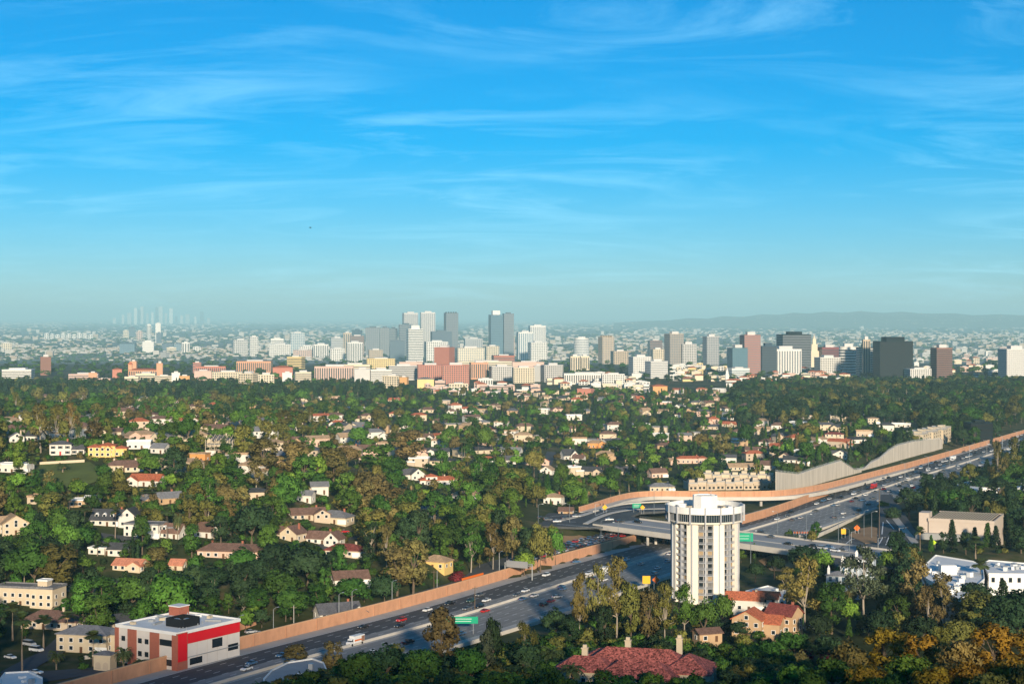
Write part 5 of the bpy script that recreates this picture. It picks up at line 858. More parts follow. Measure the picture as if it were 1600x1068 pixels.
def clumps_for(kind, seed):
    rg = random.Random(seed); cl = []; limbs = []
    if kind == 'round':      # 10 m tall, 10 m wide
        for i in range(30):
            a = rg.uniform(0,2*math.pi); e = math.asin(rg.uniform(-.55,1)); q = rg.uniform(.55,.95); cl.append((4.0*q*math.cos(a)*math.cos(e), 4.0*q*math.sin(a)*math.cos(e), 5.9+3.1*q*math.sin(e), rg.uniform(1.0,1.75)))
        cc = (0,0,5.2); tr = [((0,0,-1.5),(0.1,0,3.5),.32,.22)]; ends = rg.sample(cl, 6)
    elif kind == 'tall':     # dense upright, 16 m x 10 m
        for i in range(34):
            z = rg.uniform(4,15); f = 1-((z-9)/8.0)**2; a = rg.uniform(0,2*math.pi); q = rg.uniform(.4,1)*max(f,.2); cl.append((3.9*q*math.cos(a), 3.9*q*math.sin(a), z, rg.uniform(1.0,1.8)))
        cc = (0,0,8); tr = [((0,0,-2),(0.2,0,8),.4,.25)]; ends = rg.sample(cl, 8)
    elif kind == 'euc':      # airy eucalyptus 20 m x 11 m
        for i in range(12):
            a = i*2.4+rg.uniform(-.4,.4); z = rg.uniform(7,18.5); q = rg.uniform(1.0,4.2)*(1 if z < 16 else .6); bx, by = q*math.cos(a), q*math.sin(a)
            for j in range(4): cl.append((bx+rg.uniform(-1.3,1.3), by+rg.uniform(-1.3,1.3), z+rg.uniform(-1.0,1.2), rg.uniform(.8,1.5)))
            limbs.append((bx,by,z-.3))
        cc = (0,0,11); tr = [((0,0,-2),(.4,.2,7),.26,.18)]; ends = limbs
    elif kind == 'conifer':  # 17 m x 7 m
        for i in range(40):
            z = 2.5+14*(i/40); f = (1-(z-2)/15.5)**.8; a = i*2.4; cl.append((2.7*f*math.cos(a), 2.7*f*math.sin(a), z, .55+.9*f))
        cc = (0,0,5); tr = [((0,0,-2),(0,0,14),.35,.1)]; ends = []
    elif kind == 'cypress':  # 12 m x 3 m
        for i in range(26): z = .8+11*(i/26); f = min(1,(12-z)/4)*min(1,.5+z/3); cl.append((rg.uniform(-.45,.45)*f, rg.uniform(-.45,.45)*f, z, .45+.6*f))
        cc = (0,0,4); tr = [((0,0,-2),(0,0,5),.2,.12)]; ends = []
    else:                    # shrub 3 m x 4 m
        for i in range(14): a = rg.uniform(0,6.28); q = rg.uniform(0,1.4); cl.append((q*math.cos(a), q*math.sin(a), rg.uniform(.5,2.1), rg.uniform(.6,1.0)))
        cc = (0,0,.4); tr = [((0,0,-1),(0,0,1),.1,.06)]; ends = []
    return cl, cc, tr, ends
def trunk_mesh(name, tr, ends, r1=.16):
    mb = MB()
    for a, b_, r0, rr in tr: mb.tube([a, tuple((Vector(a)+Vector(b_))/2+Vector((.12,.05,0))), b_], [r0,(r0+rr)/2,rr], 7)
    top = Vector(tr[0][1])
    for e in ends:
        e = Vector(e[:3]); m_ = top.lerp(e,.5)+Vector((0,0,-.3)); mb.tube([top-Vector((0,0,.8)), m_, e], [tr[0][3]*.7, r1*.6, .05], 5)
    return mb.mesh(name)
NOM = {'round':(10,10),'tall':(16.5,10),'euc':(19.5,11),'conifer':(17,6.6),'cypress':(12.3,3),'shrub':(3.0,4.2),'palm':(15,4.6),'date':(9,8.5)}
PROTO, FARP = {}, {}
for kind, per, size, nv in (('round',85,.42,3),('tall',90,.44,3),('euc',70,.40,3),('conifer',60,.40,2),('cypress',70,.30,1),('shrub',70,.24,2)):
    for v in range(nv):
        cl, cc, tr, ends = clumps_for(kind, 31*v+len(kind)); kw = dict(hang=.35) if kind == 'euc' else {}
        PROTO[kind,v] = (trunk_mesh('trunk', tr, ends), leaf_mesh('crown', cl, per, size, v+3, cc, **kw)); PROTO[kind,v][0].materials.append(M('pale_bark') if kind == 'euc' else M('bark')); PROTO[kind,v][1].materials.append(M('leaf_mid'))
        if kind != 'shrub' or True: FARP[kind,v] = (cl, cc, tr, ends)
def palm_protos():
    # tall fan palm: thin trunk, ball of fans, dry skirt
    t = MB().tube([(0,0,-2),(.15,0,5),(.05,0,13)], [.34,.22,.2], 8).mesh('trunk'); t.materials.append(M('palm_bark'))
    mb = MB(); rg = random.Random(4)
    for i in range(30):
        a = i*2.4; e = rg.uniform(-.5,1.3); d = Vector((math.cos(a)*math.cos(e), math.sin(a)*math.cos(e), math.sin(e))); s = d.cross(Vector((0,0,1))).normalized(); c0 = Vector((0,0,13)); c1 = c0+d*1.5; c2 = c0+d*2.7+Vector((0,0,-.45))
        mb.add([c0-s*.05, c0+s*.05, c1+s*.95, c2+s*.5, c2-s*.5, c1-s*.95], [(0,1,2,5),(5,2,3,4)])
    c = mb.mesh('crown'); c.materials.append(M('palm_leaf')); mb = MB()
    for i in range(18): a = i*2.4; d = Vector((math.cos(a),math.sin(a),0)); s = Vector((-d.y,d.x,0)); mb.add([Vector((0,0,12.8))+d*.2-s*.3, Vector((0,0,12.8))+d*.2+s*.3, Vector((0,0,11.7))+d*.6+s*.2, Vector((0,0,11.7))+d*.6-s*.2], [(0,1,2,3)])
    k = mb.mesh('dry_skirt'); k.materials.append(M('dry_frond'))
    # feather palm: stout trunk, long arching fronds of paired leaflets
    t2 = MB().tube([(0,0,-2),(0,0,2.5),(0,0,5.2)], [.45,.4,.5], 9).mesh('trunk'); t2.materials.append(M('palm_bark')); mb = MB()
    for i in range(34):
        a = i*2.4; e0 = rg.uniform(.15,1.35); hd = Vector((math.cos(a),math.sin(a),0)); sd = Vector((-hd.y,hd.x,0)); pts = [Vector((0,0,5.2))]; e = e0
        for j in range(6): pts.append(pts[-1]+(hd*math.cos(e)+Vector((0,0,math.sin(e))))*.78); e -= .30
        for j in range(6):
            p, q = pts[j], pts[j+1]; w = .62*math.sin(math.pi*(j+.9)/7); w2 = .62*math.sin(math.pi*(j+1.9)/7)*.9; dn = Vector((0,0,-.28))
            for sg in (-1,1): mb.add([p, q, q+sd*sg*w2+dn, p.lerp(q,.55)+sd*sg*w*1.1+dn], [(0,1,2,3)])
    c2 = mb.mesh('crown'); c2.materials.append(M('palm_leaf')); mb = MB()
    for i in range(16):
        a = i*2.4; hd = Vector((math.cos(a),math.sin(a),0)); sd = Vector((-hd.y,hd.x,0)); mb.add([Vector((0,0,5.1))+hd*.2, Vector((0,0,4.6))+hd*1.5+sd*.3, Vector((0,0,2.9))+hd*2.1, Vector((0,0,4.6))+hd*1.5-sd*.3], [(0,1,2,3)])
    k2 = mb.mesh('dry_skirt'); k2.materials.append(M('dry_frond')); return (t,c,k), (t2,c2,k2)
PP, DP = palm_protos()
NAMES = {'round':'broadleaf_tree','tall':'spreading_tree','euc':'eucalyptus_tree','conifer':'conifer_tree','cypress':'cypress_tree','shrub':'shrub','palm':'fan_palm','date':'feather_palm'}
KW = {'round':'round-crowned tree','tall':'tall leafy tree','euc':'airy eucalyptus','conifer':'pointed conifer','cypress':'slim cypress','shrub':'bush','palm':'tall fan palm','date':'feather palm'}
def tree(x, y, z, kind, h, w, col, v=None, rot=None, label=None, pxy=None):
    nh, nw = NOM[kind]; r = empty(NAMES[kind], (x,y,z), rot if rot is not None else random.uniform(0,6.28)); r.scale = (w/nw, w/nw, h/nh)
    if kind in ('palm','date'):
        for nm, me in zip(('trunk','crown','dry_skirt'), PP if kind == 'palm' else DP): obj(nm, me, None, r)
    else:
        v = v if v is not None else random.randrange(sum(1 for q in PROTO if q[0] == kind)); t, c = PROTO[kind,v]; obj('trunk', t, None, r); o = obj('crown', c, None, r); o.material_slots[0].link = 'OBJECT'; o.material_slots[0].material = M('leaf_'+col)
    size = 'towering ' if h > 21 else ('small ' if h < 7 and kind not in ('shrub','date') else '')
    lab = label or f'{size}{CW[col]+" " if kind not in ("palm","date") else ""}{KW[kind]}'
    px, py = pxy or proj(x, y, z+h*.6); tag(r, lab, 'palm tree' if kind in ('palm','date') else ('shrub' if kind == 'shrub' else 'tree'), {'palm':'fan palms','date':'feather palms','shrub':'bushes'}.get(kind,'trees of the valley'), px, py); return r
TREES = []     # occupied (x, y, r)
def TP(px, pyb, toppx, kind, wpx, col, z=None, **k):     # a tree given by base pixel, top row and crown width in pixels
    x, y, zz = G(px, pyb) if z is None else (*U(px,pyb,z), z)
    sc = F/y; TREES.append((x,y,wpx/sc*.4)); return tree(x, y, zz, kind, (pyb-toppx)/sc, wpx/sc, col, pxy=(px,(pyb+toppx)/2), **k)
# trees one can point at, from the picture
for a in [(690,1058,945,'tall',62,'rust'),(520,1058,998,'tall',42,'rust'),(462,1046,1004,'tall',46,'rust'),(622,1066,1004,'euc',44,'olive'),(820,1050,965,'euc',40,'olive'),(600,1075,1008,'round',85,'dark'),(660,1080,1010,'round',80,'deep'),(560,1085,1015,'round',80,'deep'),(760,1070,975,'euc',40,'grey'),(770,1050,960,'round',36,'dark'),(735,1075,1010,'round',60,'deep'),(820,1062,1000,'round',70,'dark'),(868,1000,950,'round',50,'dark'),(905,1010,885,'euc',40,'straw'),(935,1012,880,'euc',46,'olive'),(962,1008,868,'euc',60,'straw'),(985,1012,905,'tall',42,'olive'),(1012,1010,915,'tall',48,'rust'),(1040,1010,908,'euc',46,'olive'),(1068,1008,905,'euc',52,'mid'),(1100,1000,935,'round',48,'deep'),(1130,985,925,'round',40,'mid'),(1160,1000,965,'round',46,'dark'),(945,1020,940,'tall',40,'dark'),(890,1020,960,'tall',44,'dark'),
 (1258,985,868,'euc',76,'straw'),(1230,940,885,'euc',50,'straw'),(1352,975,852,'euc',88,'grey'),(1300,990,905,'tall',60,'deep'),(1325,985,935,'round',46,'bright'),(1432,985,868,'tall',54,'rust'),(1405,990,925,'tall',50,'deep'),(1475,990,895,'euc',60,'rust'),(1452,1000,915,'euc',50,'rust'),(1510,995,930,'tall',56,'rust'),(1545,995,930,'tall',60,'straw'),(1580,1000,930,'tall',60,'olive'),(1280,1005,955,'round',50,'dark'),(1375,1005,950,'round',60,'dark'),(1440,1010,960,'round',60,'dark'),(1500,1015,965,'round',60,'olive'),(1560,1015,960,'round',60,'dark'),
 (1240,1030,985,'round',60,'deep'),(1290,1040,990,'round',60,'dark'),(1200,1040,1000,'round',50,'deep'),(1165,1052,1010,'shrub',46,'deep')]: TP(*a)
for a in [(1380,1062,975,'tall',70,'gold',22),(1330,1070,1000,'round',70,'straw',20),(1440,1072,985,'tall',72,'gold',24),(1500,1075,995,'round',84,'straw',26),(1555,1072,968,'tall',86,'gold',26),(1598,1074,985,'tall',80,'gold',26),(1420,1090,1020,'round',84,'bright',28),(1300,1085,1025,'round',80,'mid',24),(1352,1095,1035,'round',70,'gold',28),(1510,1100,1030,'round',80,'gold',30),(1460,1105,1035,'round',84,'gold',30),(1575,1100,1025,'round',90,'gold',30),(1240,1090,1035,'round',60,'bright',22),(1270,1100,1045,'round',60,'mid',24),(1205,1085,1048,'shrub',60,'bright',18),(1390,1110,1052,'round',70,'mid',30),(1545,1112,1048,'round',70,'olive',32),(1608,1110,1030,'round',70,'olive',32),(1470,1050,975,'tall',50,'olive',20),(1415,1045,985,'tall',44,'gold',19)]: TP(*a[:6], z=a[6])
for a in [(1232,1028,1012,'shrub',34,'crimson'),(1262,1030,1013,'shrub',36,'crimson'),(1292,1034,1016,'shrub',36,'crimson'),(1318,1038,1020,'shrub',30,'crimson'),(712,908,890,'shrub',30,'crimson')]: TP(*a)
for px, pyb, top in ((193,1050,1002),(146,1040,985),(88,1045,1010),(35,1050,955),(68,1012,960),(20,1000,940),(105,1005,955),(1532,940,872),(1525,880,838),(220,1046,1025)): TP(px,pyb,top,'date' if top > 995 or px in (193,88) else 'palm',30 if top > 995 else 26,'mid')
for px, pyb, top, k, w in ((38,922,868,'palm',20),(166,948,912,'date',34),(862,1052,1000,'date',44),(828,1075,1025,'date',48),(895,1075,1028,'date',44),(940,1042,1005,'date',44),(1575,1075,1030,'date',30),(1190,1062,1020,'date',34),(1205,1070,1030,'date',30),(1360,1075,1045,'date',20),(133,830,788,'palm',20),(152,868,850,'palm',14),(164,868,848,'palm',15),(173,758,732,'date',20),(188,756,734,'date',18),(98,738,720,'date',24),(722,718,684,'palm',9),(726,718,685,'palm',9),(747,714,685,'palm',9),(770,714,683,'palm',9),(775,712,683,'palm',9),(772,772,738,'palm',14),(765,775,752,'date',14),(918,785,750,'date',24),(968,775,752,'date',22),(983,768,742,'palm',12),(1437,880,822,'palm',17),(540,655,640,'palm',6),(572,690,667,'palm',9),(1050,770,745,'palm',9),(1395,712,694,'palm',8),(1450,652,634,'palm',8),(1545,800,775,'palm',10),(446,822,806,'date',14),(455,822,808,'date',14)): TP(px,pyb,top,k,w,'mid')
for a in [(62,700,630,'euc',46,'rust'),(88,690,635,'euc',30,'olive'),(112,688,628,'euc',34,'straw'),(150,680,648,'euc',24,'rust'),(30,740,685,'tall',26,'bright'),(272,760,695,'tall',44,'dark'),(235,745,710,'round',44,'mid'),(305,750,715,'round',26,'olive'),(308,775,742,'round',34,'bright'),(365,770,725,'tall',52,'deep'),(292,820,785,'round',34,'dark'),(245,825,793,'round',28,'olive'),(80,820,765,'tall',50,'olive'),(55,850,815,'round',60,'mid'),(90,925,845,'tall',78,'olive'),(130,860,820,'round',44,'deep'),(245,905,850,'tall',48,'rust'),(300,870,815,'tall',34,'deep'),(272,690,655,'round',36,'deep'),(183,680,648,'round',40,'mid'),(285,655,628,'round',20,'bright'),(322,672,635,'tall',34,'mid'),(380,720,660,'tall',44,'olive'),(410,745,680,'tall',60,'rust'),(460,750,685,'tall',70,'rust'),(520,760,695,'tall',60,'rust'),(400,770,720,'euc',46,'rust'),(440,800,755,'round',56,'mid'),(595,745,690,'tall',64,'mid'),(600,770,735,'tall',40,'olive'),(560,700,665,'round',36,'mid'),(640,725,668,'tall',60,'rust'),(625,710,672,'round',50,'rust'),(590,850,795,'euc',52,'straw'),(640,850,780,'tall',58,'olive'),(655,870,790,'tall',52,'dark'),(605,890,820,'euc',40,'rust'),(645,930,835,'tall',60,'rust'),(620,930,850,'tall',60,'rust'),(735,895,820,'euc',52,'mid'),(770,890,815,'euc',50,'straw'),(690,860,815,'tall',40,'bright'),(720,830,795,'round',56,'bright'),(760,820,785,'round',52,'bright'),(690,855,825,'cypress',14,'bright'),(685,860,826,'cypress',12,'mid'),(430,905,845,'round',70,'dark'),(480,920,850,'round',90,'dark'),(380,900,855,'round',60,'deep'),(330,930,880,'round',70,'dark'),(385,940,885,'tall',60,'dark'),(300,935,880,'round',60,'dark'),(260,950,885,'round',50,'dark'),(440,945,890,'round',70,'deep'),(550,945,900,'round',66,'deep'),(600,945,895,'round',56,'dark'),(380,965,915,'euc',44,'dark'),(480,890,845,'round',50,'deep'),(780,870,790,'tall',34,'dark'),(800,880,800,'tall',40,'rust'),(825,885,820,'tall',40,'dark'),(845,895,820,'round',46,'olive'),(868,882,825,'round',34,'mid'),(820,900,860,'round',40,'bright'),(835,745,700,'round',34,'olive'),(878,760,722,'round',30,'mid'),(800,770,735,'round',34,'mid'),(820,765,740,'round',30,'bright'),(1005,750,718,'round',26,'deep'),(960,750,728,'round',34,'deep'),(965,705,685,'round',46,'deep'),(980,718,700,'round',44,'mid'),(1095,705,675,'round',34,'straw'),(1130,715,675,'tall',34,'rust'),(1165,700,662,'round',30,'deep'),(845,690,672,'round',30,'dark'),(1355,720,685,'round',30,'dark'),(1260,730,688,'tall',34,'deep'),(1230,760,720,'round',28,'deep'),(1285,720,690,'round',30,'mid'),(218,850,824,'cypress',6,'dark'),(207,848,826,'cypress',5,'dark'),(208,880,840,'cypress',8,'dark'),(215,880,846,'cypress',8,'dark')]: TP(*a)
for a in [(1560,760,688,'euc',34,'rust'),(1582,750,682,'euc',34,'olive'),(1420,810,760,'tall',50,'dark'),(1455,800,755,'tall',50,'dark'),(1490,800,760,'tall',50,'deep'),(1380,800,782,'round',24,'mid'),(1530,820,770,'tall',60,'dark'),(1570,830,770,'tall',60,'dark'),(1600,850,790,'tall',60,'dark'),(1560,790,745,'tall',60,'dark'),(1395,820,790,'round',30,'dark'),(1468,850,825,'conifer',12,'dark'),(1487,856,826,'conifer',14,'dark'),(1505,862,830,'conifer',14,'dark'),(1523,862,822,'conifer',16,'dark'),(1543,868,815,'conifer',18,'deep'),(1556,870,820,'conifer',18,'dark'),(1578,868,826,'conifer',18,'dark'),(1595,875,835,'conifer',18,'dark'),(1430,878,852,'round',24,'olive'),(1240,880,858,'shrub',18,'mid'),(1270,876,860,'shrub',18,'deep'),(1295,878,862,'shrub',14,'mid'),(1210,900,868,'round',40,'dark'),(1180,905,878,'round',36,'dark'),(1245,905,885,'round',40,'deep'),(1285,910,888,'round',40,'dark'),(1365,905,860,'euc',30,'dark')]: TP(*a, z=3)
for a in [(1505,700,668,'tall',22,'dark'),(1522,698,664,'tall',24,'deep'),(1540,692,662,'euc',20,'dark'),(1556,690,655,'tall',22,'dark'),(1495,690,670,'round',18,'dark')]: TP(*a)
rg = random.Random(21); k = 0
while k < 46:
    px, py = rg.uniform(20,1300), rg.uniform(632,860)
    if py > 760 and px > 780: continue
    x, y, z = G(px, py); s_, d_ = fsd(x, y)
    if -40 < d_[0] < 80 or any(a-3 < px < c+3 and b_ < py < d for a,b_,c,d,*_ in HOUSE_RECT): continue
    TREES.append((x,y,1.5)); tree(x, y, z, 'palm' if rg.random() < .7 else 'date', rg.uniform(11,19) if k%3 else rg.uniform(7,9), rg.uniform(4.2,5.4) if k%3 else 7, 'mid'); k += 1
# clipped hedges and garden umbrellas of the courtyard
for k, (px, py, w, d) in enumerate(((1560,905,9,3),(1575,918,8,2.5),(1556,925,6,2.5),(1590,905,9,3),(1600,938,12,2.5),(1570,948,10,2.5),(1545,958,7,3),(1552,938,5,2))):
    x, y, z = G0(px, py, 3.2); he = empty('clipped_hedge', (x,y,z), R(-12)); MB().box(-w/2,w/2,-d/2,d/2,-2,2.0).build('foliage_body', M('leaf_hedge'), he); cl = [(random.uniform(-w/2,w/2), random.choice((-d/2,d/2,0))*.9, random.uniform(.3,2.0), .35) for _ in range(int(w*6))]; obj('leaf_fringe', leaf_mesh('leaf_fringe', cl, 14, .16, k, (0,0,0)), M('leaf_hedge'), he); tag(he, 'vivid green clipped hedge in the courtyard', 'hedge', 'clipped courtyard hedges', px, py); TREES.append((x,y,w*.6))
for px, py in ((1590,928),(1598,944),(1582,942),(1594,955)):
    x, y, z = G0(px, py, 3.2); r = empty('garden_umbrella', (x,y,z)); MB().tube([(0,0,0),(0,0,2.7)],[.05,.05],6).build('pole', M('steel'), r); MB().lathe([(1.9,2.2),(0.05,3.0)], 8).build('canopy', M('white_paint'), r); tag(r, 'white umbrella in the hedge courtyard', 'umbrella', 'courtyard umbrellas', px, py); TREES.append((x,y,2.5))
# ------------------------------------------------------------------ scatter: the green neighbourhood
CLEAR = [(55,722,160,766),(868,828,962,872),(845,862,888,905),(800,796,1060,832),(1285,770,1445,892),(148,898,208,918),(0,1000,120,1068),(110,908,165,950),(1040,766,1240,800),(848,704,868,746),(545,732,596,772),(1440,868,1640,960),(1190,858,1325,885)]
def zone(px, py):
    if py < 628 and px < 640: return ('belt', 'round tall tall conifer conifer euc', 'dark dark deep dark olive', (11,20))
    if px > 1150 and py < 668: return ('wood', 'tall tall euc round', 'dark dark deep dark olive', (13,22))
    if px > 1400: return ('east', 'tall round conifer tall', 'dark deep dark olive', (9,18))
    if px < 820 and py > 668: return ('west', 'round tall round euc tall shrub', 'deep mid olive mid olive bright deep deep rust', (6,19))
    if px < 560: return ('west', 'round tall round tall euc', 'deep mid dark rust olive mid', (8,17))
    return ('mid', 'round round round tall shrub conifer cypress', 'deep mid deep dark bright olive mid rust', (4,12))
cand = []; v = 596.0
while v < 1118:
    Y0 = F*CAMZ/(v-HOR); c = 9.0*F/Y0; u = -30+random.uniform(0,c)
    while u < 1635:
        cand.append((u+random.uniform(-.3,.3)*c, v+random.uniform(-.12,.12)*c)); u += c*random.uniform(.65,1.0)
    v += c*.26
SC = []; HR = np.array([[*h[:6], *h[6:9]] for h in HOUSE_RECT]); TR = np.array(TREES)
for px, py in cand:
    if any(a < px < c and b_ < py < d for a,b_,c,d in CLEAR): continue
    if 895 < px < 1062 and np.interp(px,[895,905,930,958,985,1062],[800,795,788,779,772,770]) < py < 832: continue
    if (py > 1064 and px < 380) or (px > 1250 and py > 1008): continue
    if py < 612 and 640 < px < 1150 and random.random() < .72: continue
    x, y, z = G(px, py); s_, d_ = fsd(x, y); d_ = d_[0]
    if -19 < d_ < 66 or (px > 1195 and -26 < d_ < 0): continue
    if d_ >= 66 and py > 900 and px < 900: pass
    if math.hypot(x-HX, y-HY) < 19: continue
    nm, ks, cs, (h0,h1) = zone(px, py); kind = random.choice(ks.split()); kind = 'tall' if kind == 'euc' and random.random() < .5 else kind; col = random.choice(cs.split()); h = h0+(h1-h0)*random.random()**1.4*1.25
    if y > 2200 and kind == 'shrub': kind = 'round'
    if kind == 'shrub': h = random.uniform(2.5,4.5)
    if kind == 'euc': h *= 1.25
    w = h*{'round':1.05,'tall':.72,'euc':.62,'conifer':.42,'cypress':.26,'shrub':1.3}[kind]*random.uniform(.7,1.3)
    if y < 760 and px < 800: col = random.choice(('dark','deep','dark','deep','mid'))
    if -34 < d_ <= -19 or 66 <= d_ < 76: h, w = h*.6, w*.6
    if d_ >= 64 and y < 800 and px < 1250:
        kind = random.choice(('round','round','shrub','tall')); col = random.choice(('dark','deep','deep','olive','mid')); h = random.uniform(4,9) if kind != 'shrub' else random.uniform(2,3.5)
        yl = np.interp(px,[380,520,640,760,870,940,1000,1045,1160,1250],[1066,1036,1018,1003,972,940,930,945,965,985])+random.uniform(0,14); h = min(h, (py-yl)*y/F); w = h*random.uniform(.9,1.25)
        if h < 1.6: continue
    if py < 650:
        cap = np.interp(px,[0,560,640,700,1120,1180,1600],[590,592,600,605,603,589,588])+random.uniform(-3,7); hc = (py-cap)*y/F
        if hc < 4: continue
        if h > hc: w *= max(hc/h,.5); h = hc
    if np.any(np.hypot(HR[:,6]-x, HR[:,7]-y) < HR[:,8]+w*.25): continue
    if np.any(np.hypot(TR[:,0]-x, TR[:,1]-y) < TR[:,2]): continue
    sc = F/y; l_, r_, t_, b_ = px-w*.42*sc, px+w*.42*sc, py-h*sc, py
    ov = (np.minimum(r_,HR[:,2])-np.maximum(l_,HR[:,0])); oh = (np.minimum(b_,HR[:,3])-np.maximum(t_,HR[:,1])); hit = (ov > 0)&(oh > 0)&(y < HR[:,4]+6)
    if hit.any():
        fr = (ov*oh)[hit]/((HR[hit,2]-HR[hit,0])*(HR[hit,3]-HR[hit,1]))
        if np.any((fr > .08) & (np.random.default_rng(int(px*7+py*13)).random(hit.sum()) < HR[hit,5])): 
            # a lower bush instead, so the ground before the house stays planted
            h = max(1.5, min(h, 2.6)); kind = 'shrub'; w = h*1.6
            t_ = py-h*sc
            if np.any(((np.minimum(b_,HR[:,3])-np.maximum(t_,HR[:,1])) > .35*(HR[:,3]-HR[:,1]))&hit): continue
    SC.append((h*w**.5*sc, px, py, x, y, z, kind, h, w, col))
for gx_ in np.arange(-90, 190, 6.5):
    for gy_ in np.arange(440, 660, 6.5):
        x = gx_+random.uniform(-2.5,2.5); y = gy_+random.uniform(-2.5,2.5); s_, d_ = fsd(x, y); px, py = proj(x, y, ground_z(x,y))
        if d_[0] < 67 or px > 1260 or px < 380 or py < 985: continue
        if np.any(np.hypot(HR[:,6]-x, HR[:,7]-y) < HR[:,8]*.8) or np.any(np.hypot(TR[:,0]-x, TR[:,1]-y) < TR[:,2]*.8): continue
        z = ground_z(x,y); yl = np.interp(px,[380,520,640,760,870,940,1000,1045,1160,1250],[1066,1036,1018,1003,985,985,985,990,1000,1005])+random.uniform(0,10); kind = random.choice(('round','round','tall','shrub')); h = min(random.uniform(3,8.5) if kind != 'shrub' else 3.0, (py-yl)*y/F)
        if y < 515 and 850 < px < 1130: h = min(h, (py-1064)*y/F)
        if h < 1.5: continue
        SC.append((h*h**.5*F/y, px, py, x, y, z, kind, h, h*random.uniform(.9,1.3), random.choice(('deep','mid','olive','dark','deep','grey'))))
SC.sort(key=lambda t: -t[0]); n_ind = 0; rest = []; LIM = {'round':150,'tall':110,'euc':70,'conifer':50,'cypress':30,'shrub':60}; used = {}
for t in SC:
    k = t[6]
    if -5 < t[1] < 1605 and used.get(k,0) < LIM[k]: used[k] = used.get(k,0)+1; tree(t[3],t[4],t[5],k,t[7],t[8],t[9],pxy=(t[1],t[2]-t[7]*F/t[4]*.5))
    else: rest.append(t)
# everything past that: one mass of trees, instanced on points
pc = bpy.data.collections.new('tree_stock'); order = []
def joined(name, kind, v, col, per, size):
    cl, cc, tr, ends = FARP[kind,v]; t = trunk_mesh(name, tr, ends[:4]); kw = dict(hang=.35) if kind == 'euc' else {}; Vq, N_ = leaves(cl, per, size, v+9, cc, **kw)
    tv = [tuple(q.co) for q in t.vertices]; tf = [tuple(p.vertices) for p in t.polygons]; tn = [tuple(q.normal) for q in t.vertices]; o = len(tv); n = len(Vq)//4
    me = bpy.data.meshes.new(name); me.from_pydata(tv+Vq.tolist(), [], tf+(np.arange(4*n).reshape(-1,4)+o).tolist()); me.polygons.foreach_set('material_index', [1]*len(tf)+[0]*n); me.polygons.foreach_set('use_smooth', [True]*(len(tf)+n)); me.normals_split_custom_set_from_vertices(tn+N_.tolist())
    me.materials.append(M('leaf_'+col)); me.materials.append(M('pale_bark') if kind == 'euc' else M('bark')); ob_ = bpy.data.objects.new(name, me); pc.objects.link(ob_); order.append((kind,col))
i = 0
for kind, v in (('round',0),('round',1),('tall',0),('tall',1),('euc',0),('conifer',0),('cypress',0),('shrub',0)):
    for col in (('deep','mid','bright','olive','rust','dark') if kind not in ('conifer','cypress') else ('dark','deep')): joined(f'stock_{i:03d}', kind, v, col, 34 if kind not in ('shrub',) else 30, .62 if kind not in ('shrub','cypress') else .4); i += 1
def stuff_trees(name, rows, label):
    me = bpy.data.meshes.new(name); me.from_pydata([r[:3] for r in rows], [], []); 
    for nm, ty, vals in (('pick','INT',[r[3] for r in rows]),('turn','FLOAT',[r[4] for r in rows])): me.attributes.new(nm, ty, 'POINT').data.foreach_set('value', vals)
    me.attributes.new('size', 'FLOAT_VECTOR', 'POINT').data.foreach_set('vector', [c for r in rows for c in r[5]])
    o = obj(name, me, None); o['kind'] = 'stuff'; o['label'] = label; o['category'] = 'trees'
    ng = bpy.data.node_groups.get('plant_trees')
    if ng is None:
        ng = bpy.data.node_groups.new('plant_trees', 'GeometryNodeTree'); ng.interface.new_socket('Geometry', in_out='INPUT', socket_type='NodeSocketGeometry'); ng.interface.new_socket('Geometry', in_out='OUTPUT', socket_type='NodeSocketGeometry')
        N, L = ng.nodes, ng.links; gi, go = N.new('NodeGroupInput'), N.new('NodeGroupOutput'); ip = N.new('GeometryNodeInstanceOnPoints'); ci = N.new('GeometryNodeCollectionInfo'); ci.inputs['Collection'].default_value = pc; ci.inputs['Separate Children'].default_value = True; ci.inputs['Reset Children'].default_value = True
        def na(nm, ty): q = N.new('GeometryNodeInputNamedAttribute'); q.data_type = ty; q.inputs['Name'].default_value = nm; return q.outputs['Attribute']
        cx_ = N.new('ShaderNodeCombineXYZ'); L.new(na('turn','FLOAT'), cx_.inputs['Z']); L.new(gi.outputs[0], ip.inputs['Points']); L.new(ci.outputs[0], ip.inputs['Instance']); ip.inputs['Pick Instance'].default_value = True
        L.new(na('pick','INT'), ip.inputs['Instance Index']); L.new(cx_.outputs[0], ip.inputs['Rotation']); L.new(na('size','FLOAT_VECTOR'), ip.inputs['Scale']); L.new(ip.outputs[0], go.inputs[0])
    md = o.modifiers.new('plant', 'NODES'); md.node_group = ng; return o
def pick(kind, col):
    q = [i for i, (k, c) in enumerate(order) if k == kind and c == col] or [i for i, (k, c) in enumerate(order) if k == kind]; return random.choice(q)
rows = [(t[3],t[4],t[5],pick(t[6],t[9]),random.uniform(0,6.28),(t[8]/NOM[t[6]][1],t[8]/NOM[t[6]][1],t[7]/NOM[t[6]][0])) for t in rest]
stuff_trees('background_trees', rows, 'mass of green trees filling the neighbourhood behind the nearer ones')
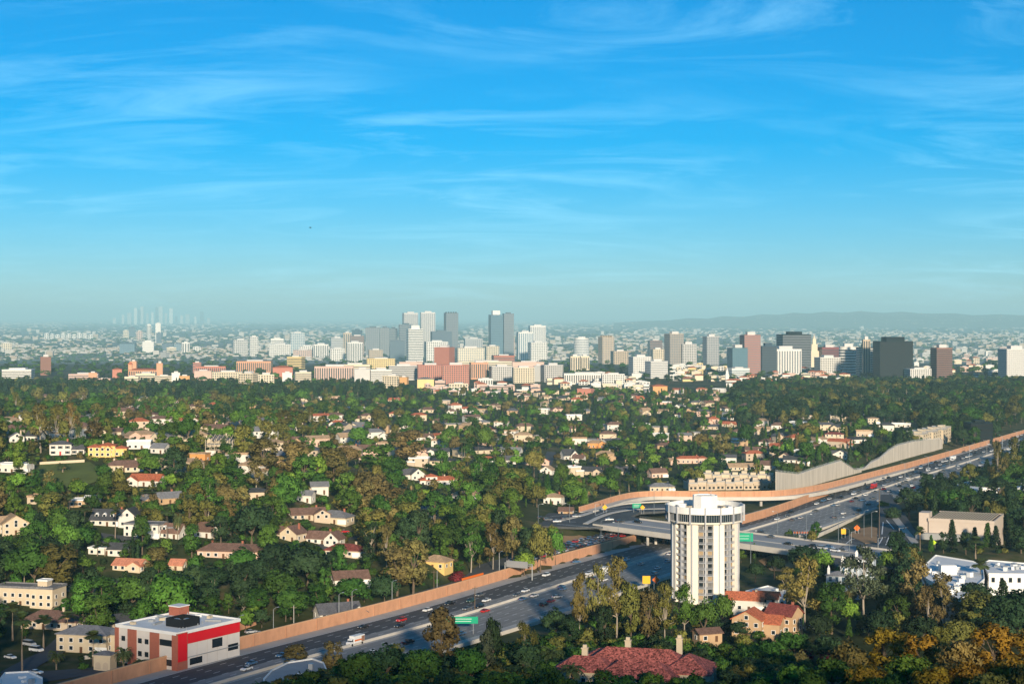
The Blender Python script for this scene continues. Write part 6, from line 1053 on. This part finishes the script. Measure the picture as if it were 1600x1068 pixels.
# trees of the basin beyond, among and behind the towers
rows = []; v = 596.0
while v > 508:
    Y0 = UF(800,v)[1]; c = 13.0*F/Y0*(1+Y0/9000); u = -30.0
    while u < 1630:
        X, Y = UF(u+random.uniform(-.4,.4)*c, max(v+random.uniform(-.2,.2)*c, 497.5))
        dens = .5+.5*float(vnoise(np.array([u*1.0]), np.array([v*9.0]), 60, 9)[0]); lim = .62 if v > 545 else (.42 if v > 525 else .24)
        if v > 575 and u > 1380: lim = .95
        if v > 556 and u < 380: lim = .95
        if random.random() < lim*(.55+.9*dens): h = random.uniform(6,11)*(1+Y/16000); k = random.choice(('round','tall','round')); rows.append((X,Y,farz(Y),pick(k,random.choice(('dark','deep','mid','deep'))),random.uniform(0,6.28),(h*1.1/10*(1+Y/9000),)*2+(h/NOM[k][0],)))
        u += c*random.uniform(.7,1.2)
    v -= max(c*.30, .55)
stuff_trees('distant_trees', rows, 'far tree canopy of the hazy basin between the towers')
print('TREES individual', used, 'rest', len(rest), 'far', len(rows))
# ------------------------------------------------------------------ vehicles
for k, c in {'white':(0.75,0.75,0.74),'silver':(0.45,0.46,0.47),'black':(0.012,0.012,0.014),'grey':(0.12,0.125,0.13),'red':(0.45,0.02,0.02),'blue':(0.06,0.14,0.26),'green':(0.03,0.07,0.06),'maroon':(0.16,0.02,0.03)}.items(): mat('car_'+k, c, 0.28, 0.02, spec=0.5)
mat('tyre', (0.015,0.015,0.015), 0.9, 0.05); mat('car_glass', (0.02,0.026,0.03), 0.1, 0.02, spec=0.6); mat('lamp_lens', (0.7,0.7,0.68), 0.2, 0.02); mat('tail_lens', (0.35,0.01,0.01), 0.3, 0.02); mat('alloy', (0.4,0.4,0.42), 0.3, 0.03, metal=.6)
def side_extr(prof, w, w_top=None, zt=None):
    n = len(prof); f = lambda z: w if w_top is None else w+(w_top-w)*max(0,min(1,(z-zt[0])/(zt[1]-zt[0])))
    return MB().add([(x,-f(z)/2,z) for x,z in prof]+[(x,f(z)/2,z) for x,z in prof], [tuple(range(n)), tuple(range(2*n-1,n-1,-1))]+[(i,n+i,n+(i+1)%n,(i+1)%n) for i in range(n)])
SPEC = {'sedan': ([(-2.3,.35),(-2.35,.75),(-2.2,.95),(-1.5,1.02),(1.0,1.0),(2.1,.85),(2.35,.65),(2.3,.35)], [(-1.75,1.0),(-1.0,1.44),(.35,1.46),(1.15,.98)], 1.82, 1.4, 1.3),
        'suv': ([(-2.35,.4),(-2.4,.9),(-2.3,1.15),(1.1,1.15),(2.2,1.0),(2.4,.7),(2.35,.4)], [(-2.25,1.14),(-1.95,1.72),(.45,1.74),(1.2,1.13)], 1.95, 1.5, 1.4),
        'pickup': ([(-2.8,.45),(-2.8,1.15),(-.6,1.15),(1.4,1.15),(2.6,1.05),(2.75,.7),(2.7,.45)], [(-.75,1.14),(-.6,1.8),(.8,1.8),(1.45,1.13)], 1.98, 1.6, 1.75),
        'van': ([(-2.7,.4),(-2.75,1.3),(1.9,1.3),(2.5,1.05),(2.7,.75),(2.6,.4)], [(-2.7,1.29),(-2.6,2.1),(1.1,2.12),(1.95,1.28)], 2.0, 1.8, 1.6)}
CP = {}
for k, (body, cab, w, wt, ax) in SPEC.items():
    z0, z1 = cab[0][1], max(c[1] for c in cab); b_ = side_extr(body, w); rf = side_extr([(cab[1][0]+.05,z1-.06),(cab[1][0]+.1,z1+.03),(cab[2][0]-.1,z1+.03),(cab[2][0]-.05,z1-.06)], wt+.02)
    g = side_extr(cab, w-.12, wt, (z0,z1))
    wh = MB().add([(.34*math.cos(a),y,.34+.34*math.sin(a)) for y in (-.11,.11) for a in np.linspace(0,2*math.pi,13)[:-1]], [tuple(range(12)), tuple(range(23,11,-1))]+[(i,12+i,12+(i+1)%12,(i+1)%12) for i in range(12)])
    rim = MB().add([(.2*math.cos(a),y,.34+.2*math.sin(a)) for y in (-.125,.125) for a in np.linspace(0,2*math.pi,9)[:-1]], [tuple(range(8)), tuple(range(15,7,-1))])
    hl = MB().box(body[-2][0]-.12,body[-2][0]+.03,-.18,.18,.62,.8) if k != 'van' else MB().box(2.55,2.72,-.18,.18,.75,.95); tl = MB().box(body[0][0]-.08,body[0][0]+.04,-.15,.15,.7,.95)
    CP[k] = dict(body=b_.mesh('body'), windows=g.mesh('windows'), roof_panel=rf.mesh('roof_panel'), wheel=wh.mesh('wheel'), rim=rim.mesh('rim'), headlight=hl.mesh('headlight'), tail_light=tl.mesh('tail_light'), w=w, ax=ax)
    for p, m_ in (('body','car_white'),('windows','car_glass'),('roof_panel','car_white'),('wheel','tyre'),('rim','alloy'),('headlight','lamp_lens'),('tail_light','tail_lens')): CP[k][p].materials.append(M(m_))
def paint(o, m_): o.material_slots[0].link = 'OBJECT'; o.material_slots[0].material = m_; return o
CARS = []
def car(x, y, z, head, kind, col, where, px=None, py=None):
    c = CP[kind]; near = y < 1000; r = empty('parked_'+kind if 'parked' in where else kind if kind != 'sedan' else 'car', (x,y,z), head)
    paint(obj('body', c['body'], None, r), M('car_'+col)); paint(obj('roof_panel', c['roof_panel'], None, r), M('car_'+col)) ; obj('windows', c['windows'], None, r)
    for sx in (-1,1):
        for sy in (-1,1):
            wl_ = obj('wheel', c['wheel'], None, r, (sx*c['ax'], sy*(c['w']/2-.08), 0))
            if near: obj('rim', c['rim'], None, wl_)
    if near:
        for sy in (-1,1): obj('headlight', c['headlight'], None, r, (0,sy*c['w']*.36,0)); obj('tail_light', c['tail_light'], None, r, (0,sy*c['w']*.38,0))
    if px is None: px, py = proj(x,y,z)
    CARS.append((x,y)); kw = {'sedan':'car','suv':'SUV','pickup':'pickup','van':'van'}[kind]
    return tag(r, f'{col} {kw} {where}', 'car' if kind in ('sedan','suv') else kind, 'cars '+where.split(' ')[0]+' '+' '.join(where.split(' ')[1:]), px, py)
def fcar(px, py, col, kind='sedan'):
    x, y = U(px, py+2, 0.3); s_, d_ = fsd(x, y); d = min(max(d_[0], 5), 60); xx, yy = fwp(s_[0], d); h = fwh(s_[0])+(math.pi if d < 30.5 else 0)
    if abs(d-30.5) < 2: xx, yy = fwp(s_[0], 34)
    car(float(xx), float(yy), 0.0, h, kind, col, ('in the oncoming lanes' if d < 30.5 else 'in the outbound lanes')+' of the freeway', px, py)
for a in [(627,967,'red','suv'),(624,976,'black','sedan'),(583,1018,'white'),(620,1016,'grey'),(440,1022,'blue'),(385,1043,'white'),(393,1034,'blue'),(736,937,'green','suv'),(760,936,'white'),(730,949,'grey'),(749,946,'black','suv'),(752,952,'red'),(668,951,'white'),(720,988,'blue'),(808,928,'grey'),(821,921,'white'),(827,928,'white'),(817,934,'blue'),(867,914,'blue'),(880,918,'blue'),(850,943,'black','suv'),(861,937,'maroon'),(920,894,'white'),(932,893,'white','suv'),(928,902,'grey'),(944,904,'white'),(1002,879,'silver'),(1023,895,'silver','suv'),(1043,875,'silver'),(1041,863,'white'),
 (1214,809,'white'),(1231,804,'grey'),(1236,798,'black','suv'),(1238,810,'grey'),(1251,807,'silver'),(1275,796,'grey'),(1276,785,'white'),(1297,787,'blue'),(1309,787,'silver'),(1331,781,'maroon'),(1334,770,'white','van'),(1331,776,'black'),(1349,771,'white'),(1376,762,'red','suv'),(1355,766,'grey'),(1342,795,'black','suv'),(1357,786,'black'),(1344,801,'grey'),(1304,806,'grey'),(1291,822,'white'),(1382,756,'silver'),(1387,750,'grey'),(1402,749,'grey'),(1404,755,'silver'),(1419,745,'white'),(1421,738,'grey'),(1425,731,'white'),(1432,735,'blue'),(1450,725,'black'),(1450,733,'white','suv'),(1469,724,'silver'),(1479,718,'white'),(1491,720,'grey'),(1511,712,'white','suv'),(1517,702,'white'),(1505,704,'grey'),(1532,698,'silver'),(1545,692,'white'),(1546,707,'grey'),(1427,760,'red'),(1392,772,'grey'),(1372,780,'silver'),(1440,752,'grey'),(1460,745,'white'),(1475,738,'grey'),(1568,686,'silver'),(1580,690,'grey'),(1560,700,'white'),(1590,680,'white'),(1530,716,'grey'),(1515,725,'white'),(1498,730,'silver'),(1556,712,'black'),(1580,702,'silver'),(1365,776,'grey'),(1318,800,'white'),(1408,764,'white')]: fcar(*a)
rg = random.Random(3)
for s in np.arange(float(fsd(*U(1330,785))[0][0]), float(fsd(*U(1600,672))[0][0]), 12.0):
    for d in rg.sample((9,13,16.5,20,24,34,38,41.5,45,48.5,52),4):
        x, y = fwp(s+rg.uniform(-5,5), d)
        if min(math.hypot(x-a, y-c) for a, c in CARS) < 8: continue
        car(float(x), float(y), 0.0, fwh(s)+(math.pi if d < 30.5 else 0), rg.choice(('sedan','sedan','suv','pickup')), rg.choice(('white','silver','grey','black','grey','blue','white')), 'in the oncoming lanes of the freeway' if d < 30.5 else 'in the outbound lanes of the freeway')
for s in np.arange(float(fsd(*U(420,1010))[0][0]), float(fsd(*U(1180,815))[0][0]), 17.0):
    d = rg.choice((12.8,16.4,20,24,34,38,41.5,45,48.5)); x, y = fwp(s+rg.uniform(-6,6), d)
    if min(math.hypot(x-a, y-c) for a, c in CARS) < 10 or rg.random() < .25: continue
    car(float(x), float(y), 0.0, fwh(s)+(math.pi if d < 30.5 else 0), rg.choice(('sedan','suv','sedan','pickup')), rg.choice(('white','silver','grey','black','white')), 'in the oncoming lanes of the freeway' if d < 30.5 else 'in the outbound lanes of the freeway')
s0 = float(fsd(*U(842,897))[0][0]); s1 = float(fsd(*U(1005,850))[0][0])
for lane in (-8.6,-12.2,-15.8,-19.4):
    s = s0+rg.uniform(0,10)+(16 if lane < -14 else 0)+(14 if lane < -18 else 0)
    while s < s1+10:
        x, y = fwp(s, lane); car(float(x), float(y), float(frontz(s))+.02, fwh(s), rg.choice(('sedan','sedan','suv','suv','pickup')), rg.choice(('black','grey','white','silver','black','blue','red','grey','grey','white','black','silver')), 'queueing on the frontage road behind the noise wall'); s += rg.uniform(6.3,8.5)
def zcar(px, py, z, head, col, kind='sedan', where='on the overpass'): x, y = U(px, py+1.5, z); car(x, y, z, head, kind, col, where, px, py)
for px, py, c, k in ((952,811,'white','sedan'),(969,814,'black','sedan'),(997,815,'black','suv'),(1190,831,'black','sedan'),(1205,838,'grey','sedan')): zcar(px, py, 7.13, ang if px > 985 else 0.2, c, k, 'on the overpass' if px > 985 else 'in the street junction beyond the overpass')
for px, py, c in ((870,814,'white'),(884,809,'grey'),(846,808,'black'),(856,811,'grey'),(900,806,'silver')): zcar(px, py, 7.13, 0.25, c, 'sedan', 'in the street junction beyond the overpass')
for px, py, c, k in ((1271,852,'black','sedan'),(1285,856,'silver','suv'),(1295,854,'blue','sedan'),(1305,860,'white','suv'),(1316,859,'grey','sedan'),(1232,849,'black','sedan'),(1419,851,'black','sedan')): zcar(px, py, 7.13, ang, c, k, 'waiting at the traffic lights of the right junction')
for px, py, c, k, hd in ((57,1019,'white','van',-.5),(46,1010,'silver','van',-.6),(56,1054,'white','sedan',-.2),(92,1030,'grey','sedan',2.2),(16,1030,'white','sedan',-.6),(220,1049,'silver','sedan',.2),(405,995,'white','pickup',.6),(392,990,'silver','sedan',.6),(497,973,'white','suv',.5),(350,985,'blue','sedan',.5),(870,935,'silver','sedan',.6),(1038,943,'grey','suv',.6),(1020,938,'silver','sedan',.6),(1048,940,'black','sedan',.6),(1265,984,'white','sedan',.2),(538,833,'red','sedan',.4),(900,880,'blue','sedan',.4)):
    x, y, z = G(px, py); car(x, y, z+.4, hd, k, c, 'parked on the valley streets', px, py)
for i in range(9):
    x, y, z = G(548+i*3.0, 763-i*2.2); car(x-2, y, z+.4, 1.0, 'sedan', ('black','blue','red','grey','blue','black','silver','grey','red')[i], 'lined up along the curved hillside street')
# removal truck with an orange stripe, and other big vehicles
def truck(px, py, name, L, boxc, label, stripe=None, cabc='white', z=0.0, where=None, hgt_=3.4):
    x, y = U(px, py+5, z+.3); s_, d_ = fsd(x, y); d = d_[0]; h = fwh(s_[0])+(math.pi if d < 30.5 else 0); xx, yy = fwp(s_[0], min(max(d,9),58)); r = empty(name, (float(xx),float(yy),z), h)
    MB().box(-L/2,L/2-2.2,-1.22,1.22,.9,hgt_).build('cargo_box', boxc, r); side_extr([(L/2-2.1,.6),(L/2-2.1,2.5),(L/2-1.2,2.5),(L/2-.5,1.5),(L/2,1.35),(L/2,.6)], 2.1).build('cab', M('car_'+cabc), r); side_extr([(L/2-1.6,1.6),(L/2-1.5,2.4),(L/2-1.15,2.4),(L/2-.55,1.6)], 2.14).build('windscreen', M('car_glass'), r)
    MB().box(-L/2,L/2-.3,-.9,.9,.55,.9).build('chassis', M('black_paint'), r)
    for sx in (-L/2+1.3, L/2-1.0):
        for sy in (-1,1): q = obj('wheel', CP['van']['wheel'], None, r, (sx,sy*1.02,0)); q.scale = (1.35,1.35,1.35)
    if stripe:
        for sy in (-1,1): MB().box(-L/2+.1,L/2-2.3,sy*1.24-.02,sy*1.24+.02,1.55,2.1).build('stripe', M('orange_paint'), r); MB().box(-L/2+.1,-L/2+1.9,sy*1.245-.02,sy*1.245+.02,1.0,3.0).build('side_print', mat('print_brown', (0.30,0.16,0.10), .6, .5, 2.0), r)
    tag(r, label, 'truck', px=px, py=py); CARS.append((x,y))
truck(555,1000,'box_truck',8.2,M('white_paint'),'white removal truck with orange side stripe in the oncoming lanes',True)
truck(946,890,'box_truck',7.0,M('white_paint'),'plain white box truck behind the sparse eucalyptus left of the round hotel')
truck(1365,757,'box_truck',9,M('car_red'),'red box truck on the far freeway below the stepped retaining wall',cabc='red')
truck(1489,713,'city_bus',11,M('white_paint'),'long white coach on the far freeway below the tallest retaining wall')
# ------------------------------------------------------------------ street furniture
def lamp(x, y, z, h, arm, head, where, twin=False, m='steel'):
    r = empty('street_lamp', (x,y,z), head); MB().tube([(0,0,-1),(0,0,h*.6),(0,0,h)],[.16,.12,.09],7).build('pole', M(m), r)
    for sg in ((1,-1) if twin else (1,)):
        MB().tube([(0,0,h),(sg*arm*.5,0,h+.5),(sg*arm,0,h+.55)],[.08,.07,.05],5).build('arm', M(m), r); MB().box(sg*arm-.5,sg*arm+.5,-.16,.16,h+.42,h+.62).build('lamp_head', M('steel'), r)
    px, py = proj(x,y,z+h); return tag(r, f'street lamp {where}', 'street lamp', 'street lamps', px, py)
for px, py in ((418,1018),(466,1003),(573,970),(620,952),(693,933),(543,974),(792,905),(862,884)): x, y = U(px,py,0); s_, d_ = fsd(x,y); xx, yy = fwp(s_[0], -2.2); lamp(float(xx),float(yy),float(frontz(s_[0])),11,2.6,fwh(s_[0])-math.pi/2+math.pi*.5,'along the noise wall')
for px, py, h in ((865,880,14),(939,850,12),(966,850,11),(1022,800,12),(890,816,10),(841,817,10),(1260,838,11),(1215,830,10),(1310,850,13),(1327,870,13),(1350,838,13),(1362,840,13),(1173,878,14),(1303,815,11)): x, y, z = G(px,py) if py > 845 and px < 1000 else (*U(px,py,7),7); lamp(x,y,z,h,2.4,random.choice((0,math.pi,.5)),'near the overpass',m='rail_metal')
for s in np.arange(float(fsd(*U(1380,750))[0][0]), float(fsd(*U(1600,672))[0][0]), 62.0): x, y = fwp(s,30.5); lamp(float(x),float(y),1.0,12,2.6,fwh(s)+math.pi/2,'on the far median',True)
for px, py, top in ((1374,840,762),(459,985,945),(742,955,915),(678,930,890),(1438,876,830)):
    x, y, z = G(px,py); h = (py-top)*y/F; r = empty('utility_pole', (x,y,z)); MB().tube([(0,0,-1),(0,0,h)],[.2,.13],7).build('pole', M('bark') if px != 459 else M('concrete'), r); MB().box(-1.2,1.2,-.08,.08,h-.9,h-.7).build('crossarm', M('bark'), r); tag(r, 'wooden utility pole with a crossarm', 'pole', 'utility poles', px, (py+top)/2)
# sign gantry and road signs
def sign(px, py, z, w, h, m, label, ph=3.0, diamond=False, marks=True, head=0.0):
    x, y = U(px,py,z); r = empty('road_sign', (x,y,z), head)
    for sx in ((-.35*w,.35*w) if w > 1.6 else (0,)): MB().tube([(sx,0.1,-.5),(sx,.1,ph+h*.6)],[.07,.07],6).build('post', M('steel'), r)
    o = MB().box(-w/2,w/2,-.06,.04,-h/2,h/2).build('panel', m, r, (0,0,ph+h/2))
    if diamond: o.rotation_euler = (0,R(45),0)
    if marks and not diamond:
        for k in range(2): MB().box(-w*.36,w*.3-.2*k,-.08,-.065,-.08,.08).build('lettering_line', M('paint_white'), o, (0,0,h*.17-h*.34*k))
    tag(r, label, 'road sign', px=px, py=py-ph*F/y)
sign(1161,850,6,10,4.2,M('sign_green'),'big green guide sign on the overpass right of the round hotel',1.5)
sign(722,990,0,12,2.6,M('sign_green'),'wide green guide sign over the near freeway edge',4)
sign(1010,922,0,3.4,3.4,M('sign_yellow'),'square orange warning sign left of the round hotel',3,marks=False)
sign(1025,920,0,2.4,2.4,M('orange_paint'),'small orange-red diamond work sign next to the square warning sign',3,True)
sign(945,801,7,2.2,2.2,M('sign_yellow'),'yellow diamond sign in front of the curved ramp',2.2,True); sign(1004,801,7,2.0,2.0,M('sign_yellow'),'second yellow diamond sign nearer the round hotel',2.2,True); sign(995,800,7,5,2.6,M('sign_green'),'pale green guide sign facing the street junction',2.5)
sign(1318,840,7,2.4,2.6,M('sign_yellow'),'yellow sign board at the right junction',2,marks=False); sign(1339,834,7,2.4,2.4,M('orange_paint'),'orange diamond work sign on the junction island',2,True); sign(1459,858,7,1.8,1.8,mat('sign_lime',(0.5,0.75,0.02),.6,.03),'lime pedestrian diamond sign by the louvred hall',2.5,True)
x, y = U(822,905,0); s_, d_ = fsd(x,y); xx, yy = fwp(s_[0],-1.5); r = empty('sign_gantry', (float(xx),float(yy),0), fwh(s_[0])-math.pi/2)
for q in (0,14): MB().tube([(q,0,-.5),(q,0,7.2)],[.28,.22],8).build('post', M('steel'), r)
g = MB()
for z in (6.2,7.2):
    for q in (-.4,.4): g.tube([(0,q,z),(14,q,z)],[.09,.09],5)
for i in range(14): g.tube([(i,-.4,6.2),(i+1,-.4,7.2)],[.06,.06],4); g.tube([(i,.4,7.2),(i+1,.4,6.2)],[.06,.06],4)
g.build('truss', M('steel'), r); MB().box(1,12,-.7,-.5,5.2,8.2).build('sign_panel', M('steel'), r); tag(r, 'steel truss sign gantry seen from the back over the noise wall', 'sign gantry', px=818, py=895)
for k in range(6):
    x, y = U(1242+k*4.2,834,7.13); r = empty('work_barrier', (x,y,7.13), ang); MB().box(-.9,.9,-.05,.05,.5,.8).box(-.9,.9,-.05,.05,1.0,1.3).build('board', M('orange_paint'), r); MB().box(-.8,-.7,-.3,.3,0,1.35).box(.7,.8,-.3,.3,0,1.35).build('stand', M('steel'), r); tag(r, 'orange roadwork barrier on the overpass', 'barrier', 'orange roadwork barriers', 1242+k*4.2, 832)
for px, py in ((1372,858),(1405,842),(1330,848),(890,815),(930,803)):
    x, y = U(px,py,7.1); r = empty('traffic_light', (x,y,7.1), 0.3); MB().tube([(0,0,0),(0,0,5.6)],[.12,.09],7).build('pole', M('steel'), r); MB().tube([(0,0,5.5),(5,0,5.9)],[.08,.05],5).build('mast_arm', M('steel'), r)
    for q in (3,4.8): MB().box(q-.2,q+.2,-.18,.18,5.0,6.1).build('signal_head', M('black_paint'), r)
    tag(r, 'traffic light with a long mast arm at the '+('right' if px > 1100 else 'left')+' junction', 'traffic light', 'traffic lights', px, py-12)
for px0,py0,px1,py1,z,h,m,lab in ((722,909,755,900,0.5,1.8,'orange_paint','orange-brown board fence left of the sign gantry'),(362,985,400,974,1,2.2,'terracotta_wall','low red wall right of the office block'),(128,1032,172,1022,.5,1.6,'wall_white','low white garden wall left of the office block'),(62,726,132,722,None,1.6,'wall_cream','cream wall along the top of the lawn')):
    a = (*U(px0,py0,z),z) if z is not None else G(px0,py0); c = (*U(px1,py1,z),z) if z is not None else G(px1,py1); wall_thing('garden_wall', [(a[0]+(c[0]-a[0])*t, a[1]+(c[1]-a[1])*t, a[2]-1+(c[2]-a[2])*t, a[2]+h+(c[2]-a[2])*t) for t in np.linspace(0,1,6)], .3, M(m), lab, 'wall')
# a bird in the sky
b = MB().tube([(-.3,0,0),(-.1,0,.03),(.15,0,.03),(.3,0,0)],[.02,.08,.07,.01],6); r = empty('flying_bird', ((485-800)/F*420, 420, CAMZ+(HOR-356)/F*420), .5); b.build('body', M('black_paint'), r)
for sg in (-1,1): MB().add([(-.1,0,.04),(.1,0,.04),(.02,sg*.4,.22),(-.08,sg*.75,.12),(-.16,sg*.4,.2)], [(0,1,2,4),(2,3,4)]).build('wing', M('black_paint'), r)
tag(r, 'tiny dark bird flying alone in the blue sky', 'bird', px=485, py=356)
# ------------------------------------------------------------------ haze
hz = MB().box(-91000,91000,-2600,91000,-96,350).mesh('haze'); hm = bpy.data.materials.new('haze_air'); hm.use_nodes = True; n = hm.node_tree.nodes; n.clear(); ou = n.new('ShaderNodeOutputMaterial'); pv = n.new('ShaderNodeVolumePrincipled'); pv.inputs['Color'].default_value = (0.54,0.92,1.0,1); pv.inputs['Density'].default_value = HAZE; pv.inputs['Anisotropy'].default_value = -0.08
hm.node_tree.links.new(pv.outputs[0], ou.inputs['Volume']); o = obj('haze', hz, hm); o['kind'] = 'stuff'; o['label'] = 'pale blue haze over the whole basin'; o['category'] = 'haze'
# ------------------------------------------------------------------ labels that single things out
ORD = ['nearest','second nearest','third nearest','fourth nearest','fifth nearest','sixth nearest','seventh nearest','eighth nearest','ninth nearest','tenth nearest','eleventh nearest','twelfth nearest','thirteenth nearest','fourteenth nearest','fifteenth nearest','sixteenth nearest']
cnt = {}
for o, b_, px, py in PENDING: cnt[b_] = cnt.get(b_, 0)+1
lm = np.array([(q[1], q[2]) for q in LANDMARKS]); full = {}
KEEP = {'distant downtown skyscrapers','far row of pale apartment slabs'}
for o, b_, px, py in PENDING:
    if (cnt[b_] == 1 and len(b_.split()) > 3) or o.get('group') in KEEP: continue
    b2 = b_.replace(' in the oncoming lanes of the freeway', ' in oncoming lanes').replace(' in the outbound lanes of the freeway', ' in outbound lanes').replace(' queueing on the frontage road behind the noise wall', ' queueing behind the noise wall').replace(' parked on the valley streets', ' parked').replace(' lined up along the curved hillside street',' on the curved street').replace(' in the street junction beyond the overpass',' in the street junction').replace(' waiting at the traffic lights of the right junction',' at the traffic lights')
    d = np.hypot((lm[:,0]-px), (lm[:,1]-py)*1.3); k = int(np.argmin(d)); du, dv = px-lm[k,0], py-lm[k,1]
    rel = ('left of' if du < 0 else 'right of') if abs(du) > abs(dv)*1.2 else ('behind' if dv < 0 else 'in front of')
    full.setdefault((b2, rel, LANDMARKS[k][0]), []).append((d[k], o))
for (b_, rel, ph), v in full.items():
    v.sort(key=lambda t: t[0])
    for i, (_, o) in enumerate(v):
        o['label'] = f'{b_} {rel} the {ph}' + (f', {ORD[min(i,15)]}' if len(v) > 1 else '')
        if len(o['label'].split()) > 16: o['label'] = o['label'].replace(' in front of ', ' before ').replace(' with a long mast arm','')
seen = {}
for o, *_ in PENDING: seen.setdefault(o['label'], []).append(o)
print('DUPES', {k: len(v) for k, v in seen.items() if len(v) > 1 and v[0].get('group') not in KEEP}); print('LONG', [o['label'] for o, *_ in PENDING if len(o['label'].split()) > 16][:40])
